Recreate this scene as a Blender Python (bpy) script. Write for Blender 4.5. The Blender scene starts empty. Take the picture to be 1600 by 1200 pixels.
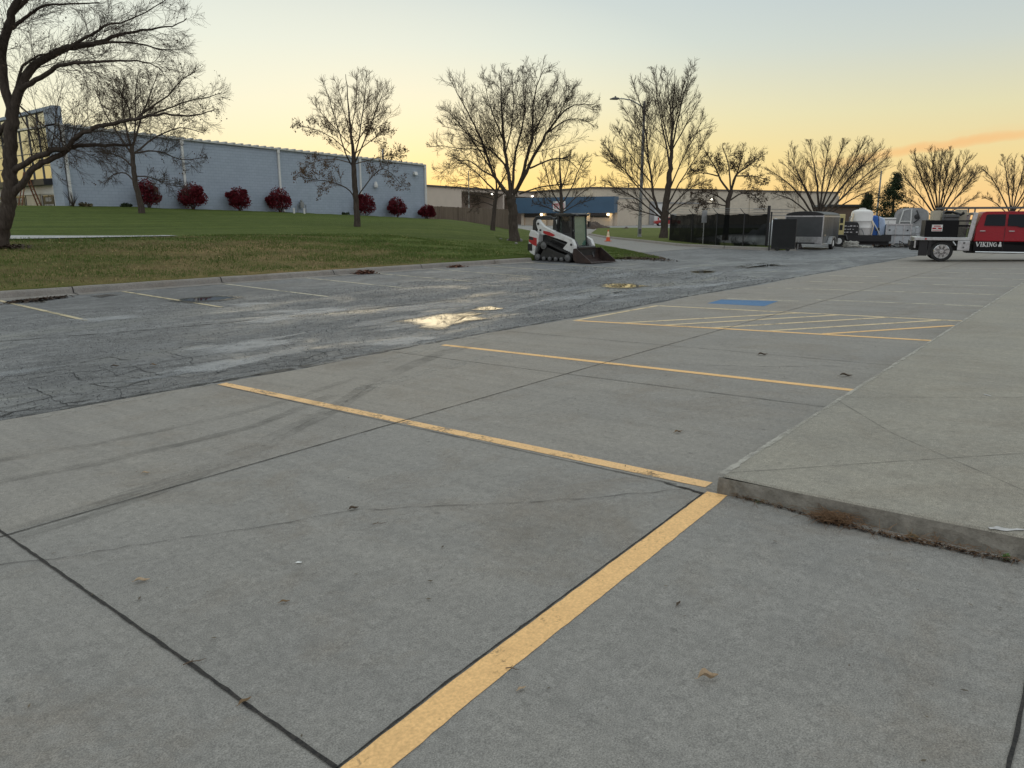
import bpy, bmesh, math, random
import numpy as np
from mathutils import Vector, Matrix

S = bpy.context.scene
C = S.collection
R = math.radians
random.seed(7)
rng = np.random.default_rng(7)

# ------------------------------------------------------------------ camera
# World axes: X runs along the parking lot, Y across it (to the left), Z up.
FOC, PITCH, CAMH, PHI = 1150.0, R(12.7), 1.55, R(39.1)
cam_d = bpy.data.cameras.new('camera')
cam_d.sensor_width = 36.0
cam_d.lens = 36.0 * FOC / 1600.0
cam_d.clip_start = 0.05
cam_d.clip_end = 3000
cam = bpy.data.objects.new('camera', cam_d)
C.objects.link(cam)
cam.location = (0, 0, CAMH)
cam.rotation_euler = (math.pi / 2 - PITCH, 0, PHI - math.pi / 2)
S.camera = cam

# ------------------------------------------------------------------ world (dusk sky)
W = bpy.data.worlds.new('World')
S.world = W
W.use_nodes = True
wn, wl = W.node_tree.nodes, W.node_tree.links
wn.clear()


def wnode(t, **k):
    n = wn.new(t)
    for a, b in k.items():
        setattr(n, a, b)
    return n


def wmath(op, a, b=None, clamp=False):
    n = wnode('ShaderNodeMath', operation=op, use_clamp=clamp)
    for i, v in enumerate((a, b)):
        if v is None:
            continue
        if isinstance(v, (int, float)):
            n.inputs[i].default_value = v
        else:
            wl.new(v, n.inputs[i])
    return n.outputs[0]


def s2l(c):
    return tuple(((v / 255 + 0.055) / 1.055) ** 2.4 if v / 255 > 0.04045 else v / 255 / 12.92 for v in c[:3]) + (1,)


def wramp(fac, stops, mode='LINEAR'):
    n = wnode('ShaderNodeValToRGB')
    n.color_ramp.interpolation = mode
    e = n.color_ramp.elements
    while len(e) < len(stops):
        e.new(0.5)
    for el, (p, c) in zip(e, stops):
        el.position = p
        el.color = c
    wl.new(fac, n.inputs[0])
    return n.outputs[0]


def wmix(fac, a, b, mode='MIX'):
    n = wnode('ShaderNodeMix', data_type='RGBA', blend_type=mode)
    if isinstance(fac, (int, float)):
        n.inputs[0].default_value = fac
    else:
        wl.new(fac, n.inputs[0])
    for i, v in ((6, a), (7, b)):
        if isinstance(v, tuple):
            n.inputs[i].default_value = v
        else:
            wl.new(v, n.inputs[i])
    return n.outputs[2]


SUN_AZ = PHI + R(9)            # direction of the afterglow, slightly left of the view axis
SUN_EL = R(2.0)
tc = wnode('ShaderNodeTexCoord')
sep = wnode('ShaderNodeSeparateXYZ')
wl.new(tc.outputs['Generated'], sep.inputs[0])
elev = wmath('ARCSINE', sep.outputs[2])
e_deg = wmath('MULTIPLY', elev, 180 / math.pi)
efac = wmath('DIVIDE', wmath('ADD', e_deg, 0.0), 90.0, clamp=True)
azi = wmath('ARCTAN2', sep.outputs[1], sep.outputs[0])
# signed angle from the glow, to the right positive, in degrees
dang = wmath('MULTIPLY', wmath('SUBTRACT', SUN_AZ, azi), 180 / math.pi)
dang = wmath('SUBTRACT', wmath('FLOORED_MODULO', wmath('ADD', dang, 180.0), 360.0), 180.0)


def st(d, c, g=1.0):
    c = s2l(c)
    return (d / 90.0, (c[0] * g, c[1] * g, c[2] * g, 1))


glow = wramp(efac, [st(0, (253, 216, 134)), st(2.0, (252, 222, 143)), st(4.5, (248, 229, 163)), st(8, (238, 232, 194)),
                    st(12, (216, 225, 214)), st(16, (203, 214, 214)), st(28, (204, 214, 216), 1.12), st(50, (206, 214, 216), 1.4), st(90, (206, 214, 216), 1.4)])
right = wramp(efac, [st(0, (246, 197, 138)), st(1.5, (246, 206, 142)), st(4, (239, 215, 154)), st(7, (226, 219, 178)),
                     st(11, (203, 210, 202)), st(15, (187, 200, 205)), st(28, (196, 208, 214), 1.1), st(50, (206, 214, 216), 1.4), st(90, (206, 214, 216), 1.4)])
back = wramp(efac, [st(0, (186, 180, 186), 1.2), st(6, (206, 194, 196), 1.2), st(14, (206, 208, 214), 1.25), st(30, (204, 214, 220), 1.3), st(50, (206, 214, 216), 1.4), st(90, (206, 214, 216), 1.4)])
rfac = wnode('ShaderNodeMapRange')
rfac.interpolation_type = 'SMOOTHSTEP'
for i, v in ((1, 4.0), (2, 44.0)):
    rfac.inputs[i].default_value = v
wl.new(dang, rfac.inputs[0])
front = wmix(rfac.outputs[0], glow, right)
bfac = wnode('ShaderNodeMapRange')
bfac.interpolation_type = 'SMOOTHSTEP'
for i, v in ((1, 62.0), (2, 130.0)):
    bfac.inputs[i].default_value = v
wl.new(wmath('ABSOLUTE', dang), bfac.inputs[0])
col = wmix(bfac.outputs[0], front, back)
# a whiter, brighter patch of sky high on the left
pl = wmath('SUBTRACT', 1.0, wmath('ADD', wmath('POWER', wmath('DIVIDE', wmath('ADD', dang, 26.0), 50.0), 2.0),
                                  wmath('POWER', wmath('DIVIDE', wmath('SUBTRACT', e_deg, 9.5), 9.0), 2.0)), clamp=True)
col = wmix(wmath('MULTIPLY', pl, 0.55), col, (0.96, 0.96, 0.80, 1))


# two thin orange cloud streaks low in the right of the sky
def streak(d0, e0, slope, half, length, amp):
    u = wmath('SUBTRACT', dang, d0)
    noise = wnode('ShaderNodeTexNoise')
    noise.inputs['Scale'].default_value = 14
    noise.inputs['Detail'].default_value = 4
    wl.new(tc.outputs['Generated'], noise.inputs['Vector'])
    wob = wmath('MULTIPLY', wmath('SUBTRACT', noise.outputs[0], 0.5), 1.6)
    v = wmath('SUBTRACT', wmath('ADD', e_deg, wob), wmath('ADD', wmath('MULTIPLY', u, slope), e0))
    a = wmath('SUBTRACT', 1.0, wmath('POWER', wmath('DIVIDE', v, half), 2.0), clamp=True)
    b = wmath('SUBTRACT', 1.0, wmath('POWER', wmath('DIVIDE', u, length), 2.0), clamp=True)
    return wmath('MULTIPLY', wmath('MULTIPLY', a, b), amp)


col = wmix(streak(38.5, 4.7, 0.13, 0.42, 9.0, 0.55), col, s2l((246, 178, 112)))
col = wmix(streak(45.0, 5.7, 0.12, 0.6, 9.0, 0.20), col, s2l((246, 196, 136)))
sky = wnode('ShaderNodeTexSky', sky_type='NISHITA')
sky.sun_disc = False
sky.sun_elevation = SUN_EL
sky.sun_rotation = math.pi / 2 - SUN_AZ
sky.altitude = 300
bg1 = wnode('ShaderNodeBackground')
wl.new(sky.outputs[0], bg1.inputs[0])
bg1.inputs[1].default_value = 0.010
bg2 = wnode('ShaderNodeBackground')
wl.new(col, bg2.inputs[0])
bg2.inputs[1].default_value = 1.0
addn = wnode('ShaderNodeAddShader')
wl.new(bg1.outputs[0], addn.inputs[0])
wl.new(bg2.outputs[0], addn.inputs[1])
wo = wnode('ShaderNodeOutputWorld')
wl.new(addn.outputs[0], wo.inputs[0])

# ------------------------------------------------------------------ sun (already down: a faint broad glow)
sd = bpy.data.lights.new('sun', 'SUN')
sd.energy = 0.25
sd.angle = R(25)
sd.color = (1.0, 0.80, 0.52)
sun = bpy.data.objects.new('sun', sd)
C.objects.link(sun)
sv = Vector((math.cos(SUN_AZ) * math.cos(R(8)), math.sin(SUN_AZ) * math.cos(R(8)), math.sin(R(8))))
sun.rotation_euler = sv.to_track_quat('Z', 'Y').to_euler()

S.view_settings.view_transform = 'Standard'
S.view_settings.look = 'None'
S.view_settings.gamma = 1.0
S.view_settings.exposure = 0.0

# ------------------------------------------------------------------ terrain heights
DE = np.array((55.0, 50.5)) / math.hypot(55.0, 50.5)        # direction of the entrance drive


def sstep(a, b, x):
    u = np.clip((np.asarray(x, float) - a) / (b - a), 0, 1)
    return u * u * (3 - 2 * u)


def zlot(t, s):
    t, s = np.broadcast_arrays(np.asarray(t, float), np.asarray(s, float))
    sc = np.maximum(s, -15)
    return np.where(sc < 7.3, -0.027 * sc, -0.197 + 0.012 * np.clip(sc - 7.3, 0, 10.4))


def s_near(t):
    return np.interp(t, [-60, 23, 25.5, 27.3, 27.8, 28.6, 29.5, 82, 200], [17.9, 17.9, 16.9, 15.0, 14.4, 14.9, 15.8, 64.0, 172.4])


def zlawn(t, s):
    t, s = np.broadcast_arrays(np.asarray(t, float), np.asarray(s, float))
    zb = np.interp(t, [-20, 18.6, 26, 33.6, 41, 49, 71, 120], [2.30, 2.27, 2.23, 2.06, 1.85, 1.54, 1.45, 0.9])
    u = s - 17.9
    crest = np.interp(u, [-5, 0, 2, 4.2, 6.4, 7.6, 13.2, 14.5, 32, 200], [0, 0, 0.22, 0.52, 0.80, 0.86, 0.93, 1.0, 2.2, 2.3])
    lin = np.interp(u, [-5, 0, 32, 200], [0, 0, 1, 1.1]) ** 0.9
    k = sstep(14, 30, t)
    h = (1 - k) * crest * (zb / 2.26) + k * lin * zb
    d2 = -(t - 27) * DE[1] + (s - 13.5) * DE[0]
    f = sstep(-0.5, 12, d2)
    base = zlot(t, s) + 0.03 + 0.095 * (1 - sstep(22.4, 25.2, t))
    return base + np.where(t > 20, f, 1.0) * h + (np.where(t > 20, (1 - f), 0) * 0.10 * sstep(0, 3, d2))


def zground(t, s):
    t = float(t); s = float(s)
    if s > float(s_near(t)):
        return float(zlawn(t, s))
    return float(zlot(t, s))


def ray(px, py):
    x = px - 800.0
    u = 600.0 - py
    fw = FOC * math.cos(PITCH) + u * math.sin(PITCH)
    z = -FOC * math.sin(PITCH) + u * math.cos(PITCH)
    return Vector((fw * math.cos(PHI) + x * math.sin(PHI), fw * math.sin(PHI) - x * math.cos(PHI), z)) / fw


def G(px, py, fn=zground):
    """ground point seen at photo pixel (px, py)"""
    r = ray(px, py)
    lo = 1.0
    d = 1.0
    while d < 400:
        p = r * d
        if CAMH + p.z < fn(p.x, p.y):
            break
        lo = d
        d *= 1.03
    hi = d
    for _ in range(40):
        m = 0.5 * (lo + hi)
        p = r * m
        if CAMH + p.z < fn(p.x, p.y):
            hi = m
        else:
            lo = m
    p = r * lo
    return Vector((p.x, p.y, fn(p.x, p.y)))


def V(px, py, depth):
    """point at forward distance depth along the line of sight of (px, py)"""
    p = ray(px, py) * depth
    return Vector((p.x, p.y, CAMH + p.z))


def depth_of(p):
    return p[0] * math.cos(PHI) + p[1] * math.sin(PHI)


RGT = Vector((math.sin(PHI), -math.cos(PHI), 0))
FWD = Vector((math.cos(PHI), math.sin(PHI), 0))
FACE = PHI - math.pi / 2        # rotation that makes local +X point right and local -Y point at the camera


# ------------------------------------------------------------------ materials
class NT:
    def __init__(self, name):
        self.m = bpy.data.materials.new(name)
        self.m.use_nodes = True
        self.t = self.m.node_tree
        self.n, self.l = self.t.nodes, self.t.links
        self.b = self.n['Principled BSDF']
        self.out = self.n['Material Output']
        self.tc = self.n.new('ShaderNodeTexCoord')
        self.obj = self.tc.outputs['Object']

    def put(self, sock, v):
        if v is None:
            return
        if isinstance(v, (int, float)):
            sock.default_value = v
        elif isinstance(v, tuple):
            sock.default_value = v if len(v) == 4 or sock.type == 'VECTOR' else v + (1,)
        else:
            self.l.new(v, sock)

    def map(self, scale=(1, 1, 1), rot=(0, 0, 0), loc=(0, 0, 0), vec=None):
        n = self.n.new('ShaderNodeMapping')
        self.put(n.inputs[0], vec or self.obj)
        n.inputs['Scale'].default_value = scale
        n.inputs['Rotation'].default_value = rot
        n.inputs['Location'].default_value = loc
        return n.outputs[0]

    def noise(self, scale, detail=3, rough=0.5, vec=None, dist=0.0):
        n = self.n.new('ShaderNodeTexNoise')
        n.inputs['Scale'].default_value = scale
        n.inputs['Detail'].default_value = detail
        n.inputs['Roughness'].default_value = rough
        n.inputs['Distortion'].default_value = dist
        self.put(n.inputs['Vector'], vec or self.obj)
        return n.outputs[0]

    def voro(self, scale, feature='F1', vec=None, rnd=1.0, out='Distance'):
        n = self.n.new('ShaderNodeTexVoronoi')
        n.feature = feature
        n.inputs['Scale'].default_value = scale
        n.inputs['Randomness'].default_value = rnd
        self.put(n.inputs['Vector'], vec or self.obj)
        return n.outputs[out]

    def ramp(self, f, a, b, c0=(0, 0, 0, 1), c1=(1, 1, 1, 1)):
        n = self.n.new('ShaderNodeValToRGB')
        e = n.color_ramp.elements
        e[0].position, e[1].position = a, b
        e[0].color, e[1].color = c0 if len(c0) == 4 else c0 + (1,), c1 if len(c1) == 4 else c1 + (1,)
        self.put(n.inputs[0], f)
        return n.outputs[0]

    def math(self, op, a, b=None, clamp=False):
        n = self.n.new('ShaderNodeMath')
        n.operation = op
        n.use_clamp = clamp
        self.put(n.inputs[0], a)
        if b is not None:
            self.put(n.inputs[1], b)
        return n.outputs[0]

    def mix(self, f, a, b, mode='MIX'):
        n = self.n.new('ShaderNodeMix')
        n.data_type = 'RGBA'
        n.blend_type = mode
        self.put(n.inputs[0], f)
        self.put(n.inputs[6], a)
        self.put(n.inputs[7], b)
        return n.outputs[2]

    def bump(self, h, strength=0.3, dist=0.01, normal=None):
        n = self.n.new('ShaderNodeBump')
        n.inputs['Strength'].default_value = strength
        n.inputs['Distance'].default_value = dist
        self.put(n.inputs['Height'], h)
        if normal is not None:
            self.put(n.inputs['Normal'], normal)
        return n.outputs[0]

    def sepxyz(self, vec=None):
        n = self.n.new('ShaderNodeSeparateXYZ')
        self.put(n.inputs[0], vec or self.obj)
        return n.outputs

    def alpha(self, fac):
        """let what lies below show through where fac is 0"""
        tr = self.n.new('ShaderNodeBsdfTransparent')
        mx = self.n.new('ShaderNodeMixShader')
        self.put(mx.inputs[0], fac)
        self.l.new(tr.outputs[0], mx.inputs[1])
        self.l.new(self.b.outputs[0], mx.inputs[2])
        self.l.new(mx.outputs[0], self.out.inputs[0])

    def set(self, col=None, rough=None, metal=None, normal=None, spec=None):
        self.put(self.b.inputs['Base Color'], col)
        self.put(self.b.inputs['Roughness'], rough)
        self.put(self.b.inputs['Metallic'], metal)
        self.put(self.b.inputs['Specular IOR Level'], spec)
        if normal is not None:
            self.l.new(normal, self.b.inputs['Normal'])
        return self.m


def simple(name, col, rough=0.6, metal=0.0, var=0.18, scale=6.0, bump=0.0, dirt=None, spec=None):
    """plain surface with mottling (and optional dirt tint)"""
    k = NT(name)
    n = k.noise(scale, 5, 0.6)
    lo = tuple(c * (1 - var) for c in col)
    hi = tuple(min(1, c * (1 + var)) for c in col)
    c = k.ramp(n, 0.3, 0.7, lo, hi)
    if dirt:
        c = k.mix(k.math('MULTIPLY', k.ramp(k.noise(scale * 0.6, 6, 0.7, dist=0.5), 0.5, 0.75), 0.7), c, dirt)
    r = k.math('ADD', k.math('MULTIPLY', k.noise(scale * 2, 3), 0.2), rough - 0.1)
    nm = k.bump(k.noise(scale * 8, 4), bump, 0.01) if bump else None
    return k.set(c, r, metal, nm, spec)


def emit(name, col, strength):
    k = NT(name)
    k.set(col, 0.4)
    k.put(k.b.inputs['Emission Color'], col)
    k.b.inputs['Emission Strength'].default_value = strength
    return k.m


# ------------------------------------------------------------------ mesh helpers
class MB:
    def __init__(self):
        self.v, self.f, self.mi = [], [], []
        self.cur = 0

    def add(self, vs, fs):
        o = len(self.v)
        self.v.extend([tuple(p) for p in vs])
        for f in fs:
            self.f.append(tuple(i + o for i in f))
            self.mi.append(self.cur)
        return self

    def box(self, x0, x1, y0, y1, z0, z1, M=None):
        vs = [Vector((x, y, z)) for z in (z0, z1) for y in (y0, y1) for x in (x0, x1)]
        if M is not None:
            vs = [M @ p for p in vs]
        return self.add(vs, [(0, 2, 3, 1), (4, 5, 7, 6), (0, 1, 5, 4), (2, 6, 7, 3), (0, 4, 6, 2), (1, 3, 7, 5)])

    def prism(self, poly, y0, y1, axis='y'):
        """extrude a polygon: axis 'y' takes (x, z), axis 'x' takes (y, z), axis 'z' takes (x, y)"""
        n = len(poly)

        def P(a, b, d):
            return (a, d, b) if axis == 'y' else ((d, a, b) if axis == 'x' else (a, b, d))
        vs = [P(a, b, y0) for a, b in poly] + [P(a, b, y1) for a, b in poly]
        fs = [tuple(range(n)), tuple(range(2 * n - 1, n - 1, -1))]
        fs += [(i, (i + 1) % n + 0, (i + 1) % n + n, i + n) for i in range(n)]
        return self.add(vs, fs)

    def tube(self, pts, rad, n=8, caps=True):
        pts = [Vector(p) for p in pts]
        if isinstance(rad, (int, float)):
            rad = [rad] * len(pts)
        vs, fs = [], []
        up = None
        for i, p in enumerate(pts):
            d = (pts[min(i + 1, len(pts) - 1)] - pts[max(i - 1, 0)])
            if d.length < 1e-9:
                d = Vector((0, 0, 1))
            d.normalize()
            if up is None:
                a = Vector((0, 0, 1)) if abs(d.z) < 0.9 else Vector((1, 0, 0))
                up = d.cross(a).normalized()
            up = (up - d * up.dot(d))
            up = up.normalized() if up.length > 1e-6 else d.orthogonal().normalized()
            w = d.cross(up)
            for k in range(n):
                a = 2 * math.pi * k / n
                vs.append(p + (up * math.cos(a) + w * math.sin(a)) * rad[i])
        for i in range(len(pts) - 1):
            for k in range(n):
                a, b = i * n + k, i * n + (k + 1) % n
                fs.append((a, b, b + n, a + n))
        if caps:
            fs.append(tuple(range(n - 1, -1, -1)))
            o = (len(pts) - 1) * n
            fs.append(tuple(o + k for k in range(n)))
        return self.add(vs, fs)

    def lathe(self, prof, c=(0, 0, 0), n=24, axis='z'):
        vs, fs = [], []
        for r, h in prof:
            for k in range(n):
                a = 2 * math.pi * k / n
                x, y = r * math.cos(a), r * math.sin(a)
                q = (x, y, h) if axis == 'z' else ((x, h, y) if axis == 'y' else (h, x, y))
                vs.append((q[0] + c[0], q[1] + c[1], q[2] + c[2]))
        for i in range(len(prof) - 1):
            for k in range(n):
                a, b = i * n + k, i * n + (k + 1) % n
                fs.append((a, b, b + n, a + n))
        if prof[0][0] > 1e-6:
            fs.append(tuple(range(n - 1, -1, -1)))
        if prof[-1][0] > 1e-6:
            o = (len(prof) - 1) * n
            fs.append(tuple(o + k for k in range(n)))
        return self.add(vs, fs)

    def quad(self, a, b, c, d):
        return self.add([a, b, c, d], [(0, 1, 2, 3)])

    def build(self, name, mats, parent=None, bevel=0.0, smooth=False, recalc=True):
        me = bpy.data.meshes.new(name)
        me.from_pydata(self.v, [], self.f)
        if not isinstance(mats, (list, tuple)):
            mats = [mats]
        for m in mats:
            me.materials.append(m)
        if len(mats) > 1:
            me.polygons.foreach_set('material_index', self.mi)
        if recalc:
            bm = bmesh.new()
            bm.from_mesh(me)
            bmesh.ops.recalc_face_normals(bm, faces=bm.faces)
            bm.to_mesh(me)
            bm.free()
        if smooth:
            me.polygons.foreach_set('use_smooth', [True] * len(me.polygons))
            if hasattr(me, 'set_sharp_from_angle'):
                me.set_sharp_from_angle(angle=R(40))
        o = bpy.data.objects.new(name, me)
        C.objects.link(o)
        if parent is not None:
            o.parent = parent
        if bevel:
            b = o.modifiers.new('bevel', 'BEVEL')
            b.width = bevel
            b.segments = 2
            b.limit_method = 'ANGLE'
            b.angle_limit = R(35)
        return o


def tag(o, label=None, cat=None, group=None, kind=None):
    if label:
        o['label'] = label
    if cat:
        o['category'] = cat
    if group:
        o['group'] = group
    if kind:
        o['kind'] = kind
    return o


def thing(name, label, cat, loc, rz=0.0, group=None):
    o = bpy.data.objects.new(name, None)
    o.empty_display_size = 0.3
    C.objects.link(o)
    o.location = loc
    o.rotation_euler = (0, 0, rz)
    return tag(o, label, cat, group)


def np_mesh(name, verts, faces, mat, parent=None, smooth=False):
    """mesh from arrays; faces is (n, k)"""
    verts = np.asarray(verts, np.float32)
    faces = np.asarray(faces, np.int32)
    me = bpy.data.meshes.new(name)
    me.vertices.add(len(verts))
    me.vertices.foreach_set('co', verts.ravel())
    k = faces.shape[1]
    me.loops.add(faces.size)
    me.loops.foreach_set('vertex_index', faces.ravel())
    me.polygons.add(len(faces))
    me.polygons.foreach_set('loop_start', np.arange(0, faces.size, k, dtype=np.int32))
    if smooth:
        me.polygons.foreach_set('use_smooth', np.ones(len(faces), bool))
    me.update(calc_edges=True)
    me.validate()
    for m in (mat if isinstance(mat, (list, tuple)) else [mat]):
        me.materials.append(m)
    o = bpy.data.objects.new(name, me)
    C.objects.link(o)
    if parent is not None:
        o.parent = parent
    return o


def grid_mesh(name, ts, ss, zf, mat, kind='structure', dz=0.0, smooth=True):
    T, Sg = np.meshgrid(ts, ss, indexing='ij')
    Z = zf(T, Sg) + dz
    v = np.stack([T, Sg, Z], -1).reshape(-1, 3)
    nt, ns = len(ts), len(ss)
    i = (np.arange(nt - 1)[:, None] * ns + np.arange(ns - 1)[None, :]).ravel()
    f = np.stack([i, i + ns, i + ns + 1, i + 1], -1)
    o = np_mesh(name, v, f, mat, smooth=smooth)
    tag(o, kind=kind)
    return o

# ================================================================== GROUND
# ------------------------------------------------------------------ ground materials
def concrete_mat(name, base, warm, wear=1.0, joint_shift=0.0):
    k = NT(name)
    fine = k.noise(190, 2, 0.6)
    mid = k.noise(26, 4, 0.65)
    big = k.noise(0.75, 6, 0.62, dist=0.4)
    streak = k.noise(1.0, 5, 0.6, vec=k.map((7.0, 0.55, 1.0)), dist=0.3)
    c = k.ramp(big, 0.30, 0.72, base, warm)
    c = k.mix(k.math('MULTIPLY', k.ramp(streak, 0.42, 0.72), 0.45 * wear), c, tuple(v * 0.74 for v in base))
    c = k.mix(k.math('MULTIPLY', k.ramp(k.noise(2.6, 6, 0.7, dist=0.8), 0.56, 0.74), 0.30 * wear), c, tuple(v * 1.22 for v in warm))
    c = k.mix(k.math('MULTIPLY', k.ramp(k.noise(1.7, 6, 0.72, dist=1.0, vec=k.map(loc=(9, 4, 2))), 0.57, 0.70), 0.38 * wear), c, tuple(v * 0.66 for v in base))
    x = k.sepxyz()
    tone = k.math('ADD', k.math('MULTIPLY', k.math('GREATER_THAN', x[1], 4.46), 0.5), k.math('MULTIPLY', k.math('GREATER_THAN', x[0], 3.95), 0.5))
    tone = k.math('SUBTRACT', tone, k.math('MULTIPLY', k.math('MULTIPLY', k.math('LESS_THAN', x[1], 1.62), k.math('LESS_THAN', x[0], 3.95)), 0.35))
    c = k.mix(1.0, c, k.ramp(tone, 0.0, 1.0, (0.95, 0.97, 0.985), (1.04, 1.02, 0.985)), 'MULTIPLY')
    c = k.mix(k.math('MULTIPLY', k.ramp(k.noise(0.9, 6, 0.75, vec=k.map(loc=(5, 2, 7)), dist=0.6), 0.50, 0.68), 0.42 * wear), c, (0.165, 0.132, 0.098))
    oil = k.ramp(k.math('ADD', k.voro(0.42, vec=k.map(loc=(1.7, 0.6, 0))), k.math('MULTIPLY', k.math('SUBTRACT', k.noise(3, 5, 0.7), 0.5), 0.35)), 0.06, 0.24, (1, 1, 1, 1), (0, 0, 0, 1))
    c = k.mix(k.math('MULTIPLY', oil, 0.16 * wear), c, (0.075, 0.07, 0.062))
    spots = k.ramp(k.voro(2.6, vec=k.map(loc=(4.7, 3.6, 0))), 0.035, 0.06, (1, 1, 1, 1), (0, 0, 0, 1))
    c = k.mix(k.math('MULTIPLY', spots, 0.35 * wear), c, (0.06, 0.056, 0.05))
    c = k.mix(1.0, c, k.ramp(mid, 0.25, 0.75, (0.80, 0.80, 0.80), (1.17, 1.17, 1.17)), 'MULTIPLY')
    c = k.mix(1.0, c, k.ramp(fine, 0.28, 0.72, (0.58, 0.58, 0.58), (1.40, 1.40, 1.40)), 'MULTIPLY')
    # exposed sand grains and tiny pits
    g = k.voro(95, out='Distance')
    c = k.mix(k.ramp(g, 0.08, 0.13, (1, 1, 1, 1), (0, 0, 0, 1)), c, tuple(v * 1.55 for v in warm))
    p = k.voro(48, vec=k.map(loc=(3, 7, 1)), out='Distance')
    c = k.mix(k.math('MULTIPLY', k.ramp(p, 0.07, 0.12, (1, 1, 1, 1), (0, 0, 0, 1)), 0.75), c, tuple(v * 0.35 for v in base))
    h = k.math('ADD', k.math('MULTIPLY', fine, 0.6), k.math('MULTIPLY', mid, 0.5))
    nm = k.bump(h, 0.42, 0.004)
    nm = k.bump(k.noise(5, 4, 0.6), 0.12, 0.02, nm)
    return k.set(c, k.math('ADD', k.math('MULTIPLY', big, 0.25), 0.66), 0.0, nm, 0.35)


M_conc = concrete_mat('concrete', (0.222, 0.208, 0.190), (0.262, 0.242, 0.214))
M_walk = concrete_mat('walk_concrete', (0.248, 0.231, 0.199), (0.294, 0.269, 0.220), 0.8)
M_kerb = concrete_mat('kerb_concrete', (0.20, 0.19, 0.18), (0.245, 0.225, 0.205), 1.1)

k = NT('joint_fill')
k.set(k.ramp(k.noise(60, 4), 0.35, 0.7, (0.008, 0.008, 0.008), (0.035, 0.03, 0.026)), 0.9, 0, k.bump(k.noise(80, 3), 0.6, 0.01))
M_joint = k.m

k = NT('crack')
k.set((0.03, 0.028, 0.026), 0.95)
k.alpha(k.math('MULTIPLY', k.ramp(k.noise(7, 4), 0.25, 0.50), 0.85))
M_crack = k.m

k = NT('tyre_rubber_mark')
k.set((0.035, 0.034, 0.03), 0.85)
tread = k.noise(1.0, 3, 0.6, vec=k.map((2.5, 40, 1), rot=(0, 0, 0.25)))
k.alpha(k.math('MULTIPLY', k.math('MULTIPLY', k.ramp(k.noise(1.4, 5, 0.65), 0.34, 0.66), k.ramp(tread, 0.33, 0.60)), 0.36))
M_tyremark = k.m

k = NT('pale_scrape')
k.set((0.34, 0.33, 0.30), 0.85)
k.alpha(k.math('MULTIPLY', k.ramp(k.noise(14, 5, 0.7), 0.50, 0.64), 0.5))
M_scrape = k.m

k = NT('rust_stain')
k.set((0.19, 0.095, 0.045), 0.85)
k.alpha(k.math('MULTIPLY', k.ramp(k.noise(6, 4), 0.42, 0.7), 0.5))
M_rust_stain = k.m

k = NT('asphalt')
vor = k.voro(120, out='Color')
stone = k.noise(85, 3, 0.7)
big = k.noise(0.32, 6, 0.62, vec=k.map((0.55, 1.5, 1)), dist=0.6)
pat = k.noise(1.1, 6, 0.7, vec=k.map((0.45, 1.6, 1), loc=(4, 1, 0)), dist=0.8)
c = k.ramp(big, 0.3, 0.7, (0.072, 0.073, 0.075), (0.150, 0.152, 0.154))
c = k.mix(k.math('MULTIPLY', k.ramp(pat, 0.45, 0.7), 0.55), c, (0.062, 0.064, 0.067))
c = k.mix(1.0, c, k.ramp(stone, 0.3, 0.72, (0.42, 0.42, 0.42), (1.75, 1.75, 1.72)), 'MULTIPLY')
gr2 = k.noise(11, 6, 0.85)
gr3 = k.noise(3.2, 9, 0.82, vec=k.map((0.8, 1.25, 1)))
c = k.mix(1.0, c, k.ramp(gr3, 0.36, 0.66, (0.60, 0.60, 0.61), (1.42, 1.42, 1.42)), 'MULTIPLY')
c = k.mix(1.0, c, k.ramp(gr2, 0.33, 0.67, (0.50, 0.50, 0.51), (1.55, 1.54, 1.52)), 'MULTIPLY')
g = k.voro(28, out='Distance')
c = k.mix(k.math('MULTIPLY', k.ramp(g, 0.12, 0.2, (1, 1, 1, 1), (0, 0, 0, 1)), 0.55), c, (0.24, 0.235, 0.22))
# alligator cracking, strongest near the concrete edge at the left
cr = k.voro(1.9, 'DISTANCE_TO_EDGE', vec=k.map((0.8, 1.2, 1)))
wob = k.noise(7, 5, 0.7)
crk = k.ramp(k.math('ADD', cr, k.math('MULTIPLY', k.math('SUBTRACT', wob, 0.5), 0.05)), 0.012, 0.050, (1, 1, 1, 1), (0, 0, 0, 1))
xyz = k.sepxyz()
near = k.math('MULTIPLY', k.ramp(xyz[1], 0, 1), 1.0)
mr = k.n.new('ShaderNodeMapRange'); mr.interpolation_type = 'SMOOTHSTEP'
k.put(mr.inputs[0], k.math('ADD', xyz[1], k.math('MULTIPLY', xyz[0], 0.18)))
for i, v in ((1, 7.6), (2, 10.6), (3, 1.0), (4, 0.0)):
    mr.inputs[i].default_value = v
crk = k.math('MULTIPLY', crk, k.math('MULTIPLY', mr.outputs[0], k.ramp(k.noise(0.9, 3), 0.35, 0.6)))
c = k.mix(k.math('MULTIPLY', crk, 0.8), c, (0.012, 0.012, 0.012))
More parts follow.
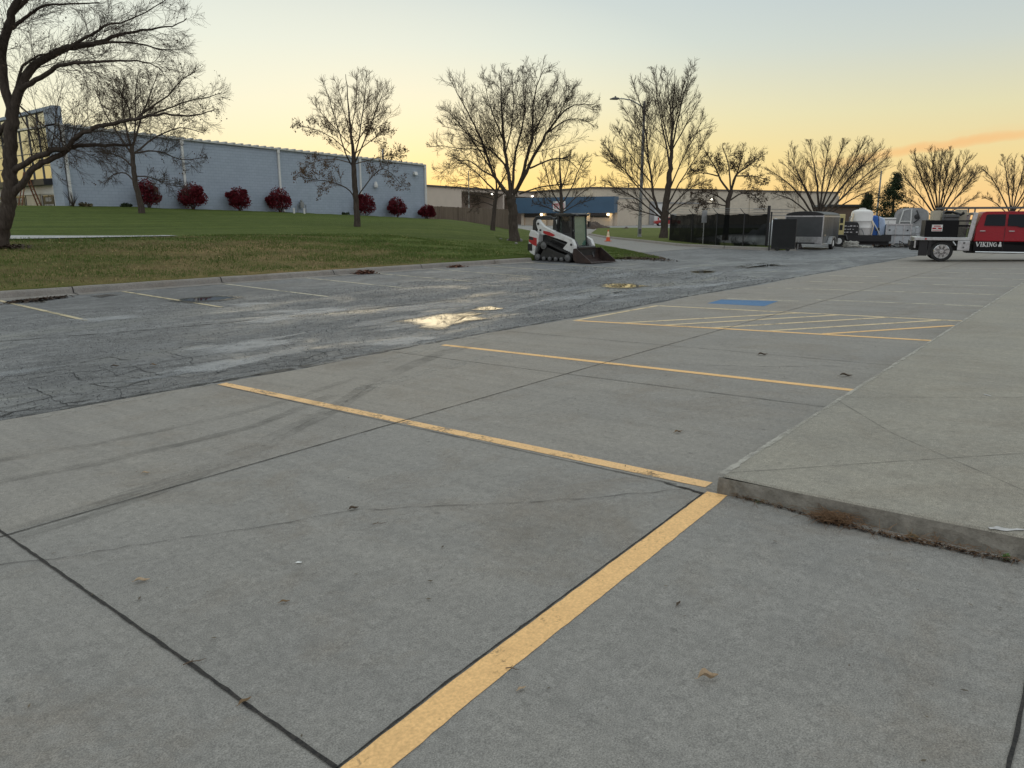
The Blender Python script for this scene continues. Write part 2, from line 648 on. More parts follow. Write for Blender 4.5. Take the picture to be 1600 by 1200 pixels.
# damp sheets in the low strip and around the old puddles
mr2 = k.n.new('ShaderNodeMapRange'); mr2.interpolation_type = 'SMOOTHSTEP'
k.put(mr2.inputs[0], k.math('ABSOLUTE', k.math('SUBTRACT', xyz[1], 10.2)))
for i, v in ((1, 1.0), (2, 6.0), (3, 1.0), (4, 0.25)):
    mr2.inputs[i].default_value = v
wet = k.math('MULTIPLY', k.ramp(k.noise(0.55, 6, 0.66, vec=k.map((0.55, 1.35, 1), loc=(2.3, 5.1, 0)), dist=0.7), 0.44, 0.62), mr2.outputs[0])
wet2 = k.ramp(k.noise(1.5, 5, 0.62, vec=k.map((0.35, 1.5, 1), loc=(1.3, 8.1, 0)), dist=0.5), 0.60, 0.72)
wet = k.math('ADD', wet, k.math('MULTIPLY', wet2, 0.5), clamp=True)
c = k.mix(k.math('MULTIPLY', wet, 0.30), c, (0.055, 0.057, 0.060))
rough = k.math('ADD', k.math('SUBTRACT', 0.66, k.math('MULTIPLY', wet, 0.45)), k.math('MULTIPLY', gr2, 0.14))
h = k.math('ADD', k.math('MULTIPLY', stone, 0.7), k.math('MULTIPLY', gr2, 1.6))
bs = k.n.new('ShaderNodeBump')
bs.inputs['Distance'].default_value = 0.006
k.put(bs.inputs['Height'], h)
k.put(bs.inputs['Strength'], k.math('SUBTRACT', 0.65, k.math('MULTIPLY', wet, 0.52)))
k.set(c, rough, 0.0, bs.outputs[0], 0.5)
M_asph = k.m

M_drive = concrete_mat('drive_concrete', (0.190, 0.190, 0.186), (0.235, 0.230, 0.220), 0.9)

k = NT('seam')
k.set((0.016, 0.016, 0.016), 0.6)
k.alpha(k.ramp(k.noise(3.5, 5, 0.7), 0.40, 0.55))
M_seam = k.m

k = NT('water')
k.set((0.012, 0.012, 0.011), 0.02, 0.0, None, 0.6)
k.b.inputs['IOR'].default_value = 1.333
M_water = k.m


def grass_mat(name, dry_from):
    k = NT(name)
    xyz = k.sepxyz()
    a = k.noise(1.2, 6, 0.7)
    b = k.noise(22, 4, 0.7)
    c = k.ramp(a, 0.3, 0.7, (0.057, 0.080, 0.017), (0.090, 0.114, 0.028)) if dry_from else k.ramp(a, 0.3, 0.7, (0.075, 0.092, 0.022), (0.115, 0.135, 0.040))
    if dry_from:
        # dry brown turf on the sunny bank beside the kerb, green beyond its crest
        m = k.n.new('ShaderNodeMapRange'); m.interpolation_type = 'SMOOTHSTEP'
        k.put(m.inputs[0], k.math('ADD', xyz[1], k.math('MULTIPLY', k.math('SUBTRACT', k.noise(0.8, 4), 0.5), 2.2)))
        for i, v in ((1, 22.5), (2, 25.2), (3, 1.0), (4, 0.0)):
            m.inputs[i].default_value = v
        m2 = k.n.new('ShaderNodeMapRange'); m2.interpolation_type = 'SMOOTHSTEP'
        k.put(m2.inputs[0], k.math('ADD', xyz[0], k.math('MULTIPLY', k.math('SUBTRACT', k.noise(0.5, 4), 0.5), 9.0)))
        for i, v in ((1, 15.0), (2, 20.0), (3, 1.0), (4, 0.0)):
            m2.inputs[i].default_value = v
        m3 = k.n.new('ShaderNodeMapRange'); m3.interpolation_type = 'SMOOTHSTEP'
        k.put(m3.inputs[0], xyz[0])
        for i, v in ((1, 4.0), (2, 12.0), (3, 0.55), (4, 1.0)):
            m3.inputs[i].default_value = v
        dry = k.math('MULTIPLY', k.math('MULTIPLY', m.outputs[0], m2.outputs[0]), m3.outputs[0])
        brown = k.ramp(k.noise(3.0, 6, 0.75), 0.3, 0.7, (0.130, 0.098, 0.044), (0.240, 0.174, 0.088))
        olive = k.ramp(k.noise(4.5, 6, 0.75), 0.35, 0.68, (0.080, 0.090, 0.026), (0.165, 0.128, 0.055))
        c = k.mix(dry, c, k.mix(k.ramp(k.noise(0.55, 5, 0.7), 0.42, 0.60), olive, brown))
        # bare earth at the tip of the lawn
        e = k.n.new('ShaderNodeMapRange'); e.interpolation_type = 'SMOOTHSTEP'
        k.put(e.inputs[0], k.math('ADD', k.math('SUBTRACT', xyz[1], k.math('MULTIPLY', k.math('SUBTRACT', xyz[0], 27.0), 0.55)), k.math('MULTIPLY', k.math('SUBTRACT', k.noise(1.2, 5), 0.5), 5.0)))
        for i, v in ((1, 14.6), (2, 16.6), (3, 1.0), (4, 0.0)):
            e.inputs[i].default_value = v
        c = k.mix(k.math('MULTIPLY', e.outputs[0], k.ramp(xyz[0], 0.0, 1.0)), c, (0.085, 0.062, 0.045))
    # mowing stripes on the far lawn
    c = k.mix(1.0, c, k.ramp(k.noise(1.0, 2, vec=k.map((0.05, 1.1, 1))), 0.35, 0.65, (0.82, 0.85, 0.82), (1.15, 1.12, 1.1)), 'MULTIPLY')
    c = k.mix(1.0, c, k.ramp(b, 0.25, 0.75, (0.45, 0.45, 0.45), (1.6, 1.6, 1.55)), 'MULTIPLY')
    return k.set(c, 0.95, 0, k.bump(b, 0.9, 0.05), 0.1)


M_lawn = grass_mat('lawn_grass', True)
M_field = grass_mat('field_grass', False)

# ------------------------------------------------------------------ ground sheets
ss = [-400, -120, -40, -15, -7, 0, 3.5, 7.3, 12, 17.7, 24, 40, 70, 120, 220, 500]
ts = [-150, -60, -20, 0, 20, 40, 60, 90, 130, 180, 250, 400, 700, 1200]
grid_mesh('ground', ts, ss, zlot, M_field, dz=-0.06)


def strip(mb, pts, w, off, jit=0.0, step=0.25, wjit=0.0, zf=zlot):
    """flat ribbon along (t, s) points laid off above the ground"""
    P = [Vector((a, b)) for a, b in pts]
    out = []
    for a, b in zip(P[:-1], P[1:]):
        n = max(1, int((b - a).length / step))
        out += [a.lerp(b, i / n) for i in range(n)]
    out.append(P[-1])
    vs = []
    for i, p in enumerate(out):
        d = (out[min(i + 1, len(out) - 1)] - out[max(i - 1, 0)]).normalized()
        nrm = Vector((-d.y, d.x))
        c = p + nrm * random.uniform(-jit, jit)
        ww = (w[0] + (w[1] - w[0]) * i / (len(out) - 1)) if isinstance(w, tuple) else w
        hw = ww / 2 * (1 + random.uniform(-wjit, wjit))
        for sg in (-1, 1):
            q = c + nrm * hw * sg * (1 + random.uniform(-wjit, wjit) * 0.5)
            vs.append((q.x, q.y, float(zf(q.x, q.y)) + off))
    mb.add(vs, [(2 * i, 2 * i + 1, 2 * i + 3, 2 * i + 2) for i in range(len(out) - 1)])


# concrete parking bays
cb = MB()
edge = []
t = -30.0
while t <= 60.01:
    edge.append((t, 7.36 + 0.05 * math.sin(t * 0.9) + random.uniform(-0.03, 0.03)))
    t += 0.5
cols = [-30 + 0.5 * i for i in range(len(edge))]
vs, fs = [], []
prof = (-30, -15, -6, 0, 2, 4.5)
for (a, b) in edge:
    vs += [(a, s, float(zlot(a, s)) + 0.012) for s in prof] + [(a, b, float(zlot(a, 7.3)) + 0.012), (a, b + 0.02, float(zlot(a, 7.3)) - 0.05)]
n = len(prof) + 2
for i in range(len(edge) - 1):
    fs += [(i * n + j, (i + 1) * n + j, (i + 1) * n + j + 1, i * n + j + 1) for j in range(n - 1)]
cb.add(vs, fs)
Z1 = 0.0168
cb.cur = 1
strip(cb, [(1.145, 7.36), (1.137, 4.4), (1.128, 2.4), (1.12, 1.58)], 0.0135, Z1, 0.0014, 0.05, 0.28)
strip(cb, [(1.12, 1.58), (1.11, 0.05)], 0.010, Z1, 0.0014, 0.05, 0.30)
strip(cb, [(-12, 4.36), (1.16, 4.41), (3.97, 4.46), (7.36, 4.51), (13.6, 4.57), (34, 4.62), (45, 4.6)], 0.010, Z1, 0.0012, 0.08, 0.25)
strip(cb, [(0.2, 1.525), (1.15, 1.576), (1.62, 1.612), (2.35, 1.642), (3.88, 1.704)], 0.009, Z1, 0.0014, 0.04, 0.28)
strip(cb, [(3.88, 1.70), (3.92, 1.98)], (0.022, 0.010), Z1, 0.008, 0.03, 0.4)
strip(cb, [(3.93, 1.9), (3.94, 4.46), (3.95, 7.3)], 0.007, Z1, 0.002, 0.08, 0.3)
strip(cb, [(-6, 0.045), (3.95, 0.04)], 0.012, Z1, 0.002, 0.08, 0.3)
for tj in (6.45, 8.82, 15.0, 20.4, 26.0, 31.2):
    strip(cb, [(tj, 1.5), (tj + 0.03, 7.3)], 0.008, Z1, 0.002, 0.1, 0.3)
cb.cur = 2
strip(cb, [(1.15, 3.87), (1.60, 3.65), (2.02, 3.39), (2.5, 3.16), (2.8, 2.84), (3.09, 2.52), (3.55, 2.1), (3.92, 1.80)], 0.0045, Z1, 0.016, 0.07, 0.6)
strip(cb, [(0.55, 4.45), (0.95, 4.05), (1.15, 3.87)], 0.006, Z1, 0.016, 0.07, 0.6)
strip(cb, [(7.1, 4.5), (7.7, 3.6), (8.0, 2.9), (8.5, 2.2)], 0.006, Z1, 0.03, 0.1, 0.6)
cb.cur = 3


def px_path(pts):
    return [tuple(G(x, y, lambda a, b: float(zlot(a, b)))[:2]) for x, y in pts]


tk = px_path([(-40, 852), (20, 838), (150, 800), (300, 745), (400, 703), (470, 666), (520, 642), (600, 590), (690, 553), (760, 535)])
for dx, w in ((-0.09, 0.10), (0.05, 0.13)):
    strip(cb, [(a + dx * 0.5, b + dx) for a, b in tk], w, Z1 + 0.002, 0.01, 0.15, 0.15)
tk2 = px_path([(-30, 727), (150, 697), (300, 666), (430, 634), (560, 592)])
strip(cb, tk2, 0.11, Z1 + 0.002, 0.01, 0.15, 0.15)
tk3 = px_path([(-30, 762), (150, 727), (300, 693), (400, 668), (520, 620)])
strip(cb, tk3, 0.12, Z1 + 0.002, 0.01, 0.15, 0.15)
cb.cur = 4
tk4 = px_path([(560, 612), (640, 590), (700, 575), (760, 560), (830, 548)])
strip(cb, tk4, 0.22, Z1 + 0.002, 0.05, 0.15, 0.3)
tk5 = px_path([(590, 570), (640, 553), (720, 540)])
strip(cb, tk5, 0.13, Z1 + 0.002, 0.05, 0.15, 0.3)
strip(cb, [(2.0 + i * 0.5, 7.30 - 0.05 * (i % 2)) for i in range(5)], 0.16, Z1 + 0.002, 0.04, 0.2, 0.3)
strip(cb, [(7.0 + i * 0.5, 7.28) for i in range(4)], 0.14, Z1 + 0.002, 0.04, 0.2, 0.3)
slab = cb.build('concrete_pavement', [M_conc, M_joint, M_crack, M_tyremark, M_scrape], recalc=False)
tag(slab, kind='structure')

# asphalt aisle
ab = MB()
ass_ = [7.3, 9, 11, 13, 15, 17.7, 19.0]
ats = [-60, -30, -10, 0, 5, 10, 15, 20, 24, 28, 32, 36, 40, 50, 62]
vs = [(a, b, float(zlot(a, b))) for a in ats for b in ass_]
n = len(ass_)
ab.add(vs, [(i * n + j, (i + 1) * n + j, (i + 1) * n + j + 1, i * n + j + 1) for i in range(len(ats) - 1) for j in range(n - 1)])
ab.cur = 1
strip(ab, [(-2, 12.4), (3.38, 12.0), (5.5, 11.5), (8.1, 11.1), (12, 10.9), (20, 10.9), (30, 10.7)], 0.045, 0.004, 0.03, 0.12, 0.6)
strip(ab, px_path([(0, 650), (60, 635), (130, 628), (210, 600), (240, 590)]), 0.02, 0.004, 0.03, 0.12, 0.6)
strip(ab, px_path([(150, 640), (190, 622), (330, 598), (470, 575), (560, 560)]), 0.05, 0.004, 0.03, 0.12, 0.6)
strip(ab, [(-10, 7.5), (4, 7.45), (20, 7.5), (45, 7.45)], 0.06, 0.004, 0.03, 0.2, 0.5)
ab.cur = 2
gt_ = [[(-2 + 0.46 * i + random.uniform(-.17, .17), 7.55 + 0.36 * j + random.uniform(-.13, .13)) for j in range(7)] for i in range(19)]
for i in range(18):
    for j in range(7):
        keep = 0.92 - 0.10 * j - 0.02 * max(0, i - 9)
        for q in ([gt_[i + 1][j]] + ([gt_[i][j + 1]] if j < 6 else [])):
            if random.random() < keep:
                strip(ab, [gt_[i][j], q], random.uniform(0.005, 0.013), 0.0045, 0.022, 0.07, 0.5)
for j in range(5):
    c0 = (random.uniform(5, 16), random.uniform(8.2, 13.5))
    strip(ab, [c0, (c0[0] + random.uniform(1, 3), c0[1] + random.uniform(-1, 1)), (c0[0] + random.uniform(3, 5), c0[1] + random.uniform(-1.5, 1.5))], 0.018, 0.0045, 0.04, 0.12, 0.6)
M_acrack = simple('asphalt_crack', (0.016, 0.016, 0.016), 0.9)
ao = ab.build('asphalt_lot', [M_asph, M_seam, M_acrack], recalc=False)
tag(ao, kind='structure')

# entrance drive and the far yard, all on the flat beyond the bank
def poly_sheet(name, pts, mat, z):
    mb = MB()
    mb.add([(a, b, z) for a, b in pts], [tuple(range(len(pts)))])
    return tag(mb.build(name, mat), kind='structure')


ZF = -0.072
poly_sheet('drive', [(30.5, 17.75), (36, 21.8), (50, 34.7), (82, 64.2), (150, 126), (160, 118), (90, 57.5), (63, 40.5), (54.5, 33.3), (46.5, 25.2), (41.5, 20.6), (39.6, 17.75)], M_drive, ZF + 0.008)
poly_sheet('far_yard', [(84, 90), (150, 160), (230, 100), (240, 20), (200, 0), (118, 36), (104, 66), (93, 63)], M_drive, ZF + 0.014)

# lawn and bank
lt = np.unique(np.concatenate([np.linspace(-60, 20, 41), np.linspace(20, 36, 33), np.linspace(36, 130, 48)]))
lu = np.concatenate([[0, 0.0], np.linspace(0.4, 8, 20), np.linspace(9, 36, 28), [45, 60, 90, 140]])
vs, fs = [], []
for a in lt:
    sn = float(s_near(a))
    for j, u in enumerate(lu):
        s = sn + u
        z = float(zlawn(a, s)) if j else float(zlot(a, s)) - 0.05
        if 0 < j < 24:
            z += random.uniform(-0.012, 0.012)
        vs.append((a, s, z))
n = len(lu)
fs = [(i * n + j, (i + 1) * n + j, (i + 1) * n + j + 1, i * n + j + 1) for i in range(len(lt) - 1) for j in range(n - 1)]
np_mesh('lawn', vs, fs, M_lawn, smooth=True)['kind'] = 'structure'

# wet back pavement lying behind the bank
M_backpath = concrete_mat('path_concrete', (0.29, 0.30, 0.31), (0.36, 0.365, 0.37), 0.7)
M_backpath.node_tree.nodes['Principled BSDF'].inputs['Specular IOR Level'].default_value = 0.6
vs = []
tt = np.linspace(-40, 13.0, 40)
for i, a in enumerate(tt):
    k2 = float(sstep(5, 13.0, a))
    for s in np.linspace(25.6, 31.0 - 4.6 * k2, 7):
        vs.append((a, s, float(zlawn(a, s)) + 0.03))
np_mesh('path', vs, [(i * 7 + j, (i + 1) * 7 + j, (i + 1) * 7 + j + 1, i * 7 + j + 1) for i in range(len(tt) - 1) for j in range(6)], M_backpath, smooth=True)['kind'] = 'structure'

# verge across the drive
vb = MB()
VERGE = [(40.4, 13.5), (39.4, 14.0), (39.2, 16.8), (40.6, 20.2), (46.0, 25.6), (54.0, 33.9), (62.5, 41.0), (90, 58), (104, 66), (118, 36), (72, 31), (56, 27), (47, 21.8), (42.2, 15.4)]
poly_sheet('yard', [(44, 18.9), (62, 18.9), (100, 18), (110, 34), (72, 31), (56, 27), (47, 21.8)], M_asph, ZF + 0.002)
vb.prism(VERGE, -0.2, 0.045, axis='z')
tag(vb.build('verge', M_field), kind='structure')


# kerbs
def kerb(name, pts, w, h, side, zf, joint=3.0):
    mb = MB()
    P = [Vector(p) for p in pts]
    L = 0
    out = []
    for a, b in zip(P[:-1], P[1:]):
        n = max(1, int((b - a).length / 0.5))
        out += [a.lerp(b, i / n) for i in range(n)]
    out.append(P[-1])
    prof = [(-0.36, 0.004), (-0.02, 0.012), (0.015, h * 0.75), (0.05, h), (w, h), (w, -0.1)]
    vs = []
    for i, p in enumerate(out):
        d = (out[min(i + 1, len(out) - 1)] - out[max(i - 1, 0)]).normalized()
        nr = Vector((-d.y, d.x)) * side
        for (q, z) in prof:
            r = p + nr * q
            vs.append((r.x, r.y, float(zf(r.x, r.y)) + z + random.uniform(-0.004, 0.004)))
    n = len(prof)
    mb.add(vs, [(i * n + j, (i + 1) * n + j, (i + 1) * n + j + 1, i * n + j + 1) for i in range(len(out) - 1) for j in range(n - 1)])
    mb.cur = 1
    acc = 0
    for i in range(1, len(out)):
        acc += (out[i] - out[i - 1]).length
        if acc > joint:
            acc = 0
            p = out[i]
            d = (out[i] - out[i - 1]).normalized()
            nr = Vector((-d.y, d.x)) * side
            ribs = []
            for sg in (-0.012, 0.012):
                for (q, z) in prof[:5]:
                    r = p + nr * q + d * (sg + 0.02 * math.sin(q * 9 + i))
                    ribs.append((r.x, r.y, float(zf(r.x, r.y)) + z + 0.012))
            mb.add(ribs, [(j, j + 1, j + 6, j + 5) for j in range(4)])
    o = mb.build(name, [M_kerb, M_joint], recalc=False, smooth=False)
    return tag(o, kind='structure')


kerb('kerb', [(-60, 17.62), (-10, 17.72), (0, 17.75), (10, 17.72), (18, 17.6), (22.6, 17.4)], 0.24, 0.14, 1, zlot, 3.1)
kerb('kerb', [(40.5, 13.4), (39.3, 14.2), (39.1, 16.8), (40.5, 20.2), (45.9, 25.6), (53.9, 33.9), (62.4, 41.0), (90, 58)], 0.24, 0.15, -1, zlot, 4.0)

# raised walkway slab
wk = MB()
zt = lambda s: float(zlot(0, s)) + 0.118
T0, S0 = 3.95, 1.66
NW = 60
wv = []
for i in range(2):
    pass
tsw = [T0, T0 + 0.012] + [T0 + 0.02 + 0.0 * i for i in range(0)] + [5, 6.5, 8, 10, 13, 18, 25, 34, 60]
ssw = [S0, S0 - 0.012, 1.2, 0.6, 0.0, -1.5, -4, -9, -14.9, -29]
for i, a in enumerate(tsw):
    for j, b in enumerate(ssw):
        z = zt(b) - (0.010 if i == 0 else 0) - (0.010 if j == 0 else 0)
        wv.append((a, b, z))
n = len(ssw)
wk.add(wv, [(i * n + j, (i + 1) * n + j, (i + 1) * n + j + 1, i * n + j + 1) for i in range(len(tsw) - 1) for j in range(n - 1)])
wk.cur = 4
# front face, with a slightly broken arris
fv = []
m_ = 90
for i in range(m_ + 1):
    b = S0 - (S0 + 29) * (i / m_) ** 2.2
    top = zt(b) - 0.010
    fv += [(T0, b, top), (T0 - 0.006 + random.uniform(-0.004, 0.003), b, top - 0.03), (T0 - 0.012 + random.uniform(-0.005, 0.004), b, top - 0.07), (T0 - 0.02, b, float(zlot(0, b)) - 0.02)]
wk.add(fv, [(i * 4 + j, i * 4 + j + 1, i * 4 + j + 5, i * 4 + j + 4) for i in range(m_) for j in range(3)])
# left face along the bays
wk.add([(a, S0, zt(S0) - 0.01 if z else float(zlot(0, S0)) - 0.02) for a in tsw for z in (1, 0)],
       [(2 * i, 2 * i + 1, 2 * i + 3, 2 * i + 2) for i in range(len(tsw) - 1)])
zw = lambda a, b: float(zlot(a, b)) + 0.118
wk.cur = 1
for pts, w in (([(4.0, 1.64), (4.8, 0.9), (5.44, 0.29), (6.6, -0.9)], 0.006), ([(6.30, 1.64), (5.47, 1.04), (4.67, 0.23), (4.0, -0.45)], 0.005),
               ([(6.45, 1.64), (7.2, 0.5), (8.3, -0.9)], 0.006), ([(9.0, 1.64), (9.05, -3)], 0.008), ([(12.4, 1.64), (12.45, -3)], 0.008),
               ([(15.4, 1.64), (15.4, -3)], 0.009), ([(18.6, 1.64), (18.6, -3)], 0.009), ([(22, 1.64), (22, -3)], 0.01), ([(26, 1.64), (26, -3)], 0.01)):
    strip(wk, pts, w * 0.62, 0.003, 0.0012, 0.08, 0.3, zf=zw)
wk.cur = 2
strip(wk, [(5.35, 0.40), (5.5, 0.22), (5.9, -0.2)], (0.01, 0.05), 0.004, 0.004, 0.05, 0.4, zf=zw)
wk.cur = 5
strip(wk, [(3.99, S0 - 0.022), (12, S0 - 0.022), (32, S0 - 0.022)], 0.035, 0.0035, 0.004, 0.06, 0.35, zf=zw)
wk.cur = 3
# chipped, bleached corner at the right end of the front edge
strip(wk, [(3.965, 0.30), (4.02, 0.18), (4.08, 0.155), (4.15, 0.175)], (0.036, 0.004), 0.004, 0.01, 0.02, 0.6, zf=zw)
strip(wk, [(7.2, 0.72), (7.15, 0.66)], (0.02, 0.012), 0.004, 0.006, 0.02, 0.5, zf=zw)
M_chip = simple('bleached_chip', (0.40, 0.39, 0.38), 0.8, 0, 0.3, 30)
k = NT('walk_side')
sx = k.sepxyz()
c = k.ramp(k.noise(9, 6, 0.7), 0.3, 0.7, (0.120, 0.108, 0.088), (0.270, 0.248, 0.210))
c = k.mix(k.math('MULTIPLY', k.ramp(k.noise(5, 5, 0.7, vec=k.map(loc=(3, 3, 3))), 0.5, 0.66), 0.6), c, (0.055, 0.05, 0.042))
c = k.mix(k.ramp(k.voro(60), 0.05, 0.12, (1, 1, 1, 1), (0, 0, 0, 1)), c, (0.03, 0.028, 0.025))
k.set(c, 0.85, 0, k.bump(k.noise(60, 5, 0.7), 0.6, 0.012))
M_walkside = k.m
wk.v = [(a + 0.022, b - 0.034, c) if abs(a - T0) < 0.021 and abs(b - S0) < 0.013 else (a, b, c) for a, b, c in wk.v]
k = NT('pale_arris')
k.set((0.40, 0.38, 0.33), 0.85)  # broken pale band along the walkway edge
k.alpha(k.math('MULTIPLY', k.ramp(k.noise(5, 6, 0.75), 0.36, 0.55), 0.75))
M_arris = k.m
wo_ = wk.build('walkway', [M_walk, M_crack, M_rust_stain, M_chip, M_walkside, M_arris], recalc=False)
tag(wo_, kind='structure')

# ------------------------------------------------------------------ painted markings
def paint_mat(name, col, under, lo, hi, fine=40):
    k = NT(name)
    w = k.math('ADD', k.math('MULTIPLY', k.noise(3.0, 6, 0.7), 0.6), k.math('MULTIPLY', k.noise(fine, 4, 0.7), 0.4))
    c = k.mix(1.0, col, k.ramp(k.noise(90, 3), 0.25, 0.75, (0.78, 0.78, 0.76), (1.16, 1.16, 1.14)), 'MULTIPLY')
    c = k.mix(k.math('MULTIPLY', k.ramp(k.noise(9, 5, 0.7), 0.45, 0.75), 0.28), c, tuple(v * 0.62 for v in col))
    k.set(c, 0.7, 0, k.bump(k.noise(120, 3), 0.3, 0.003), 0.35)
    k.alpha(k.ramp(w, lo, hi, (1, 1, 1, 1), (0, 0, 0, 1)))
    return k.m


P_new = paint_mat('yellow_paint', (0.78, 0.475, 0.205), None, 0.565, 0.68)
P_worn = paint_mat('worn_yellow_paint', (0.76, 0.475, 0.225), None, 0.52, 0.62)
P_pale = paint_mat('pale_yellow_paint', (0.66, 0.51, 0.31), None, 0.53, 0.64)
P_white = paint_mat('faded_white_paint', (0.52, 0.47, 0.36), None, 0.49, 0.60)
P_asph = paint_mat('faded_lot_paint', (0.50, 0.42, 0.27), None, 0.50, 0.62)
P_blue = paint_mat('blue_paint', (0.055, 0.150, 0.30), None, 0.62, 0.72)
P_sym = paint_mat('worn_symbol_paint', (0.42, 0.50, 0.58), None, 0.38, 0.47)


def line(pts, w, mat, off=0.0145, name='parking_line'):
    mb = MB()
    strip(mb, pts, w * 0.95, off, 0.0012, 0.05, 0.025)
    return tag(mb.build(name, mat, recalc=False), kind='structure')


line([(0.30, 1.45), (1.15, 1.507), (1.65, 1.541), (2.4, 1.572), (3.93, 1.637)], 0.132, P_new)
line([(4.04, 1.74), (4.03, 4.4), (4.02, 7.28)], 0.115, P_worn)
line([(7.28, 1.76), (7.28, 7.16)], 0.110, P_new)
line([(11.0, 1.75), (10.78, 4.5), (10.53, 7.14)], 0.115, P_new)
line([(10.50, 7.15), (13.42, 7.10)], 0.09, P_pale)
line([(13.45, 1.76), (13.40, 7.05)], 0.10, P_pale)
for i, s0 in enumerate((3.13, 3.90, 4.75, 5.55, 6.25)):
    t0 = 11.0 - 0.09 * (s0 - 1.75)
    L = min(13.4 - t0, 1.42 * (s0 - 1.78))
    line([(t0 + 0.06, s0), (t0 + L, s0 - L / 1.42)], 0.10, P_new if i == 0 else P_pale)
for tl, sl in ((16.0, 4.9), (18.65, 6.8), (21.2, 6.6), (23.8, 6.8), (26.4, 6.8), (29.0, 6.8)):
    line([(tl, 1.8), (tl, sl)], 0.10, P_white)
line([(14.05 + 1.35, 6.9), (15.55, 5.0)], 0.08, P_white)
for tl in (5.02, 7.45, 9.95, 12.4, 14.8, 17.2, 19.6, 22.0):
    line([(tl, 13.25), (tl - 0.02, 17.45)], 0.10, P_asph if tl < 9 else P_white, 0.0065)
line([(2.45, 13.3), (2.4, 17.4)], 0.10, P_asph, 0.0065)
bm_ = MB()
bq = px_path([(1105, 475), (1127, 469), (1216, 471.5), (1194, 479.5)])
nn = 8
bv = []
for i in range(nn + 1):
    for j in range(nn + 1):
        a = Vector(bq[0]).lerp(Vector(bq[1]), i / nn)
        b = Vector(bq[3]).lerp(Vector(bq[2]), i / nn)
        p = a.lerp(b, j / nn)
        bv.append((p.x, p.y, float(zlot(p.x, p.y)) + 0.0145))
bm_.add(bv, [(i * 9 + j, i * 9 + j + 1, i * 9 + j + 10, i * 9 + j + 9) for i in range(nn) for j in range(nn)])
bm_.cur = 1


def bl(u, v):
    a = Vector(bq[0]).lerp(Vector(bq[1]), u)
    b = Vector(bq[3]).lerp(Vector(bq[2]), u)
    p = a.lerp(b, v)
    return (p.x, p.y)


# wheelchair symbol, drawn across the square
cx_, cy_ = 0.40, 0.52
strip(bm_, [bl(cx_ + 0.22 * math.sin(a), cy_ + 0.22 * math.cos(a)) for a in [R(40 + 14 * i) for i in range(17)]], 0.07, 0.0163)
strip(bm_, [bl(0.76, 0.46), bl(0.48, 0.50), bl(0.46, 0.70), bl(0.24, 0.80)], 0.08, 0.0163)
strip(bm_, [bl(0.62, 0.48), bl(0.62, 0.66)], 0.07, 0.0163)
strip(bm_, [bl(0.83, 0.44), bl(0.88, 0.44)], 0.12, 0.0163)
tag(bm_.build('accessible_marking', [P_blue, P_sym], recalc=False), kind='structure')


# ------------------------------------------------------------------ puddles, and sky sheen painted on the damp asphalt
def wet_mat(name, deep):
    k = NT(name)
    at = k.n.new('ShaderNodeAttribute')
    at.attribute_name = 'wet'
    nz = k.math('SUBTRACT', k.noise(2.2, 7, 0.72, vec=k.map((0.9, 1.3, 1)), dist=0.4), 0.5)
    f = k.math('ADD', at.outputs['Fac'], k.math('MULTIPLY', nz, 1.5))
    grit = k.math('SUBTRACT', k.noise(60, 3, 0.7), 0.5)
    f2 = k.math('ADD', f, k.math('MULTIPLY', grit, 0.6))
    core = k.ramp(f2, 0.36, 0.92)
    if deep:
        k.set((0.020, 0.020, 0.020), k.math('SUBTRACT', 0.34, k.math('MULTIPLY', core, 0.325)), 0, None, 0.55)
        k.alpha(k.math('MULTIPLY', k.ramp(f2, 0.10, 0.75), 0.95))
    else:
        k.set((0.26, 0.272, 0.285), 0.46, 0, k.bump(k.noise(14, 5, 0.8), 0.25, 0.006), 0.6)  # pale base colour paints the sky sheen of damp asphalt
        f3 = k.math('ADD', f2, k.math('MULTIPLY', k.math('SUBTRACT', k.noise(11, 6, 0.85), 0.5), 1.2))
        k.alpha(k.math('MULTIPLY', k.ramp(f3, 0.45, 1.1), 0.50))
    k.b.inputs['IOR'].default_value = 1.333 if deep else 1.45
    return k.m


M_water = wet_mat('water', True)
M_sheen = wet_mat('painted_sheen_film', False)


def puddle(px, grow=1.35, rough=0.14, sub=3, mat=None, pts=None, name='puddle', off=0.008):
    pts = pts or [Vector(p) for p in px_path(px)]
    c = sum(pts, Vector((0, 0))) / len(pts)
    for _ in range(sub):
        q = []
        for i, p in enumerate(pts):
            d = pts[(i + 1) % len(pts)] - p
            q += [p, p + d * 0.5 + Vector((-d.y, d.x)) * random.uniform(-rough, rough)]
        pts = q
    z = float(np.mean([zlot(p.x, p.y) for p in pts])) + off if mat is None else None
    n = len(pts)
    vs, at = [], []
    for k_, a in ((grow, 0.0), (1.0, 0.55), (0.55, 1.0)):
        for p in pts:
            q = c + (p - c) * k_
            vs.append((q.x, q.y, z if z is not None else float(zlot(q.x, q.y)) + off))
            at.append(a)
    vs.append((c.x, c.y, z if z is not None else float(zlot(c.x, c.y)) + off)); at.append(1.0)
    mb = MB()
    fs = [(r * n + i, r * n + (i + 1) % n, (r + 1) * n + (i + 1) % n, (r + 1) * n + i) for r in (0, 1) for i in range(n)]
    fs += [(2 * n + i, 2 * n + (i + 1) % n, 3 * n) for i in range(n)]
    mb.add(vs, fs)
    o = mb.build(name, mat or M_water, recalc=False)
    a_ = o.data.attributes.new('wet', 'FLOAT', 'POINT')
    a_.data.foreach_set('value', at)
    if o.data.polygons[0].normal.z < 0:
        o.data.flip_normals()
    return tag(o, kind='structure')


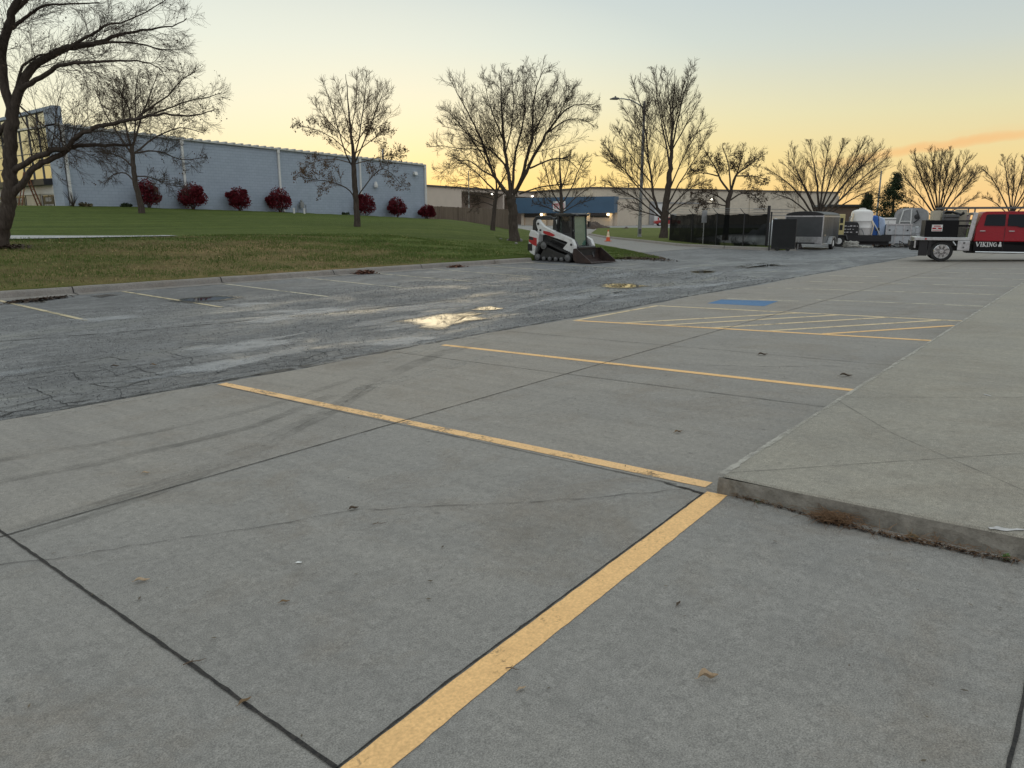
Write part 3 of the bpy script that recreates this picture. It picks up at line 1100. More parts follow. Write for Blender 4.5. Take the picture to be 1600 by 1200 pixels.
puddle([(622, 502), (660, 496), (700, 491), (735, 488), (752, 491), (735, 495), (758, 499), (720, 506), (695, 514), (662, 512), (655, 505)])
puddle([(735, 484), (765, 479), (788, 482), (770, 485)])
puddle([(938, 447), (958, 443), (990, 444), (1012, 448), (985, 451), (955, 450)])
puddle([(1080, 425), (1098, 422.5), (1120, 424), (1108, 427), (1092, 427)], 1.2)
puddle([(1152, 418), (1168, 414), (1192, 411.5), (1212, 413), (1224, 416), (1195, 417), (1170, 419)])
puddle([(262, 470), (290, 466), (332, 463), (374, 464), (352, 470), (300, 474)], 1.25)
puddle([(34, 473), (58, 468.5), (82, 469), (66, 473)])
puddle([(140, 463), (165, 460), (188, 461), (160, 465)])
M_bright_sheen = wet_mat('bright_sheen_film', False)
M_bright_sheen.node_tree.nodes['Principled BSDF'].inputs['Base Color'].default_value = (0.40, 0.41, 0.42, 1)  # near-white colour paints the brighter streaks of reflected sky
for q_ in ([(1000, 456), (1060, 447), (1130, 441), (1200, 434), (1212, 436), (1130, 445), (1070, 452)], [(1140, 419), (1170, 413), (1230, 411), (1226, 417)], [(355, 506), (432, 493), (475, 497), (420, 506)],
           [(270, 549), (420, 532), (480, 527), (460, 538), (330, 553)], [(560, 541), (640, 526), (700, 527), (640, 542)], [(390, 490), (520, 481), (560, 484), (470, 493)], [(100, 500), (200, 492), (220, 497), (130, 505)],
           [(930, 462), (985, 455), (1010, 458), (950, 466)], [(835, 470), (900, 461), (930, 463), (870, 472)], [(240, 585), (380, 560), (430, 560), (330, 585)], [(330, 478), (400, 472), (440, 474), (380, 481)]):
    puddle(q_, 1.5, 0.14, 2, M_bright_sheen, None, 'painted_sheen', 0.0075)
rd = random.Random(21)  # scattered patches of painted sky sheen
for i in range(46):
    cx = rd.uniform(2.0, 26.0)
    cy = 10.3 + rd.gauss(0, 1.7)
    if cy < 8.1:
        cy = 8.1 + rd.random()
    a = rd.uniform(0.30, 0.95) * (1 + cx / 26)
    b = a * rd.uniform(0.13, 0.26)
    th = rd.uniform(-0.25, 0.25)
    P_ = []
    for j in range(9):
        q = 2 * math.pi * j / 9
        x, y = a * math.cos(q) * rd.uniform(0.8, 1.2), b * math.sin(q) * rd.uniform(0.8, 1.2)
        P_.append(Vector((cx + x * math.cos(th) - y * math.sin(th), cy + x * math.sin(th) + y * math.cos(th))))
    puddle(None, 1.5, 0.12, 1, M_sheen, P_, 'painted_sheen', 0.006 + 0.0004 * (i % 4))

# ================================================================== TREES
def bark_mat(name, a, b):
    k = NT(name)
    n = k.noise(3, 6, 0.7, vec=k.map((6, 6, 1.2)))
    k.set(k.ramp(n, 0.3, 0.7, a, b), 0.9, 0, k.bump(k.noise(4, 5, 0.7, vec=k.map((9, 9, 1.5))), 0.8, 0.03), 0.15)
    return k.m


M_bark = bark_mat('bark', (0.034, 0.027, 0.022), (0.100, 0.080, 0.065))
M_twig = simple('twig_bark', (0.070, 0.054, 0.043), 0.9, 0, 0.3, 2, spec=0.1)
M_twig2 = simple('tan_twig_bark', (0.130, 0.092, 0.064), 0.9, 0, 0.3, 2, spec=0.1)


def leaf_mat(name, a, b, sc=1.5):
    k = NT(name)
    k.set(k.ramp(k.noise(sc, 4, 0.7), 0.3, 0.7, a, b), 0.75, 0, None, 0.25)
    return k.m


M_deadleaf = leaf_mat('dead_leaf', (0.040, 0.028, 0.018), (0.095, 0.062, 0.036), 3)
M_tanleaf = leaf_mat('tan_leaf', (0.075, 0.048, 0.028), (0.150, 0.095, 0.055), 3)


class TubeSet:
    """many tapering tubes in one mesh"""
    def __init__(self):
        self.v, self.f = [], []
        self.o = 0

    def add(self, pts, rad, n):
        o = self.o
        up = None
        L = len(pts)
        for i in range(L):
            a = pts[max(i - 1, 0)]
            b = pts[min(i + 1, L - 1)]
            d = (b - a).normalized()
            if up is None:
                up = d.orthogonal().normalized()
            else:
                up = up - d * up.dot(d)
                up = up.normalized() if up.length > 1e-5 else d.orthogonal().normalized()
            w = d.cross(up)
            p = pts[i]
            r = rad[i]
            for k in range(n):
                c, s = math.cos(2 * math.pi * k / n) * r, math.sin(2 * math.pi * k / n) * r
                self.v.append((p.x + up.x * c + w.x * s, p.y + up.y * c + w.y * s, p.z + up.z * c + w.z * s))
        for i in range(L - 1):
            for k in range(n):
                q = o + i * n
                self.f.append((q + k, q + (k + 1) % n, q + n + (k + 1) % n, q + n + k))
        self.o += L * n


def smooth_chain(pts, rad, sub=3, wob=0.0):
    """Catmull-Rom through the traced limb points"""
    P = [pts[0] * 2 - pts[1]] + list(pts) + [pts[-1] * 2 - pts[-2]]
    out, rr = [], []
    for i in range(1, len(P) - 2):
        p0, p1, p2, p3 = P[i - 1:i + 3]
        for j in range(sub):
            t = j / sub
            q = 0.5 * ((2 * p1) + (p2 - p0) * t + (2 * p0 - 5 * p1 + 4 * p2 - p3) * t * t + (3 * p1 - p0 - 3 * p2 + p3) * t ** 3)
            if wob:
                q = q + Vector((random.uniform(-wob, wob), random.uniform(-wob, wob), random.uniform(-wob, wob)))
            out.append(q)
            rr.append(rad[i - 1] + (rad[i] - rad[i - 1]) * t)
    out.append(pts[-1])
    rr.append(rad[-1])
    return out, rr


def along(pts, u):
    x = u * (len(pts) - 1)
    i = min(int(x), len(pts) - 2)
    return pts[i].lerp(pts[i + 1], x - i), (pts[i + 1] - pts[i]).normalized(), i, x - i


def make_tree(name, label, base, trunk, limbs, depth=None, spread=0.35, up=0.25, dens=1.0, twig=None, levels=3, tw=0.00015, lr=0.74, leaves=None,
              leaf_n=0, leaf_size=0.07, leaf_low=1.0, lens=(0.46, 0.54, 0.58), group=None, tw_mat=None, droop=0.0, ang=(26, 58), cat='tree',
              umin=0.22, leaf_clump=1, seed=None):
    """trunk and limbs are traced as (pixel x, pixel y, radius in pixels); a limb may give its own depth swing"""
    rs = random.Random(seed if seed is not None else name + label)
    b = G(*base) if depth is None else V(base[0], base[1], depth)
    if depth is not None:
        b.z = zground(b.x, b.y)
    D = depth_of(b)
    mpp = D / (FOC * math.cos(PITCH) + 260 * math.sin(PITCH)) * 1.0
    twig = tw * D
    root = thing(name, label, cat, b, FACE, group)
    inv = Matrix.Rotation(-FACE, 3, 'Z')

    def loc(px, py, dd):
        w = V(px, py, D + dd)
        return inv @ (w - b)
    ts, cs = TubeSet(), TubeSet()
    tips = []
    tp = [loc(x, y, 0) for x, y, r in trunk]
    tp[0].z = min(tp[0].z, 0) - 0.25
    tr = [r * mpp for x, y, r in trunk]
    tr[0] *= 1.25
    pts, rad = smooth_chain(tp, tr, 4, 0.012 * tr[0] / 0.1)
    ts.add(pts, rad, 10)
    chains = []
    for i, lb in enumerate(limbs):
        n = len(lb)
        sw = (rs.uniform(-1, 1)) * spread
        Lpx = math.hypot(lb[-1][0] - lb[0][0], lb[-1][1] - lb[0][1])
        q = [loc(x, y, sw * Lpx * mpp * (j / (n - 1)) ** 1.2) for j, (x, y, r) in enumerate(lb)]
        r = [max(z * mpp * lr, twig) for x, y, z in lb]
        pts, rad = smooth_chain(q, r, 3, 0.03 * Lpx * mpp / 6)
        (ts if r[0] > 0.035 else cs).add(pts, rad, 7 if r[0] > 0.05 else 5)
        L = sum((pts[j + 1] - pts[j]).length for j in range(len(pts) - 1))
        chains.append((pts, rad, L))

    def grow(pts, rad, L, lvl):
        cnt = (int(L * 2.9 * dens) + 5, int(L * 4.2 * dens) + 4, int(L * 3.6 * dens) + 3)[lvl] if lvl < 3 else 0
        cnt = min(cnt, (44, 14, 6)[lvl])
        for i in range(cnt):
            u = umin + (1 - umin) * ((i + rs.random()) / cnt) if lvl == 0 else 0.12 + 0.88 * ((i + rs.random()) / cnt)
            u = min(u, 0.995)
            p, d, k, f = along(pts, u)
            rr = rad[k] + (rad[k + 1] - rad[k]) * f
            perp = d.orthogonal().normalized()
            perp = Matrix.Rotation(rs.uniform(0, 2 * math.pi), 3, d) @ perp
            a = R(rs.uniform(*ang)) * (1.0, 0.85, 0.80)[lvl]
            dirv = d * math.cos(a) + perp * math.sin(a)
            dirv.z += up * 0.6 * rs.uniform(0.2, 1.2) - droop * rs.random()
            dirv.normalize()
            l2 = L * lens[lvl] * ((1.02 - 0.80 * u) if lvl == 0 else (1.08 - 0.62 * u)) * rs.uniform(0.55, 1.2)
            if lvl:
                l2 = max(l2, 0.24)
            e_ = p + dirv * l2
            for v_, lo_, hi_ in ((e_.x, xlo, xhi), (e_.z, -9, zhi)):
                b0 = p.x if hi_ == xhi else p.z
                if v_ > hi_:
                    l2 *= max(0.25, min(1, (hi_ - b0) / max(v_ - b0, 1e-3)))
                elif v_ < lo_:
                    l2 *= max(0.25, min(1, (b0 - lo_) / max(b0 - v_, 1e-3)))
            ns = 4 if lvl < 2 else 3
            q = p.copy()
            cp = [q.copy()]
            for s_ in range(ns):
                dirv = (dirv + Vector((rs.uniform(-1, 1), rs.uniform(-1, 1), rs.uniform(-1, 1))) * 0.17 + Vector((0, 0, (up - droop) * 0.10))).normalized()
                q = q + dirv * (l2 / ns)
                cp.append(q.copy())
            r0 = max(min(rr * 0.62, l2 * (0.0068, 0.0065, 0.006)[lvl] + twig * 0.4), twig)
            cr = [r0 + (twig * 0.75 - r0) * (j / ns) for j in range(ns + 1)]
            cs.add(cp, cr, 4 if r0 > twig * 2.2 else 3)
            if lvl + 1 < levels:
                grow(cp, cr, l2, lvl + 1)
            else:
                tips.append(cp[-1])
                tips.append(cp[1])
    xlo = min(min(q.x for q in c[0]) for c in chains) - 0.1
    xhi = max(max(q.x for q in c[0]) for c in chains) + 0.1
    zhi = max(max(q.z for q in c[0]) for c in chains) + 0.1
    for pts, rad, L in chains:
        grow(pts, rad, L, 0)
    np_mesh('trunk', ts.v, ts.f, M_bark, root, smooth=True)
    if cs.v:
        np_mesh('crown', cs.v, cs.f, tw_mat or M_twig, root)
    if leaves and leaf_n and tips:
        zs = sorted(p.z for p in tips)
        zc = zs[int((len(zs) - 1) * leaf_low)]
        cand = [p for p in tips if p.z <= zc]
        lv, lf = [], []
        for i in range(leaf_n):
            c0 = rs.choice(cand)
            for j in range(leaf_clump):
                c = c0 + Vector((rs.gauss(0, 1), rs.gauss(0, 1), rs.gauss(0, 1) - 0.6)) * leaf_size * (0.4 if leaf_clump == 1 else 1.0)
                a = Vector((rs.uniform(-1, 1), rs.uniform(-1, 1), rs.uniform(-1.4, 0.3))).normalized() * leaf_size * rs.uniform(0.6, 1.3)
                w = a.orthogonal().normalized()
                w = Matrix.Rotation(rs.uniform(0, 6.28), 3, a.normalized()) @ w * leaf_size * rs.uniform(0.25, 0.5)
                o = len(lv)
                m = c + a * 0.5
                lv += [c, m + w, c + a, m - w * 0.8]
                lf.append((o, o + 1, o + 2, o + 3))
        np_mesh('dead_leaves', lv, lf, leaves, root)
    return root


make_tree('bare_tree', 'large bare tree with long low limbs on the bank at the left edge', (2, 386),
          [(-4, 388, 13), (2, 372, 11), (8, 345, 10.5), (13, 320, 10.5), (15, 295, 10.5), (15, 265, 10), (16, 235, 9.5), (18, 200, 9), (20, 166, 9)],
          [[(19, 172, 8), (8, 140, 7), (4, 105, 6.5), (5, 75, 6.5), (13, 40, 6.5), (22, 12, 5.5), (36, -20, 4.5), (48, -60, 3), (60, -110, 1.5)],
           [(10, 50, 4), (28, 36, 3), (44, 24, 2.4), (70, 8, 2), (110, 6, 1.4), (155, 4, 0.9)],
           [(20, 20, 4), (40, 0, 3.2), (70, -30, 2.4), (110, -55, 1.4)],
           [(3, 95, 4), (-15, 70, 3.5), (-30, 35, 3), (-45, -10, 2)],
           [(20, 170, 8), (28, 150, 7.5), (40, 122, 7), (58, 98, 6.3), (84, 85, 5.8), (108, 75, 5.2), (135, 71, 4.4), (165, 62, 3.4), (195, 52, 2.4), (235, 46, 1.6), (270, 40, 1), (292, 28, 0.7)],
           [(110, 75, 2.6), (128, 62, 2.4), (150, 50, 2.1), (165, 40, 1.8), (200, 32, 1.2), (240, 12, 0.8), (262, -4, 0.6)],
           [(34, 138, 5), (55, 126, 4), (80, 110, 3.6), (100, 101, 3.2), (125, 98, 2.6), (160, 95, 2), (200, 94, 1.4), (235, 100, 0.9), (255, 112, 0.6)],
           [(140, 70, 2.6), (175, 66, 2), (215, 68, 1.5), (255, 78, 1), (285, 76, 0.6)],
           [(22, 155, 2.6), (30, 118, 2.2), (36, 103, 2), (58, 88, 1.7), (78, 84, 1.2)],
           [(16, 272, 6), (34, 258, 5), (55, 246, 4.4), (80, 236, 4.2), (105, 231, 4.0), (112, 222, 3.8), (132, 208, 3.6), (155, 198, 3.4), (180, 193, 3.0), (205, 188, 2.6), (235, 180, 2.2), (270, 178, 1.6), (305, 180, 1.1), (335, 172, 0.7)],
           [(210, 188, 1.8), (235, 168, 1.5), (262, 150, 1.2), (285, 125, 0.9), (305, 112, 0.6)],
           [(225, 184, 1.7), (260, 170, 1.4), (295, 158, 1.1), (325, 152, 0.8), (343, 146, 0.5)],
           [(205, 190, 1.4), (202, 172, 1.2), (192, 150, 1.0), (180, 128, 0.7)],
           [(22, 302, 7), (38, 283, 5.5), (52, 264, 5), (74, 251, 4.6), (98, 240, 4.2), (108, 232, 3.8), (130, 227, 3.2), (165, 227, 2.6), (206, 226, 2.0)],
           [(14, 190, 5), (0, 205, 4.5), (-14, 225, 4), (-30, 235, 3.5)],
           [(24, 160, 1.5), (60, 190, 1.1), (90, 215, 0.8), (120, 250, 0.6)],
           [(30, 175, 1.3), (48, 210, 1.0), (58, 245, 0.7)]],
          spread=0.30, up=0.12, droop=0.10, dens=1.55, lens=(0.36, 0.58, 0.66), lr=0.92, leaves=M_deadleaf, leaf_n=420, leaf_size=0.055, leaf_clump=3, umin=0.20, ang=(25, 55), seed=3)

make_tree('bare_tree', 'small young tree leaning left before the left end of the grey block wall', (222, 333),
          [(223, 335, 4.6), (217, 308, 4.2), (211, 283, 4.0), (208, 255, 3.6), (206, 230, 3.2)],
          [[(206, 235, 2.6), (197, 200, 2.0), (191, 160, 1.3), (194, 122, 0.7)], [(206, 232, 2.4), (219, 190, 1.8), (233, 150, 1.2), (246, 116, 0.7)],
           [(206, 240, 2.2), (182, 206, 1.6), (162, 172, 1.1), (150, 142, 0.7)], [(207, 242, 2.2), (244, 214, 1.6), (282, 200, 1.1), (318, 208, 0.7)],
           [(209, 262, 2.0), (190, 246, 1.5), (172, 240, 1.1), (152, 236, 0.7)], [(211, 286, 1.7), (197, 271, 1.4), (177, 273, 1.0), (162, 288, 0.6)],
           [(212, 275, 1.5), (235, 277, 1.2), (262, 288, 0.8), (288, 292, 0.6)], [(208, 240, 1.8), (246, 236, 1.4), (284, 250, 1.0), (322, 246, 0.6)],
           [(207, 236, 2.0), (212, 195, 1.5), (211, 150, 1.0), (216, 112, 0.6)]],
          spread=0.7, up=0.2, dens=1.08, leaves=M_deadleaf, leaf_n=70, leaf_size=0.11, leaf_low=0.55, leaf_clump=3, levels=3, seed=5)

make_tree('bare_tree', 'slender upright tree with tan hanging leaves before the middle of the grey wall', (558, 354),
          [(558, 356, 4.6), (557, 325, 4.2), (555, 300, 4.2), (553, 265, 3.8), (551, 235, 2.6), (547, 195, 1.5), (543, 150, 0.8), (540, 116, 0.35)],
          [[(556, 310, 1.9), (541, 293, 1.6), (516, 284, 1.3), (490, 281, 1.0), (462, 274, 0.6)], [(560, 305, 1.8), (574, 286, 1.5), (586, 271, 1.3), (600, 264, 1.0), (616, 276, 0.8), (630, 292, 0.5)],
           [(553, 262, 2.3), (540, 240, 1.9), (530, 208, 1.5), (519, 170, 1.1), (508, 134, 0.6)], [(554, 250, 2.2), (562, 208, 1.7), (570, 155, 1.2), (573, 112, 0.6)],
           [(554, 255, 2.0), (574, 208, 1.6), (590, 166, 1.1), (600, 140, 0.6)], [(547, 240, 1.6), (520, 216, 1.2), (492, 202, 0.9), (465, 196, 0.5)],
           [(555, 240, 1.4), (585, 216, 1.1), (608, 206, 0.6)], [(551, 256, 1.4), (525, 249, 1.1), (498, 251, 0.8), (478, 258, 0.5)],
           [(555, 256, 1.4), (590, 247, 1.1), (612, 241, 0.8), (632, 240, 0.5)], [(549, 215, 1.5), (537, 172, 1.1), (526, 130, 0.6)],
           [(549, 205, 1.5), (556, 160, 1.0), (557, 118, 0.6)], [(546, 225, 1.3), (514, 190, 1.0), (488, 160, 0.6)], [(555, 225, 1.3), (580, 190, 1.0), (603, 172, 0.6)]],
          lr=0.58, spread=0.7, up=0.34, dens=0.88, leaves=M_tanleaf, leaf_n=2600, leaf_size=0.10, leaf_low=0.5, tw_mat=M_twig2, ang=(26, 58), seed=8)

make_tree('bare_tree', 'small leaning tree with a few dead leaves before the wooden fence', (770, 360),
          [(769, 361, 3.6), (771, 340, 3.2), (774, 315, 3.0), (776, 296, 2.8)],
          [[(776, 300, 1.9), (761, 286, 1.5), (742, 268, 1.1), (722, 252, 0.8), (698, 242, 0.5)], [(776, 298, 2.0), (774, 272, 1.5), (767, 250, 0.9), (762, 232, 0.6)],
           [(777, 298, 1.9), (786, 280, 1.5), (797, 262, 0.9), (806, 248, 0.6)], [(772, 322, 1.3), (756, 316, 1.0), (741, 320, 0.8), (724, 316, 0.5)],
           [(776, 310, 1.2), (792, 300, 0.9), (806, 302, 0.6)], [(775, 305, 1.2), (755, 296, 1.0), (730, 290, 0.7), (700, 286, 0.5)], [(775, 312, 1.2), (752, 306, 0.9), (735, 304, 0.6)]],
          spread=0.7, up=0.1, droop=0.06, dens=0.73, leaves=M_deadleaf, leaf_n=520, leaf_size=0.085, leaf_low=0.75, levels=3, seed=9)

make_tree('bare_tree', 'broad bare tree with many rising limbs on the lawn behind the loader', (803, 377),
          [(803, 379, 8.5), (803, 360, 7.4), (802, 338, 7.2), (800, 318, 7.2), (798, 304, 7.6)],
          [[(797, 306, 5), (795, 272, 4.2), (789, 235, 3.6), (786, 205, 3.1), (784, 174, 2.2), (783, 142, 1.3), (783, 110, 0.7)],
           [(795, 306, 4.4), (779, 284, 3.7), (766, 260, 3.2), (751, 216, 2.5), (736, 187, 1.8), (720, 156, 1.1), (706, 130, 0.6)],
           [(788, 300, 2.8), (772, 277, 2.2), (755, 267, 1.8), (735, 252, 1.4), (714, 252, 1.0), (698, 264, 0.7), (688, 270, 0.5)],
           [(760, 240, 1.6), (745, 233, 1.3), (716, 232, 1.0), (692, 228, 0.7), (670, 230, 0.5)],
           [(797, 285, 3.2), (788, 257, 2.5), (770, 238, 1.9), (748, 222, 1.4), (722, 205, 0.9), (690, 197, 0.5)],
           [(800, 302, 4.0), (802, 268, 3.2), (806, 238, 2.5), (814, 204, 1.9), (820, 174, 1.4), (818, 140, 0.9), (816, 108, 0.5)],
           [(803, 303, 4.6), (815, 276, 4.0), (825, 240, 3.6), (833, 208, 2.8), (832, 176, 2.1), (839, 134, 1.2), (852, 106, 0.6)],
           [(805, 302, 4.8), (822, 270, 4.0), (839, 236, 3.4), (853, 210, 2.8), (871, 185, 2.1), (891, 167, 1.5), (912, 163, 1.0), (934, 165, 0.5)],
           [(834, 210, 2.2), (843, 190, 2.0), (849, 180, 1.6), (862, 150, 1.0), (872, 124, 0.5)],
           [(855, 208, 1.8), (880, 190, 1.4), (905, 186, 0.9), (928, 196, 0.5)],
           [(828, 263, 2.4), (846, 255, 2.0), (866, 248, 1.6), (884, 249, 1.2), (899, 260, 0.8), (908, 274, 0.5)],
           [(811, 303, 2.0), (838, 294, 1.7), (866, 289, 1.3), (892, 288, 0.7)],
           [(787, 222, 2.0), (775, 190, 1.5), (764, 160, 1.0), (756, 124, 0.5)], [(790, 240, 1.9), (800, 195, 1.4), (802, 150, 0.9), (800, 115, 0.5)],
           [(766, 262, 1.8), (742, 225, 1.4), (715, 190, 0.9), (698, 172, 0.5)], [(871, 185, 1.4), (885, 155, 1.0), (900, 132, 0.5)]],
          lr=0.64, spread=0.6, up=0.26, dens=1.08, leaves=M_deadleaf, leaf_n=260, leaf_size=0.07, leaf_low=0.5, seed=11)

make_tree('bare_tree', 'small bare tree with a straight stem standing before the blue fascia', (878, 352),
          [(878, 354, 3.2), (878, 335, 2.8), (877, 312, 2.6), (876, 288, 2.0), (875, 262, 1.2), (874, 232, 0.6)],
          [[(877, 322, 1.5), (862, 298, 1.2), (853, 268, 0.8), (848, 240, 0.5)], [(878, 318, 1.5), (895, 290, 1.2), (906, 262, 0.8), (916, 244, 0.5)],
           [(877, 330, 1.3), (857, 312, 1.0), (838, 296, 0.6)], [(878, 330, 1.3), (903, 306, 1.0), (930, 286, 0.6)], [(877, 300, 1.3), (866, 272, 1.0), (862, 238, 0.5)],
           [(876, 298, 1.3), (886, 268, 1.0), (892, 236, 0.5)], [(877, 333, 1.1), (850, 322, 0.9), (832, 318, 0.5)], [(878, 332, 1.1), (905, 318, 0.8), (925, 312, 0.5)]],
          depth=72, spread=0.7, up=0.32, dens=0.46, levels=3, ang=(20, 45), seed=13)

make_tree('bare_tree', 'tallest bare tree with dense rising branches, beside the street lamp', (1037, 374),
          [(1037, 376, 7), (1038, 358, 5.8), (1039, 340, 6.0), (1042, 312, 5.0), (1045, 285, 4.6), (1048, 255, 3.4), (1050, 215, 2.0), (1052, 165, 0.9), (1055, 108, 0.35)],
          [[(1047, 270, 3.0), (1040, 222, 2.2), (1030, 172, 1.4), (1020, 106, 0.6)], [(1048, 245, 2.8), (1058, 192, 2.0), (1068, 150, 1.3), (1082, 108, 0.6)],
           [(1037, 342, 4.0), (1024, 315, 3.6), (1018, 284, 3.2), (1013, 248, 2.6), (1009, 212, 2.0), (1003, 172, 1.3), (990, 130, 0.6)],
           [(1035, 338, 2.6), (1006, 305, 1.9), (984, 276, 1.4), (960, 246, 0.9), (942, 222, 0.5)], [(1034, 342, 2.3), (1002, 316, 1.7), (970, 297, 1.1), (944, 286, 0.5)],
           [(1017, 285, 1.8), (996, 258, 1.4), (976, 226, 0.9), (964, 200, 0.5)], [(1026, 318, 1.9), (998, 288, 1.4), (968, 262, 0.9), (938, 242, 0.5)],
           [(1044, 318, 2.3), (1061, 288, 1.8), (1079, 258, 1.2), (1096, 230, 0.8), (1106, 204, 0.5)], [(1046, 296, 2.2), (1062, 258, 1.7), (1081, 220, 1.1), (1100, 184, 0.5)],
           [(1042, 332, 2.6), (1066, 305, 1.8), (1086, 290, 1.2), (1108, 282, 0.5)], [(1050, 235, 2.0), (1070, 198, 1.4), (1092, 158, 0.6)],
           [(1049, 240, 2.0), (1036, 190, 1.3), (1030, 140, 0.6)], [(1012, 246, 1.6), (994, 205, 1.1), (974, 168, 0.5)], [(1040, 338, 2.0), (1062, 322, 1.5), (1085, 312, 0.9), (1104, 314, 0.5)],
           [(1051, 205, 1.8), (1046, 160, 1.2), (1042, 112, 0.5)], [(1052, 200, 1.6), (1062, 160, 1.1), (1072, 118, 0.5)], [(1033, 338, 2.0), (1000, 330, 1.3), (970, 322, 0.6)],
           [(1010, 220, 1.5), (1012, 180, 1.0), (1010, 140, 0.5)]],
          lr=0.56, spread=0.6, up=0.24, dens=0.73, ang=(18, 42), seed=15)

make_tree('bare_tree', 'round headed tree with clinging brown leaves behind the screened fence', (1134, 352),
          [(1134, 356, 4.2), (1136, 335, 3.6), (1138, 315, 3.6), (1142, 298, 3.4)],
          [[(1141, 302, 2.4), (1126, 281, 2.0), (1118, 263, 1.5), (1109, 247, 1.0), (1098, 230, 0.5)], [(1142, 300, 2.4), (1149, 275, 2.0), (1165, 262, 1.5), (1181, 250, 1.0), (1196, 240, 0.5)],
           [(1142, 298, 2.0), (1140, 270, 1.5), (1135, 246, 1.0), (1128, 226, 0.5)], [(1137, 318, 1.8), (1121, 306, 1.4), (1102, 300, 1.0), (1082, 302, 0.5)],
           [(1139, 314, 1.8), (1160, 302, 1.4), (1179, 306, 1.0), (1192, 320, 0.5)], [(1122, 275, 1.5), (1098, 270, 1.0), (1080, 272, 0.5)], [(1150, 275, 1.5), (1176, 275, 1.1), (1196, 280, 0.6)],
           [(1143, 296, 1.8), (1155, 260, 1.3), (1162, 232, 0.6)], [(1136, 322, 1.4), (1112, 318, 1.1), (1090, 322, 0.5)]],
          depth=57, spread=0.7, up=0.14, dens=0.73, leaves=M_deadleaf, leaf_n=5200, leaf_size=0.095, leaf_low=0.8, seed=17)

make_tree('bare_tree', 'wide spreading bare tree with several stems behind the enclosed trailer', (1279, 350),
          [(1279, 352, 7), (1279, 342, 6.2), (1279, 334, 5.6)],
          [[(1280, 336, 3.6), (1278, 302, 2.8), (1274, 270, 1.8), (1268, 240, 1.0), (1264, 220, 0.5)], [(1276, 338, 3.2), (1263, 306, 2.4), (1251, 280, 1.6), (1241, 255, 1.0), (1234, 232, 0.5)],
           [(1273, 338, 3.0), (1247, 302, 2.2), (1226, 282, 1.4), (1200, 264, 0.5)], [(1282, 335, 3.2), (1291, 300, 2.4), (1301, 270, 1.6), (1311, 242, 1.0), (1319, 222, 0.5)],
           [(1284, 336, 3.4), (1310, 300, 2.8), (1335, 270, 2.0), (1356, 250, 1.2), (1377, 228, 0.5)], [(1285, 340, 3.2), (1319, 306, 2.5), (1350, 276, 1.6), (1386, 246, 0.5)],
           [(1281, 335, 3.0), (1285, 292, 2.2), (1291, 252, 1.3), (1296, 222, 0.5)], [(1272, 340, 2.4), (1237, 312, 1.6), (1208, 302, 0.6)],
           [(1286, 340, 2.4), (1330, 312, 1.6), (1358, 300, 1.0), (1374, 306, 0.5)], [(1282, 330, 2.4), (1310, 285, 1.7), (1336, 250, 1.0), (1348, 224, 0.5)], [(1277, 330, 2.2), (1256, 290, 1.5), (1225, 256, 0.7)]],
          depth=66, lr=0.56, spread=0.6, up=0.34, tw=0.00011, dens=0.78, ang=(18, 45), seed=19)

make_tree('bare_tree', 'fan shaped bare tree of many thin stems behind the flatbed of the red truck', (1466, 348),
          [(1466, 350, 6), (1466, 340, 5.4), (1466, 332, 4.6)],
          [[(1466, 334, 2.6), (1462, 300, 2.0), (1458, 268, 1.3), (1455, 236, 0.5)], [(1464, 336, 2.6), (1448, 300, 1.9), (1436, 270, 1.2), (1426, 242, 0.5)], [(1462, 338, 2.4), (1438, 306, 1.7), (1420, 284, 1.1), (1404, 262, 0.5)],
           [(1468, 334, 2.6), (1474, 300, 2.0), (1480, 265, 1.3), (1486, 236, 0.5)], [(1469, 335, 2.6), (1486, 302, 1.9), (1500, 272, 1.2), (1512, 242, 0.5)], [(1470, 338, 2.4), (1495, 308, 1.7), (1514, 284, 1.1), (1532, 264, 0.5)],
           [(1467, 334, 2.2), (1468, 295, 1.6), (1470, 260, 1.0), (1472, 234, 0.5)], [(1470, 342, 1.8), (1500, 322, 1.2), (1526, 306, 0.5)], [(1462, 342, 1.8), (1435, 320, 1.2), (1408, 302, 0.5)],
           [(1465, 334, 2.0), (1452, 292, 1.4), (1442, 250, 0.6)], [(1468, 334, 2.0), (1482, 292, 1.4), (1498, 252, 0.6)]],
          depth=74, lr=0.56, spread=0.6, up=0.24, tw=0.00011, dens=0.78, ang=(14, 36), seed=21)

make_tree('bare_tree', 'bare tree rising above the red cab at the right edge', (1580, 350),
          [(1580, 352, 5), (1580, 340, 4.4), (1580, 330, 3.8)],
          [[(1580, 332, 2.2), (1576, 302, 1.6), (1572, 270, 1.0), (1568, 246, 0.5)], [(1579, 334, 2.2), (1564, 304, 1.6), (1552, 282, 1.0), (1538, 266, 0.5)], [(1581, 332, 2.2), (1590, 300, 1.6), (1598, 268, 1.0), (1604, 242, 0.5)],
           [(1582, 334, 2.2), (1602, 306, 1.6), (1620, 284, 1.0), (1638, 262, 0.5)], [(1580, 332, 2.0), (1583, 296, 1.4), (1586, 248, 0.5)], [(1578, 338, 1.6), (1556, 318, 1.1), (1536, 308, 0.5)], [(1582, 338, 1.6), (1606, 318, 1.1), (1630, 306, 0.5)],
           [(1581, 332, 1.8), (1608, 285, 1.2), (1622, 250, 0.5)]],
          depth=78, lr=0.56, spread=0.6, up=0.36, tw=0.00011, dens=0.69, ang=(14, 38), leaves=M_deadleaf, leaf_n=200, leaf_size=0.1, leaf_low=0.6, seed=23)

# evergreen
M_needle = leaf_mat('juniper_foliage', (0.014, 0.024, 0.010), (0.040, 0.058, 0.022), 2.2)


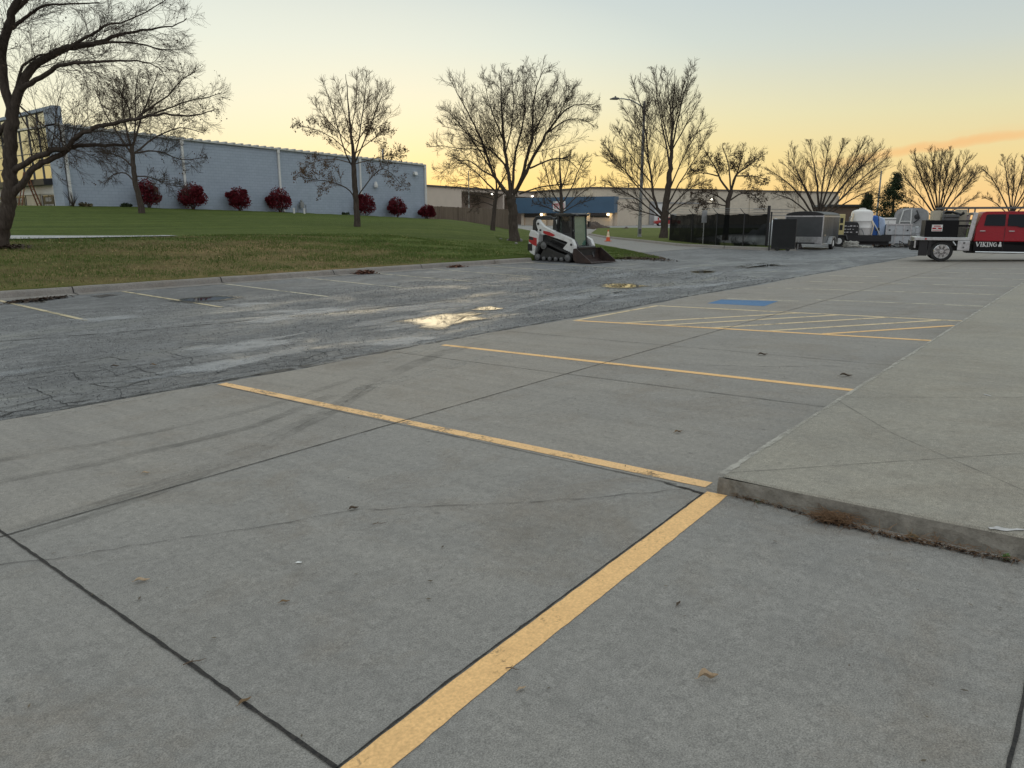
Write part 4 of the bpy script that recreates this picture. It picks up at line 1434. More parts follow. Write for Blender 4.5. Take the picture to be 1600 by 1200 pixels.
def evergreen(label, px, base_y, top_y, half_w, depth, seed):
    rs = random.Random(seed)
    b = V(px, base_y, depth)
    b.z = zground(b.x, b.y)
    H = (V(px, top_y, depth) - b).z
    W_ = half_w * depth / 1175
    root = thing('evergreen_tree', label, 'tree', b, FACE)
    ts = TubeSet()
    ts.add([Vector((0, 0, -0.2)), Vector((0.05, 0, H * 0.4)), Vector((0, 0.05, H * 0.96))], [0.2, 0.13, 0.02], 8)
    lv, lf = [], []
    for i in range(150):
        z = H * (0.10 + 0.86 * rs.random() ** 1.15)
        rmax = W_ * (1.06 - (z / H) ** 1.35) * rs.uniform(0.55, 1.20)
        a = rs.uniform(0, 6.283)
        tip = Vector((math.cos(a) * rmax, math.sin(a) * rmax, z + rmax * rs.uniform(-0.05, 0.35)))
        ts.add([Vector((0, 0, z)), tip * 0.5 + Vector((0, 0, z)) * 0.5, tip], [0.03, 0.02, 0.008], 4)
        for j in range(70):
            f = rs.random() ** 0.6
            c = Vector((0, 0, z)).lerp(tip, 0.25 + 0.8 * f) + Vector((rs.gauss(0, 1), rs.gauss(0, 1), rs.gauss(0, 0.8))) * 0.20
            d = Vector((rs.uniform(-1, 1), rs.uniform(-1, 1), rs.uniform(-0.4, 1.1))).normalized() * rs.uniform(0.10, 0.22)
            w = d.orthogonal().normalized() * rs.uniform(0.03, 0.07)
            w = Matrix.Rotation(rs.uniform(0, 6.28), 3, d.normalized()) @ w
            o = len(lv)
            lv += [c - w, c + w, c + d]
            lf.append((o, o + 1, o + 2))
    np_mesh('trunk', ts.v, ts.f, M_bark, root)
    np_mesh('crown', lv, lf, M_needle, root)


evergreen('dark green juniper with an uneven pointed crown behind the blue and white tanks', 1392, 350, 268, 31, 84, 4)
evergreen('low dark evergreen beside the pointed juniper, half hidden by the tanks', 1352, 352, 303, 16, 92, 6)

# ================================================================== BUILDINGS
def block_mat(name, col, bw=0.4, bh=0.2, var=0.10, mortar=0.82, axis='t'):
    k = NT(name)
    x = k.sepxyz()
    cmb = k.n.new('ShaderNodeCombineXYZ')
    k.put(cmb.inputs[0], k.math('ADD', x[0], x[1]))
    k.put(cmb.inputs[1], x[2])
    br = k.n.new('ShaderNodeTexBrick')
    br.inputs['Scale'].default_value = 1.0
    br.inputs['Brick Width'].default_value = bw
    br.inputs['Row Height'].default_value = bh
    br.inputs['Mortar Size'].default_value = 0.012
    br.inputs['Mortar Smooth'].default_value = 0.6
    br.inputs['Color1'].default_value = tuple(c * (1 - var) for c in col) + (1,)
    br.inputs['Color2'].default_value = tuple(c * (1 + var) for c in col) + (1,)
    br.inputs['Mortar'].default_value = tuple(c * mortar for c in col) + (1,)
    k.put(br.inputs['Vector'], cmb.outputs[0])
    c = k.mix(1.0, br.outputs[0], k.ramp(k.noise(0.9, 5, 0.65), 0.3, 0.7, (0.93, 0.935, 0.94), (1.06, 1.055, 1.05)), 'MULTIPLY')
    c = k.mix(k.math('MULTIPLY', k.ramp(k.noise(1.6, 5, 0.7, vec=k.map((1.6, 1.6, 0.14))), 0.52, 0.75), 0.14), c, tuple(v * 0.62 for v in col))
    # splash soiling near the footing has its own uneven line
    h = k.math('ADD', k.math('MULTIPLY', br.outputs['Fac'], -1.0), k.math('MULTIPLY', k.noise(30, 4), 0.5))
    return k.set(c, 0.75, 0, k.bump(h, 0.6, 0.02), 0.3)


M_block = block_mat('painted_block', (0.350, 0.405, 0.480), var=0.035)
M_beige = block_mat('beige_block', (0.54, 0.48, 0.385), 0.8, 0.4, 0.05)
M_tan = simple('tan_panel', (0.44, 0.35, 0.29), 0.8, 0, 0.06, 0.6)
M_white = simple('white_trim', (0.62, 0.62, 0.60), 0.5, 0, 0.08, 4)
M_roofedge = simple('pale_metal_edge', (0.50, 0.51, 0.50), 0.45, 0.2, 0.1, 3)
M_dark = simple('dark_metal', (0.020, 0.020, 0.021), 0.5, 0.0, 0.25, 5)
M_black = simple('black_paint', (0.010, 0.010, 0.011), 0.42, 0, 0.25, 5)
M_steel = simple('galvanised_steel', (0.30, 0.31, 0.31), 0.45, 0.75, 0.15, 6)
M_alu = simple('aluminium', (0.52, 0.53, 0.53), 0.34, 0.85, 0.12, 9, dirt=(0.2, 0.19, 0.17))
M_bluefas = simple('blue_fascia_paint', (0.044, 0.098, 0.165), 0.5, 0, 0.10, 0.5)
M_wood = None
k = NT('fence_wood')
k.set(k.mix(0.5, k.ramp(k.noise(1.0, 5, 0.7, vec=k.map((8, 8, 0.7))), 0.3, 0.7, (0.085, 0.062, 0.048), (0.22, 0.165, 0.13)),
            k.ramp(k.noise(5, 3, vec=k.map((1.3, 1.3, 0.05))), 0.35, 0.65, (0.09, 0.066, 0.052), (0.24, 0.18, 0.145))), 0.85, 0, None, 0.2)
M_wood = k.m
k = NT('mirror_glass')
k.set((0.46, 0.47, 0.47), 0.05, 0.9)
M_mirror = k.m
k = NT('dark_glass')
k.set((0.008, 0.010, 0.012), 0.05, 0, None, 0.6)
M_glass = k.m
M_lit = emit('lamp_glow', (1.0, 0.74, 0.38), 9.0)
M_litw = emit('cool_lamp_glow', (1.0, 0.95, 0.82), 7.0)
M_red = simple('red_lettering', (0.42, 0.03, 0.035), 0.5, 0, 0.1, 5)

# ------------------------------------------------------------------ grey block warehouse
T1, S1 = 18.55, 50.0
TE = 49.0
bl_ = thing('warehouse', 'long blue grey painted block warehouse with white downspouts and a glazed left end', 'building', (T1, S1, 0))
tops = [(18.55, 6.98), (26.2, 6.74), (33.65, 6.60), (41.4, 6.42), (TE, 6.24)]
mb = MB()
pl = [(a - T1, 0.0) for a, z in tops]
poly = [(a - T1, z) for a, z in tops]
mb.prism([(0.25, 0.4)] + [(0.25, 6.97)] + poly[1:] + [(TE - T1, 0.4)], 0.0, 34.0, 'y')
mb.build('wall', M_block, bl_)
mb = MB()
for (a, z), (a2, z2) in zip(tops[:-1], tops[1:]):
    n = int((a2 - a) / 0.61)
    for i in range(n):
        x0 = a - T1 + (a2 - a) * i / n
        zz = z + (z2 - z) * i / n
        x1 = x0 + (a2 - a) / n
        zb_ = z + (z2 - z) * (i + 1) / n
        mb.add([(x0, -0.16, zz - 0.06), (x1, -0.16, zb_ - 0.06), (x1, -0.16, zb_ + 0.05), (x0, -0.16, zz + 0.05), (x0, 34, zz + 0.5 - 0.06), (x1, 34, zb_ + 0.5 - 0.06), (x1, 34, zb_ + 0.55), (x0, 34, zz + 0.55)],
               [(0, 1, 2, 3), (3, 2, 6, 7), (0, 4, 5, 1), (0, 3, 7, 4), (1, 5, 6, 2)])
        mb.box(x0 + 0.02, x0 + 0.20, -0.20, 30, zz + 0.03, zz + 0.12)
mb.build('roof', M_roofedge, bl_)
for a in (18.92, 26.2, 33.65, 41.4, 48.9):
    z = float(np.interp(a, [q[0] for q in tops], [q[1] for q in tops]))
    d = MB()
    d.box(a - T1 - 0.075, a - T1 + 0.075, -0.13, -0.01, float(zlawn(a, 50)) + 0.05, z - 0.08)
    d.box(a - T1 - 0.11, a - T1 + 0.11, -0.155, -0.01, z - 0.30, z - 0.07)
    d.prism([(-0.13, float(zlawn(a, 50)) + 0.12), (-0.42, float(zlawn(a, 50)) + 0.03), (-0.42, float(zlawn(a, 50)) + 0.12), (-0.13, float(zlawn(a, 50)) + 0.24)], a - T1 - 0.07, a - T1 + 0.07, 'x')
    d.build('downspout', M_white, bl_)
d = MB(); d.box(TE - T1 - 0.12, TE - T1 + 0.10, -0.06, 0.2, 1.0, 6.22); d.build('corner_trim', M_white, bl_)
d = MB(); d.tube([(27.4, 2.2, 6.0), (27.4, 2.2, 7.55)], 0.09, 10); d.build('vent_pipe', M_steel, bl_)
wl_ = MB(); wl_.box(28.9, 29.25, -0.22, -0.01, 5.35, 5.6); wl_.prism([(-0.22, 5.35), (-0.30, 5.30), (-0.30, 5.36), (-0.22, 5.6)], 28.9, 29.25, 'x')
wl_.build('wall_lamp', M_white, bl_)
wl_ = MB(); wl_.lathe([(0.02, 4.05), (0.16, 4.10), (0.17, 4.3), (0.10, 4.55), (0.02, 4.58)], (24.4, -0.18, 0), 12); wl_.build('wall_lamp', M_white, bl_)
M_greyrail = simple('grey_mullion', (0.12, 0.125, 0.13), 0.5)
# tall glazed end, facing along the lot
mb = MB()
mb.box(0.0, 0.45, 0.0, 1.45, 0.4, 8.05)
mb.box(0.28, 0.45, 1.45, 30, 0.4, 8.05)
mb.box(0.0, 0.30, 1.45, 30, 7.86, 8.05)
mb.build('end_wall', M_block, bl_)
gl = MB(); gl.box(0.16, 0.20, 1.45, 30, 3.92, 7.86); cur = gl.build('curtain_glazing', M_mirror, bl_)
mu = MB()
for s in [1.45 + 1.62 * i for i in range(18)]:
    mu.box(0.10, 0.16, s - 0.022, s + 0.022, 3.92, 7.86)
for z in (3.95, 4.75, 5.55, 6.35, 7.1, 7.84):
    mu.box(0.115, 0.158, 1.45, 30, z - 0.02, z + 0.02)
mu.build('mullions', M_greyrail, cur)
sf = MB(); sf.box(-0.5, 0.28, 1.45, 30, 3.55, 3.90); sf.build('soffit', M_dark, bl_)
sg = MB(); sg.box(-0.02, 0.27, 1.45, 30, 3.02, 3.545); sg.build('sign_band', M_white, bl_)
pn = MB(); pn.box(0.05, 0.27, 3.9, 6.3, 0.9, 3.015); pn.build('panel', simple('pale_stucco', (0.52, 0.46, 0.34), 0.8, 0, 0.12, 2), bl_)


def glyphs(mb, x, y0, y1, z0, z1, n, rs, sgn=1):
    """rows of small strokes standing for letters too far away to read"""
    w = (y1 - y0) / n
    for i in range(n):
        a = y0 + w * i + w * 0.12
        b = a + w * 0.7
        t = (z1 - z0) * 0.18
        kind = rs.choice('EHLOTIN')
        if kind in 'EHLNO':
            mb.box(x - 0.012, x, a, a + t, z0, z1)
        if kind in 'HNO':
            mb.box(x - 0.012, x, b - t, b, z0, z1)
        if kind in 'ELO':
            mb.box(x - 0.012, x, a + t, b - t if kind == 'O' else b, z0, z0 + t)
        if kind in 'EOT':
            mb.box(x - 0.012, x, a + (t if kind != 'T' else 0), b - t if kind == 'O' else b, z1 - t, z1)
        if kind in 'EHN':
            mb.box(x - 0.012, x, a + t, b - t, (z0 + z1) / 2 - t / 2, (z0 + z1) / 2 + t / 2)
        if kind in 'TI':
            mb.box(x - 0.012, x, (a + b) / 2 - t / 2, (a + b) / 2 + t / 2, z0, z1 - (t if kind == 'T' else 0))


for (s0, s1_) in ((1.6, 3.75), (6.5, 9.8), (10.1, 13.5), (13.8, 18)):
    dr = MB(); dr.box(0.10, 0.26, s0, s1_, 0.95, 3.01)
    do = dr.build('shop_window', M_glass, bl_)
    fr = MB()
    for z in (0.98, 1.62, 2.02, 2.98):
        fr.box(0.06, 0.098, s0, s1_, z - 0.035, z + 0.035)
    for s in (s0 + 0.03, s1_ - 0.03):
        fr.box(0.05, 0.105, s - 0.04, s + 0.04, 0.95, 3.01)
    fr.build('frame', M_white if s0 < 2 else M_steel, do)
    gm = MB()
    rs_ = random.Random(s0)
    gm.box(0.07, 0.096, s0 + 0.25, s1_ - 0.25, 2.1, 2.9)
    gm.cur = 1
    glyphs(gm, 0.07, s0 + 0.6, s1_ - 0.6, 2.58, 2.82, 5, rs_)
    glyphs(gm, 0.07, s0 + 0.35, s1_ - 0.35, 2.2, 2.4, 9, rs_)
    gm.build('window_sign', [M_black, M_white], do)
ld = thing('ladder', 'wooden step ladder standing open beside the shop window of the warehouse', 'ladder', (T1 - 0.7, S1 + 3.6, float(zlawn(T1, 54.0)) - 0.02), R(90))
M_lad = simple('brown_wood', (0.20, 0.085, 0.045), 0.7, 0, 0.2, 4)
lf = MB()
for sx in (-0.28, 0.28):
    lf.tube([(sx, -0.55, 0), (sx * 0.75, 0.0, 2.1)], 0.045, 4)
for i in range(7):
    f = (i + 0.7) / 7.4
    lf.box(-0.27 * (1 - 0.25 * f), 0.27 * (1 - 0.25 * f), -0.55 * (1 - f) - 0.06, -0.55 * (1 - f) + 0.06, 2.1 * f - 0.015, 2.1 * f + 0.015)
lf.build('front_frame', M_lad, ld)
lf = MB()
for sx in (-0.28, 0.28):
    lf.tube([(sx, 0.55, 0), (sx * 0.75, 0.02, 2.08)], 0.035, 4)
lf.box(-0.25, 0.25, 0.25, 0.29, 1.1, 1.16)
lf.build('rear_frame', M_lad, ld)


# ------------------------------------------------------------------ buildings beyond
def wall_between(p, q, h, thick, z0=-0.4):
    """frame whose X runs from p to q on the ground (local -Y faces the camera)"""
    d = Vector((q.x - p.x, q.y - p.y, 0))
    return math.atan2(d.y, d.x), d.length


def flat(px, py, depth):
    p = V(px, py, depth)
    return Vector((p.x, p.y, zground(p.x, p.y)))


# pale warehouse behind the wooden fence
p, q = flat(610, 345, 148), flat(869, 345, 213)
a, L = wall_between(p, q, 0, 0)
pb = thing('pale_warehouse', 'pale tan warehouse with open loading bays behind the wooden fence', 'building', (p.x, p.y, 0), a)
M_pale = simple('pale_tan_panel', (0.55, 0.47, 0.40), 0.8, 0, 0.05, 0.4)
mb = MB()
mb.box(0, L * 0.345, 0, 30, -0.5, 8.05)
mb.box(L * 0.345, L * 0.60, 0, 30, 7.45, 8.05)
mb.box(L * 0.60, L * 0.86, 0, 30, 6.9, 8.05)
mb.box(L * 0.86, L, 0, 30, 7.0, 8.05)
mb.box(L * 0.345, L, 9, 30, -0.5, 7.45)
mb.box(L * 0.60 - 0.3, L * 0.60 + 0.3, 0, 9, -0.5, 7.45)
mb.box(L * 0.86, L * 0.90, 0, 9, -0.5, 7.45)
mb.build('wall', M_pale, pb)
mb = MB(); mb.box(-1, L + 0.4, -0.35, 31, 8.052, 8.35); mb.build('roof', simple('roof_edge_dark', (0.075, 0.07, 0.066), 0.7), pb)
for u in (0.52, 0.80, 0.95):
    lm = thing('wall_lamp', {0.52: 'lit lamp under the eave of the pale warehouse, nearest the grey wall', 0.80: 'lit lamp under the eave of the pale warehouse, just right of the broad tree',
                            0.95: 'lit lamp on the pale warehouse eave beside the small bare tree'}[u], 'lamp', Vector((p.x, p.y, 0)) + Matrix.Rotation(a, 3, 'Z') @ Vector((L * u, -0.25, 7.0)), a, 'lit wall lamps')
    m_ = MB(); m_.box(-0.25, 0.25, -0.25, 0.2, 0.28, 0.44); m_.build('housing', M_dark, lm)
    m_ = MB(); m_.lathe([(0.02, 0.0), (0.22, 0.08), (0.24, 0.27)], (0, 0, 0), 10); m_.build('lens', M_litw, lm, smooth=True)

# big beige warehouse
p, q = flat(924, 350, 176), flat(1306, 350, 209)
a, L = wall_between(p, q, 0, 0)
bb = thing('beige_warehouse', 'long beige block warehouse with a flat roof behind the street lamp and the screened fence', 'building', (p.x, p.y, 0), a)
mb = MB(); mb.box(0, L, 0, 45, -0.6, 8.25)
for u in (0.0, 0.205, 0.39, 0.6, 0.8, 0.995):
    mb.box(L * u - 0.25 + 0.26, L * u + 0.51, -0.22, 0.002, -0.6, 7.4)
mb.build('wall', M_beige, bb)
mb = MB(); mb.box(-0.3, L + 0.3, -0.3, 46, 8.252, 8.62); mb.build('roof', simple('roof_edge_brown', (0.10, 0.085, 0.07), 0.7), bb)
for u in (0.075, 0.16):
    m_ = MB(); m_.tube([(L * u, 4, 8.6), (L * u, 4, 9.7)], 0.13, 8); m_.build('vent_pipe', M_dark, bb)
m_ = MB(); m_.box(0.5, L * 0.2, -0.13, -0.005, 6.05, 6.2); m_.build('gutter', M_steel, bb)
m_ = MB(); m_.box(L * 0.223, L * 0.258, -0.16, -0.004, -0.2, 5.0); dd = m_.build('door', M_white, bb)
m_ = MB()
m_.box(L * 0.205, L * 0.2225, -0.26, -0.006, -0.3, 5.5); m_.box(L * 0.2585, L * 0.262, -0.26, -0.006, -0.3, 5.5); m_.box(L * 0.205, L * 0.40, -0.28, -0.008, 5.02, 5.35)
m_.build('frame', M_steel, dd)
m_ = MB(); m_.box(L * 0.62, L * 0.78, -0.12, -0.004, 2.2, 2.35); m_.box(L * 0.62, L * 0.78, -0.12, -0.004, 3.0, 3.12); m_.box(L * 0.62, L * 0.78, -0.12, -0.004, 3.8, 3.92); m_.build('wall_rail', M_steel, bb)
W2 = lambda x, y, z: Vector((p.x, p.y, 0)) + Matrix.Rotation(a, 3, 'Z') @ Vector((x, y, z))
lm = thing('wall_lamp', 'lit lamp high on the beige wall between the tallest tree and the round headed tree', 'lamp', W2(L * 0.44, -0.4, 6.0), a, 'lit wall lamps')
m_ = MB(); m_.box(-0.25, 0.25, -0.2, 0.35, 0.28, 0.44); m_.build('housing', M_dark, lm)
m_ = MB(); m_.lathe([(0.02, 0.0), (0.22, 0.08), (0.24, 0.27)], (0, 0, 0), 10); m_.build('lens', M_litw, lm, smooth=True)
br_ = thing('door_barrier', 'red steel guard rail before the white warehouse door', 'barrier', W2(L * 0.24, -1.6, ZF + 0.02), a)
for sx in (-1.1, 1.1):
    m_ = MB(); m_.tube([(sx, 0, -0.1), (sx, 0, 1.75)], 0.17, 10); m_.build('post', M_red, br_)
m_ = MB(); m_.tube([(-1.0, 0, 1.1), (1.0, 0, 1.1)], 0.05, 6); m_.tube([(-1.0, 0, 0.5), (1.0, 0, 0.5)], 0.05, 6); m_.build('rail', M_red, br_)

# low blue fronted office before the warehouses
p, q = flat(812, 348, 172), flat(961, 350, 160)
a, L = wall_between(p, q, 0, 0)
of = thing('office_building', 'low beige office with a deep blue fascia and dark window strips', 'building', (p.x, p.y, 0), a)
mb = MB()
mb.box(0, L, 1.2, 12, -0.6, 5.2)
nb = 5
edges = [0.02, 0.27, 0.50, 0.72, 0.95]
for u in (0.0, 0.245, 0.475, 0.705, 0.93):
    mb.box(L * u, L * u + L * 0.03, 0.7, 1.21, -0.6, 2.62)
mb.build('wall', simple('beige_brick', (0.52, 0.45, 0.36), 0.8, 0, 0.06, 0.8), of)
f = MB(); f.prism([(-0.75, 2.62), (-0.75, 6.02), (1.6, 6.05), (1.6, 5.3), (1.0, 5.3), (1.0, 2.75), (-0.5, 2.62)], -0.6, L, 'x'); fas = f.build('fascia', M_bluefas, of)
for i in range(4):
    w = MB(); w.box(L * (edges[i] + 0.012), L * (edges[i + 1] - 0.02), 0.9, 1.19, 1.75, 2.55)
    w.build('window', M_glass, of)
sgn_ = MB()
sgn_.box(L * 0.385, L * 0.515, -0.98, -0.85, 3.05, 5.15)
sgn_.cur = 1
gx = L * 0.395
for i in range(5):
    x0 = gx + i * L * 0.0225
    sgn_.tube([(x0 + 0.45 * math.cos(t_), -0.995, 4.1 + 0.55 * math.sin(t_)) for t_ in [R(60 + 30 * j) for j in range(5 + 2 * (i % 3))]], 0.07, 4)
    sgn_.box(x0 + 0.30, x0 + 0.42, -1.0, -0.982, 3.6, 4.7)
sgn_.build('sign', [M_white, M_red], of)
for i, u in enumerate((0.235, 0.46, 0.695, 0.925)):
    lb = ('lit globe lamp under the blue fascia, first from the left', 'lit globe lamp under the white and red sign', 'lit globe lamp under the blue fascia above the cab of the loader',
          'lit globe lamp at the right end of the blue fascia')[i]
    lm = thing('wall_lamp', lb, 'lamp', Vector((p.x, p.y, 0)) + Matrix.Rotation(a, 3, 'Z') @ Vector((L * u, 0.25, 2.05)), a, 'lit wall lamps')
    m_ = MB(); m_.tube([(0, 0.5, 0.25), (0, 0.2, 0.42), (0, 0, 0.42)], 0.05, 6); m_.build('bracket', M_dark, lm)
    m_ = MB(); m_.lathe([(0.02, 0.0), (0.22, 0.08), (0.30, 0.28), (0.22, 0.46), (0.02, 0.52)], (0, 0, 0), 12); m_.build('globe', M_lit, lm, smooth=True)
    ll = bpy.data.lights.new('lamp_light', 'POINT'); ll.energy = 22; ll.color = (1, 0.72, 0.36); ll.shadow_soft_size = 0.3
    lo = bpy.data.objects.new('lamp_light', ll); C.objects.link(lo); lo.parent = lm; lo.location = (0, -0.45, 0.1)

# small dark building in the gap behind the trailer
p = flat(1318, 348, 118)
sb = thing('shed', 'small dark brown shed in the gap between the beige warehouse and the white tank', 'shed', (p.x, p.y, 0), FACE)
mb = MB(); mb.box(-2.4, 3.2, 0, 6, -0.4, 3.3); mb.build('wall', simple('brown_siding', (0.11, 0.075, 0.055), 0.8, 0, 0.2, 1), sb)
mb = MB(); mb.prism([(-2.8, 3.31), (3.6, 3.31), (3.3, 3.62), (-2.5, 3.62)], -0.4, 6.4, 'y'); mb.build('roof', M_dark, sb)

# ------------------------------------------------------------------ wooden fence
fpts = [V(640, 322, 104), V(690, 322.5, 100), V(745, 325.5, 88), V(797, 327, 73)]
wf = thing('wooden_fence', 'brown wooden board fence running from the warehouse corner to the lawn trees', 'fence', (fpts[0].x, fpts[0].y, 0))
for i, (a_, b_) in enumerate(zip(fpts[:-1], fpts[1:])):
    d = b_ - a_
    n = int(Vector((d.x, d.y)).length / 0.155)
    mb = MB()
    ang = math.atan2(d.y, d.x)
    for j in range(n):
        c = a_.lerp(b_, (j + 0.5) / n)
        zb_ = zground(c.x, c.y) - 0.25
        Mx = Matrix.Translation((c.x - fpts[0].x, c.y - fpts[0].y, 0)) @ Matrix.Rotation(ang, 4, 'Z')
        oy = random.uniform(-0.012, 0.012)
        mb.box(-0.066, 0.066, -0.012 + oy, 0.012 + oy, zb_, c.z + random.uniform(-0.03, 0.02), Mx)
    mb.build('board_panel', M_wood, wf)
for j in range(3):
    for u in (0.0, 0.5):
        c = fpts[j].lerp(fpts[j + 1], u)
        mb = MB(); o = (c.x - fpts[0].x, c.y - fpts[0].y)
        mb.box(o[0] - 0.06, o[0] + 0.06, o[1] - 0.10, o[1] + 0.02, zground(c.x, c.y) - 0.3, c.z + 0.05)
        mb.build('post', M_wood, wf)

# ------------------------------------------------------------------ red shrubs
M_redleaf = leaf_mat('red_leaf', (0.055, 0.005, 0.009), (0.190, 0.016, 0.026), 5)
M_stem = M_twig


def lump_shrub(label, px, py, top, w, seed, name='red_shrub', mat=None, group='red shrubs along the grey wall', s_fix=49.1, n=5200, twolobe=True, cat='shrub'):
    rs = random.Random(seed)
    r = ray(px, py)
    kk = s_fix / r.y
    b = Vector((r.x * kk, s_fix, 0))
    b.z = zground(b.x, b.y)
    D = depth_of(b)
    H = (py - top) * D / 1190
    Wd = w * D / 1190 / 2
    root = thing(name, label, cat, b, FACE, group)
    st_ = TubeSet()
    lobes = [(Vector((rs.uniform(-.8, .8) * Wd, rs.uniform(-.5, .5) * Wd, H * rs.uniform(0.28, 0.85))), Vector((1, 0.9, 0.9)) * Wd * rs.uniform(0.22, 0.36)) for _ in range(5)] + [(Vector((0, 0, H * 0.45)), Vector((Wd * 0.80, Wd * 0.75, H * 0.40))), (Vector((-Wd * 0.12 * rs.uniform(-1, 1), 0, H * 0.70)), Vector((Wd * 0.66, Wd * 0.6, H * 0.30))),
             (Vector((Wd * 0.42, 0, H * 0.42)), Vector((Wd * 0.56, Wd * 0.55, H * 0.30))), (Vector((-Wd * 0.45, 0.05, H * 0.46)), Vector((Wd * 0.52, Wd * 0.5, H * 0.33)))]
    for i in range(9):
        a_ = rs.uniform(0, 6.28)
        st_.add([Vector((0.05 * math.cos(a_), 0.05 * math.sin(a_), -0.05)), Vector((Wd * 0.35 * math.cos(a_), Wd * 0.35 * math.sin(a_), H * 0.35)), Vector((Wd * 0.6 * math.cos(a_), Wd * 0.6 * math.sin(a_), H * 0.75))], [0.025, 0.018, 0.006], 4)
    lv, lf = [], []
    for i in range(n):
        c, e = rs.choice(lobes)
        v = Vector((rs.gauss(0, 1), rs.gauss(0, 1), rs.gauss(0, 1))).normalized() * (rs.uniform(0.55, 1.03) + 0.06 * math.sin(7 * rs.random()))
        p_ = Vector((c.x + v.x * e.x, c.y + v.y * e.y, max(0.05, c.z + v.z * e.z)))
        d = Vector((v.x + rs.uniform(-.8, .8), v.y + rs.uniform(-.8, .8), rs.uniform(-0.9, 0.4))).normalized() * rs.uniform(0.07, 0.15)
        ww = Matrix.Rotation(rs.uniform(0, 6.28), 3, d.normalized()) @ d.orthogonal().normalized() * rs.uniform(0.03, 0.06)
        o = len(lv)
        lv += [p_, p_ + d * 0.5 + ww, p_ + d, p_ + d * 0.5 - ww]
        lf.append((o, o + 1, o + 2, o + 3))
    np_mesh('stems', st_.v, st_.f, M_stem, root)
    np_mesh('leaves', lv, lf, mat or M_redleaf, root)
    return root


for i, (px, py, top, w, lb) in enumerate((
        (234, 331, 286, 36, 'dark red shrub partly hidden by the small leaning trunk'),
        (302, 328, 287, 46, 'widest dark red shrub, beneath the second white downspout'),
        (375, 328, 291, 35, 'dark red shrub alone between two white downspouts'),
        (438, 331, 292, 38, 'dark red shrub directly under the middle white downspout'),
        (573, 335, 301, 30, 'dark red shrub beside the trunk of the slender upright tree'),
        (621, 338, 306, 30, 'dark red shrub second from the right corner of the grey wall'),
        (667, 342, 320, 24, 'smallest dark red shrub, at the right corner of the grey wall'))):
    lump_shrub(lb, px, py, top, w, 40 + i)
M_dryplant = leaf_mat('dry_grass_clump', (0.06, 0.055, 0.025), (0.14, 0.115, 0.06), 4)
lump_shrub('low tan clump of dry grass at the wall foot near the first downspout', 134, 323, 318.5, 20, 60, 'dry_plant', M_dryplant, 'dry plants along the grey wall', 49.4, 420, cat='plant')
lump_shrub('low green clump at the foot of the grey wall left of the small leaning trunk', 197, 325, 320, 18, 61, 'dry_plant', M_needle, 'dry plants along the grey wall', 49.4, 420, cat='plant')
lump_shrub('tiny clump at the foot of the grey wall left of the slender upright tree', 540, 335, 332, 12, 62, 'dry_plant', M_needle, 'dry plants along the grey wall', 49.4, 200, cat='plant')
tw = thing('dry_plant', 'leafless twiggy plant before the first white downspout', 'plant', (18.7, 49.2, float(zlawn(18.7, 49.2))), FACE, 'dry plants along the grey wall')
ts_ = TubeSet()
for i in range(34):
    a_ = random.uniform(0, 6.28); l_ = random.uniform(0.4, 0.95); q_ = random.uniform(0.2, 0.8)
    ts_.add([Vector((0, 0, -0.05)), Vector((math.cos(a_) * l_ * q_ * 0.5, math.sin(a_) * l_ * q_ * 0.5, l_ * 0.6)), Vector((math.cos(a_) * l_ * q_, math.sin(a_) * l_ * q_, l_))], [0.012, 0.010, 0.006], 3)
np_mesh('stems', ts_.v, ts_.f, M_twig, tw)
gmx = thing('gas_meter', 'small grey gas meter and pipes on the grey wall beside the middle downspout', 'meter', (35.3, 49.85, float(zlawn(35.3, 49.8))), 0)
m_ = MB(); m_.box(-0.16, 0.16, -0.22, 0.02, 0.35, 0.8); m_.lathe([(0.02, 0.79), (0.10, 0.83), (0.10, 0.95), (0.02, 0.98)], (0, -0.1, 0), 12); m_.build('meter_body', M_steel, gmx, bevel=0.02)
m_ = MB(); m_.tube([(-0.35, -0.1, -0.1), (-0.35, -0.1, 0.6), (-0.16, -0.1, 0.6)], 0.03, 8); m_.tube([(0.16, -0.1, 0.6), (0.4, -0.1, 0.6), (0.4, -0.1, -0.1)], 0.03, 8); m_.build('pipe', M_steel, gmx)
for x, lb in ((33.1, 'short white pipe stub under the shrub below the middle downspout, left one'), (34.0, 'short white pipe stub under the shrub below the middle downspout, right one')):
    s_ = 47.6
    vp = MB(); vp.lathe([(0.07, -0.1), (0.07, 0.30), (0.085, 0.30), (0.085, 0.36), (0.03, 0.38)], (0, 0, 0), 12)
    o = vp.build('pipe_stub', M_white, None, smooth=True)
    o.location = (x, s_, float(zlawn(x, s_)))
    tag(o, lb, 'pipe', 'white pipe stubs')

# ================================================================== OBJECTS
M_rubber = simple('rubber', (0.018, 0.018, 0.018), 0.85, 0, 0.3, 14, dirt=(0.06, 0.055, 0.045))
M_lwhite = simple('worn_white_paint', (0.60, 0.60, 0.58), 0.42, 0, 0.08, 5, dirt=(0.30, 0.28, 0.24))
M_lblack = simple('worn_black_paint', (0.016, 0.016, 0.016), 0.5, 0, 0.3, 6, dirt=(0.06, 0.055, 0.05))
M_lred = simple('red_decal', (0.36, 0.016, 0.020), 0.45, 0, 0.1, 5)
M_rustb = simple('rusty_steel', (0.038, 0.025, 0.022), 0.62, 0.35, 0.35, 5, 0.3, dirt=(0.085, 0.048, 0.033))
k = NT('cab_glass')
k.set((0.10, 0.20, 0.155), 0.06, 0.0, None, 0.7)
k.b.inputs['Transmission Weight'].default_value = 0.0
k.alpha(0.72)
M_cabglass = k.m
M_greyp = simple('grey_plastic', (0.10, 0.10, 0.10), 0.6, 0, 0.2, 6)

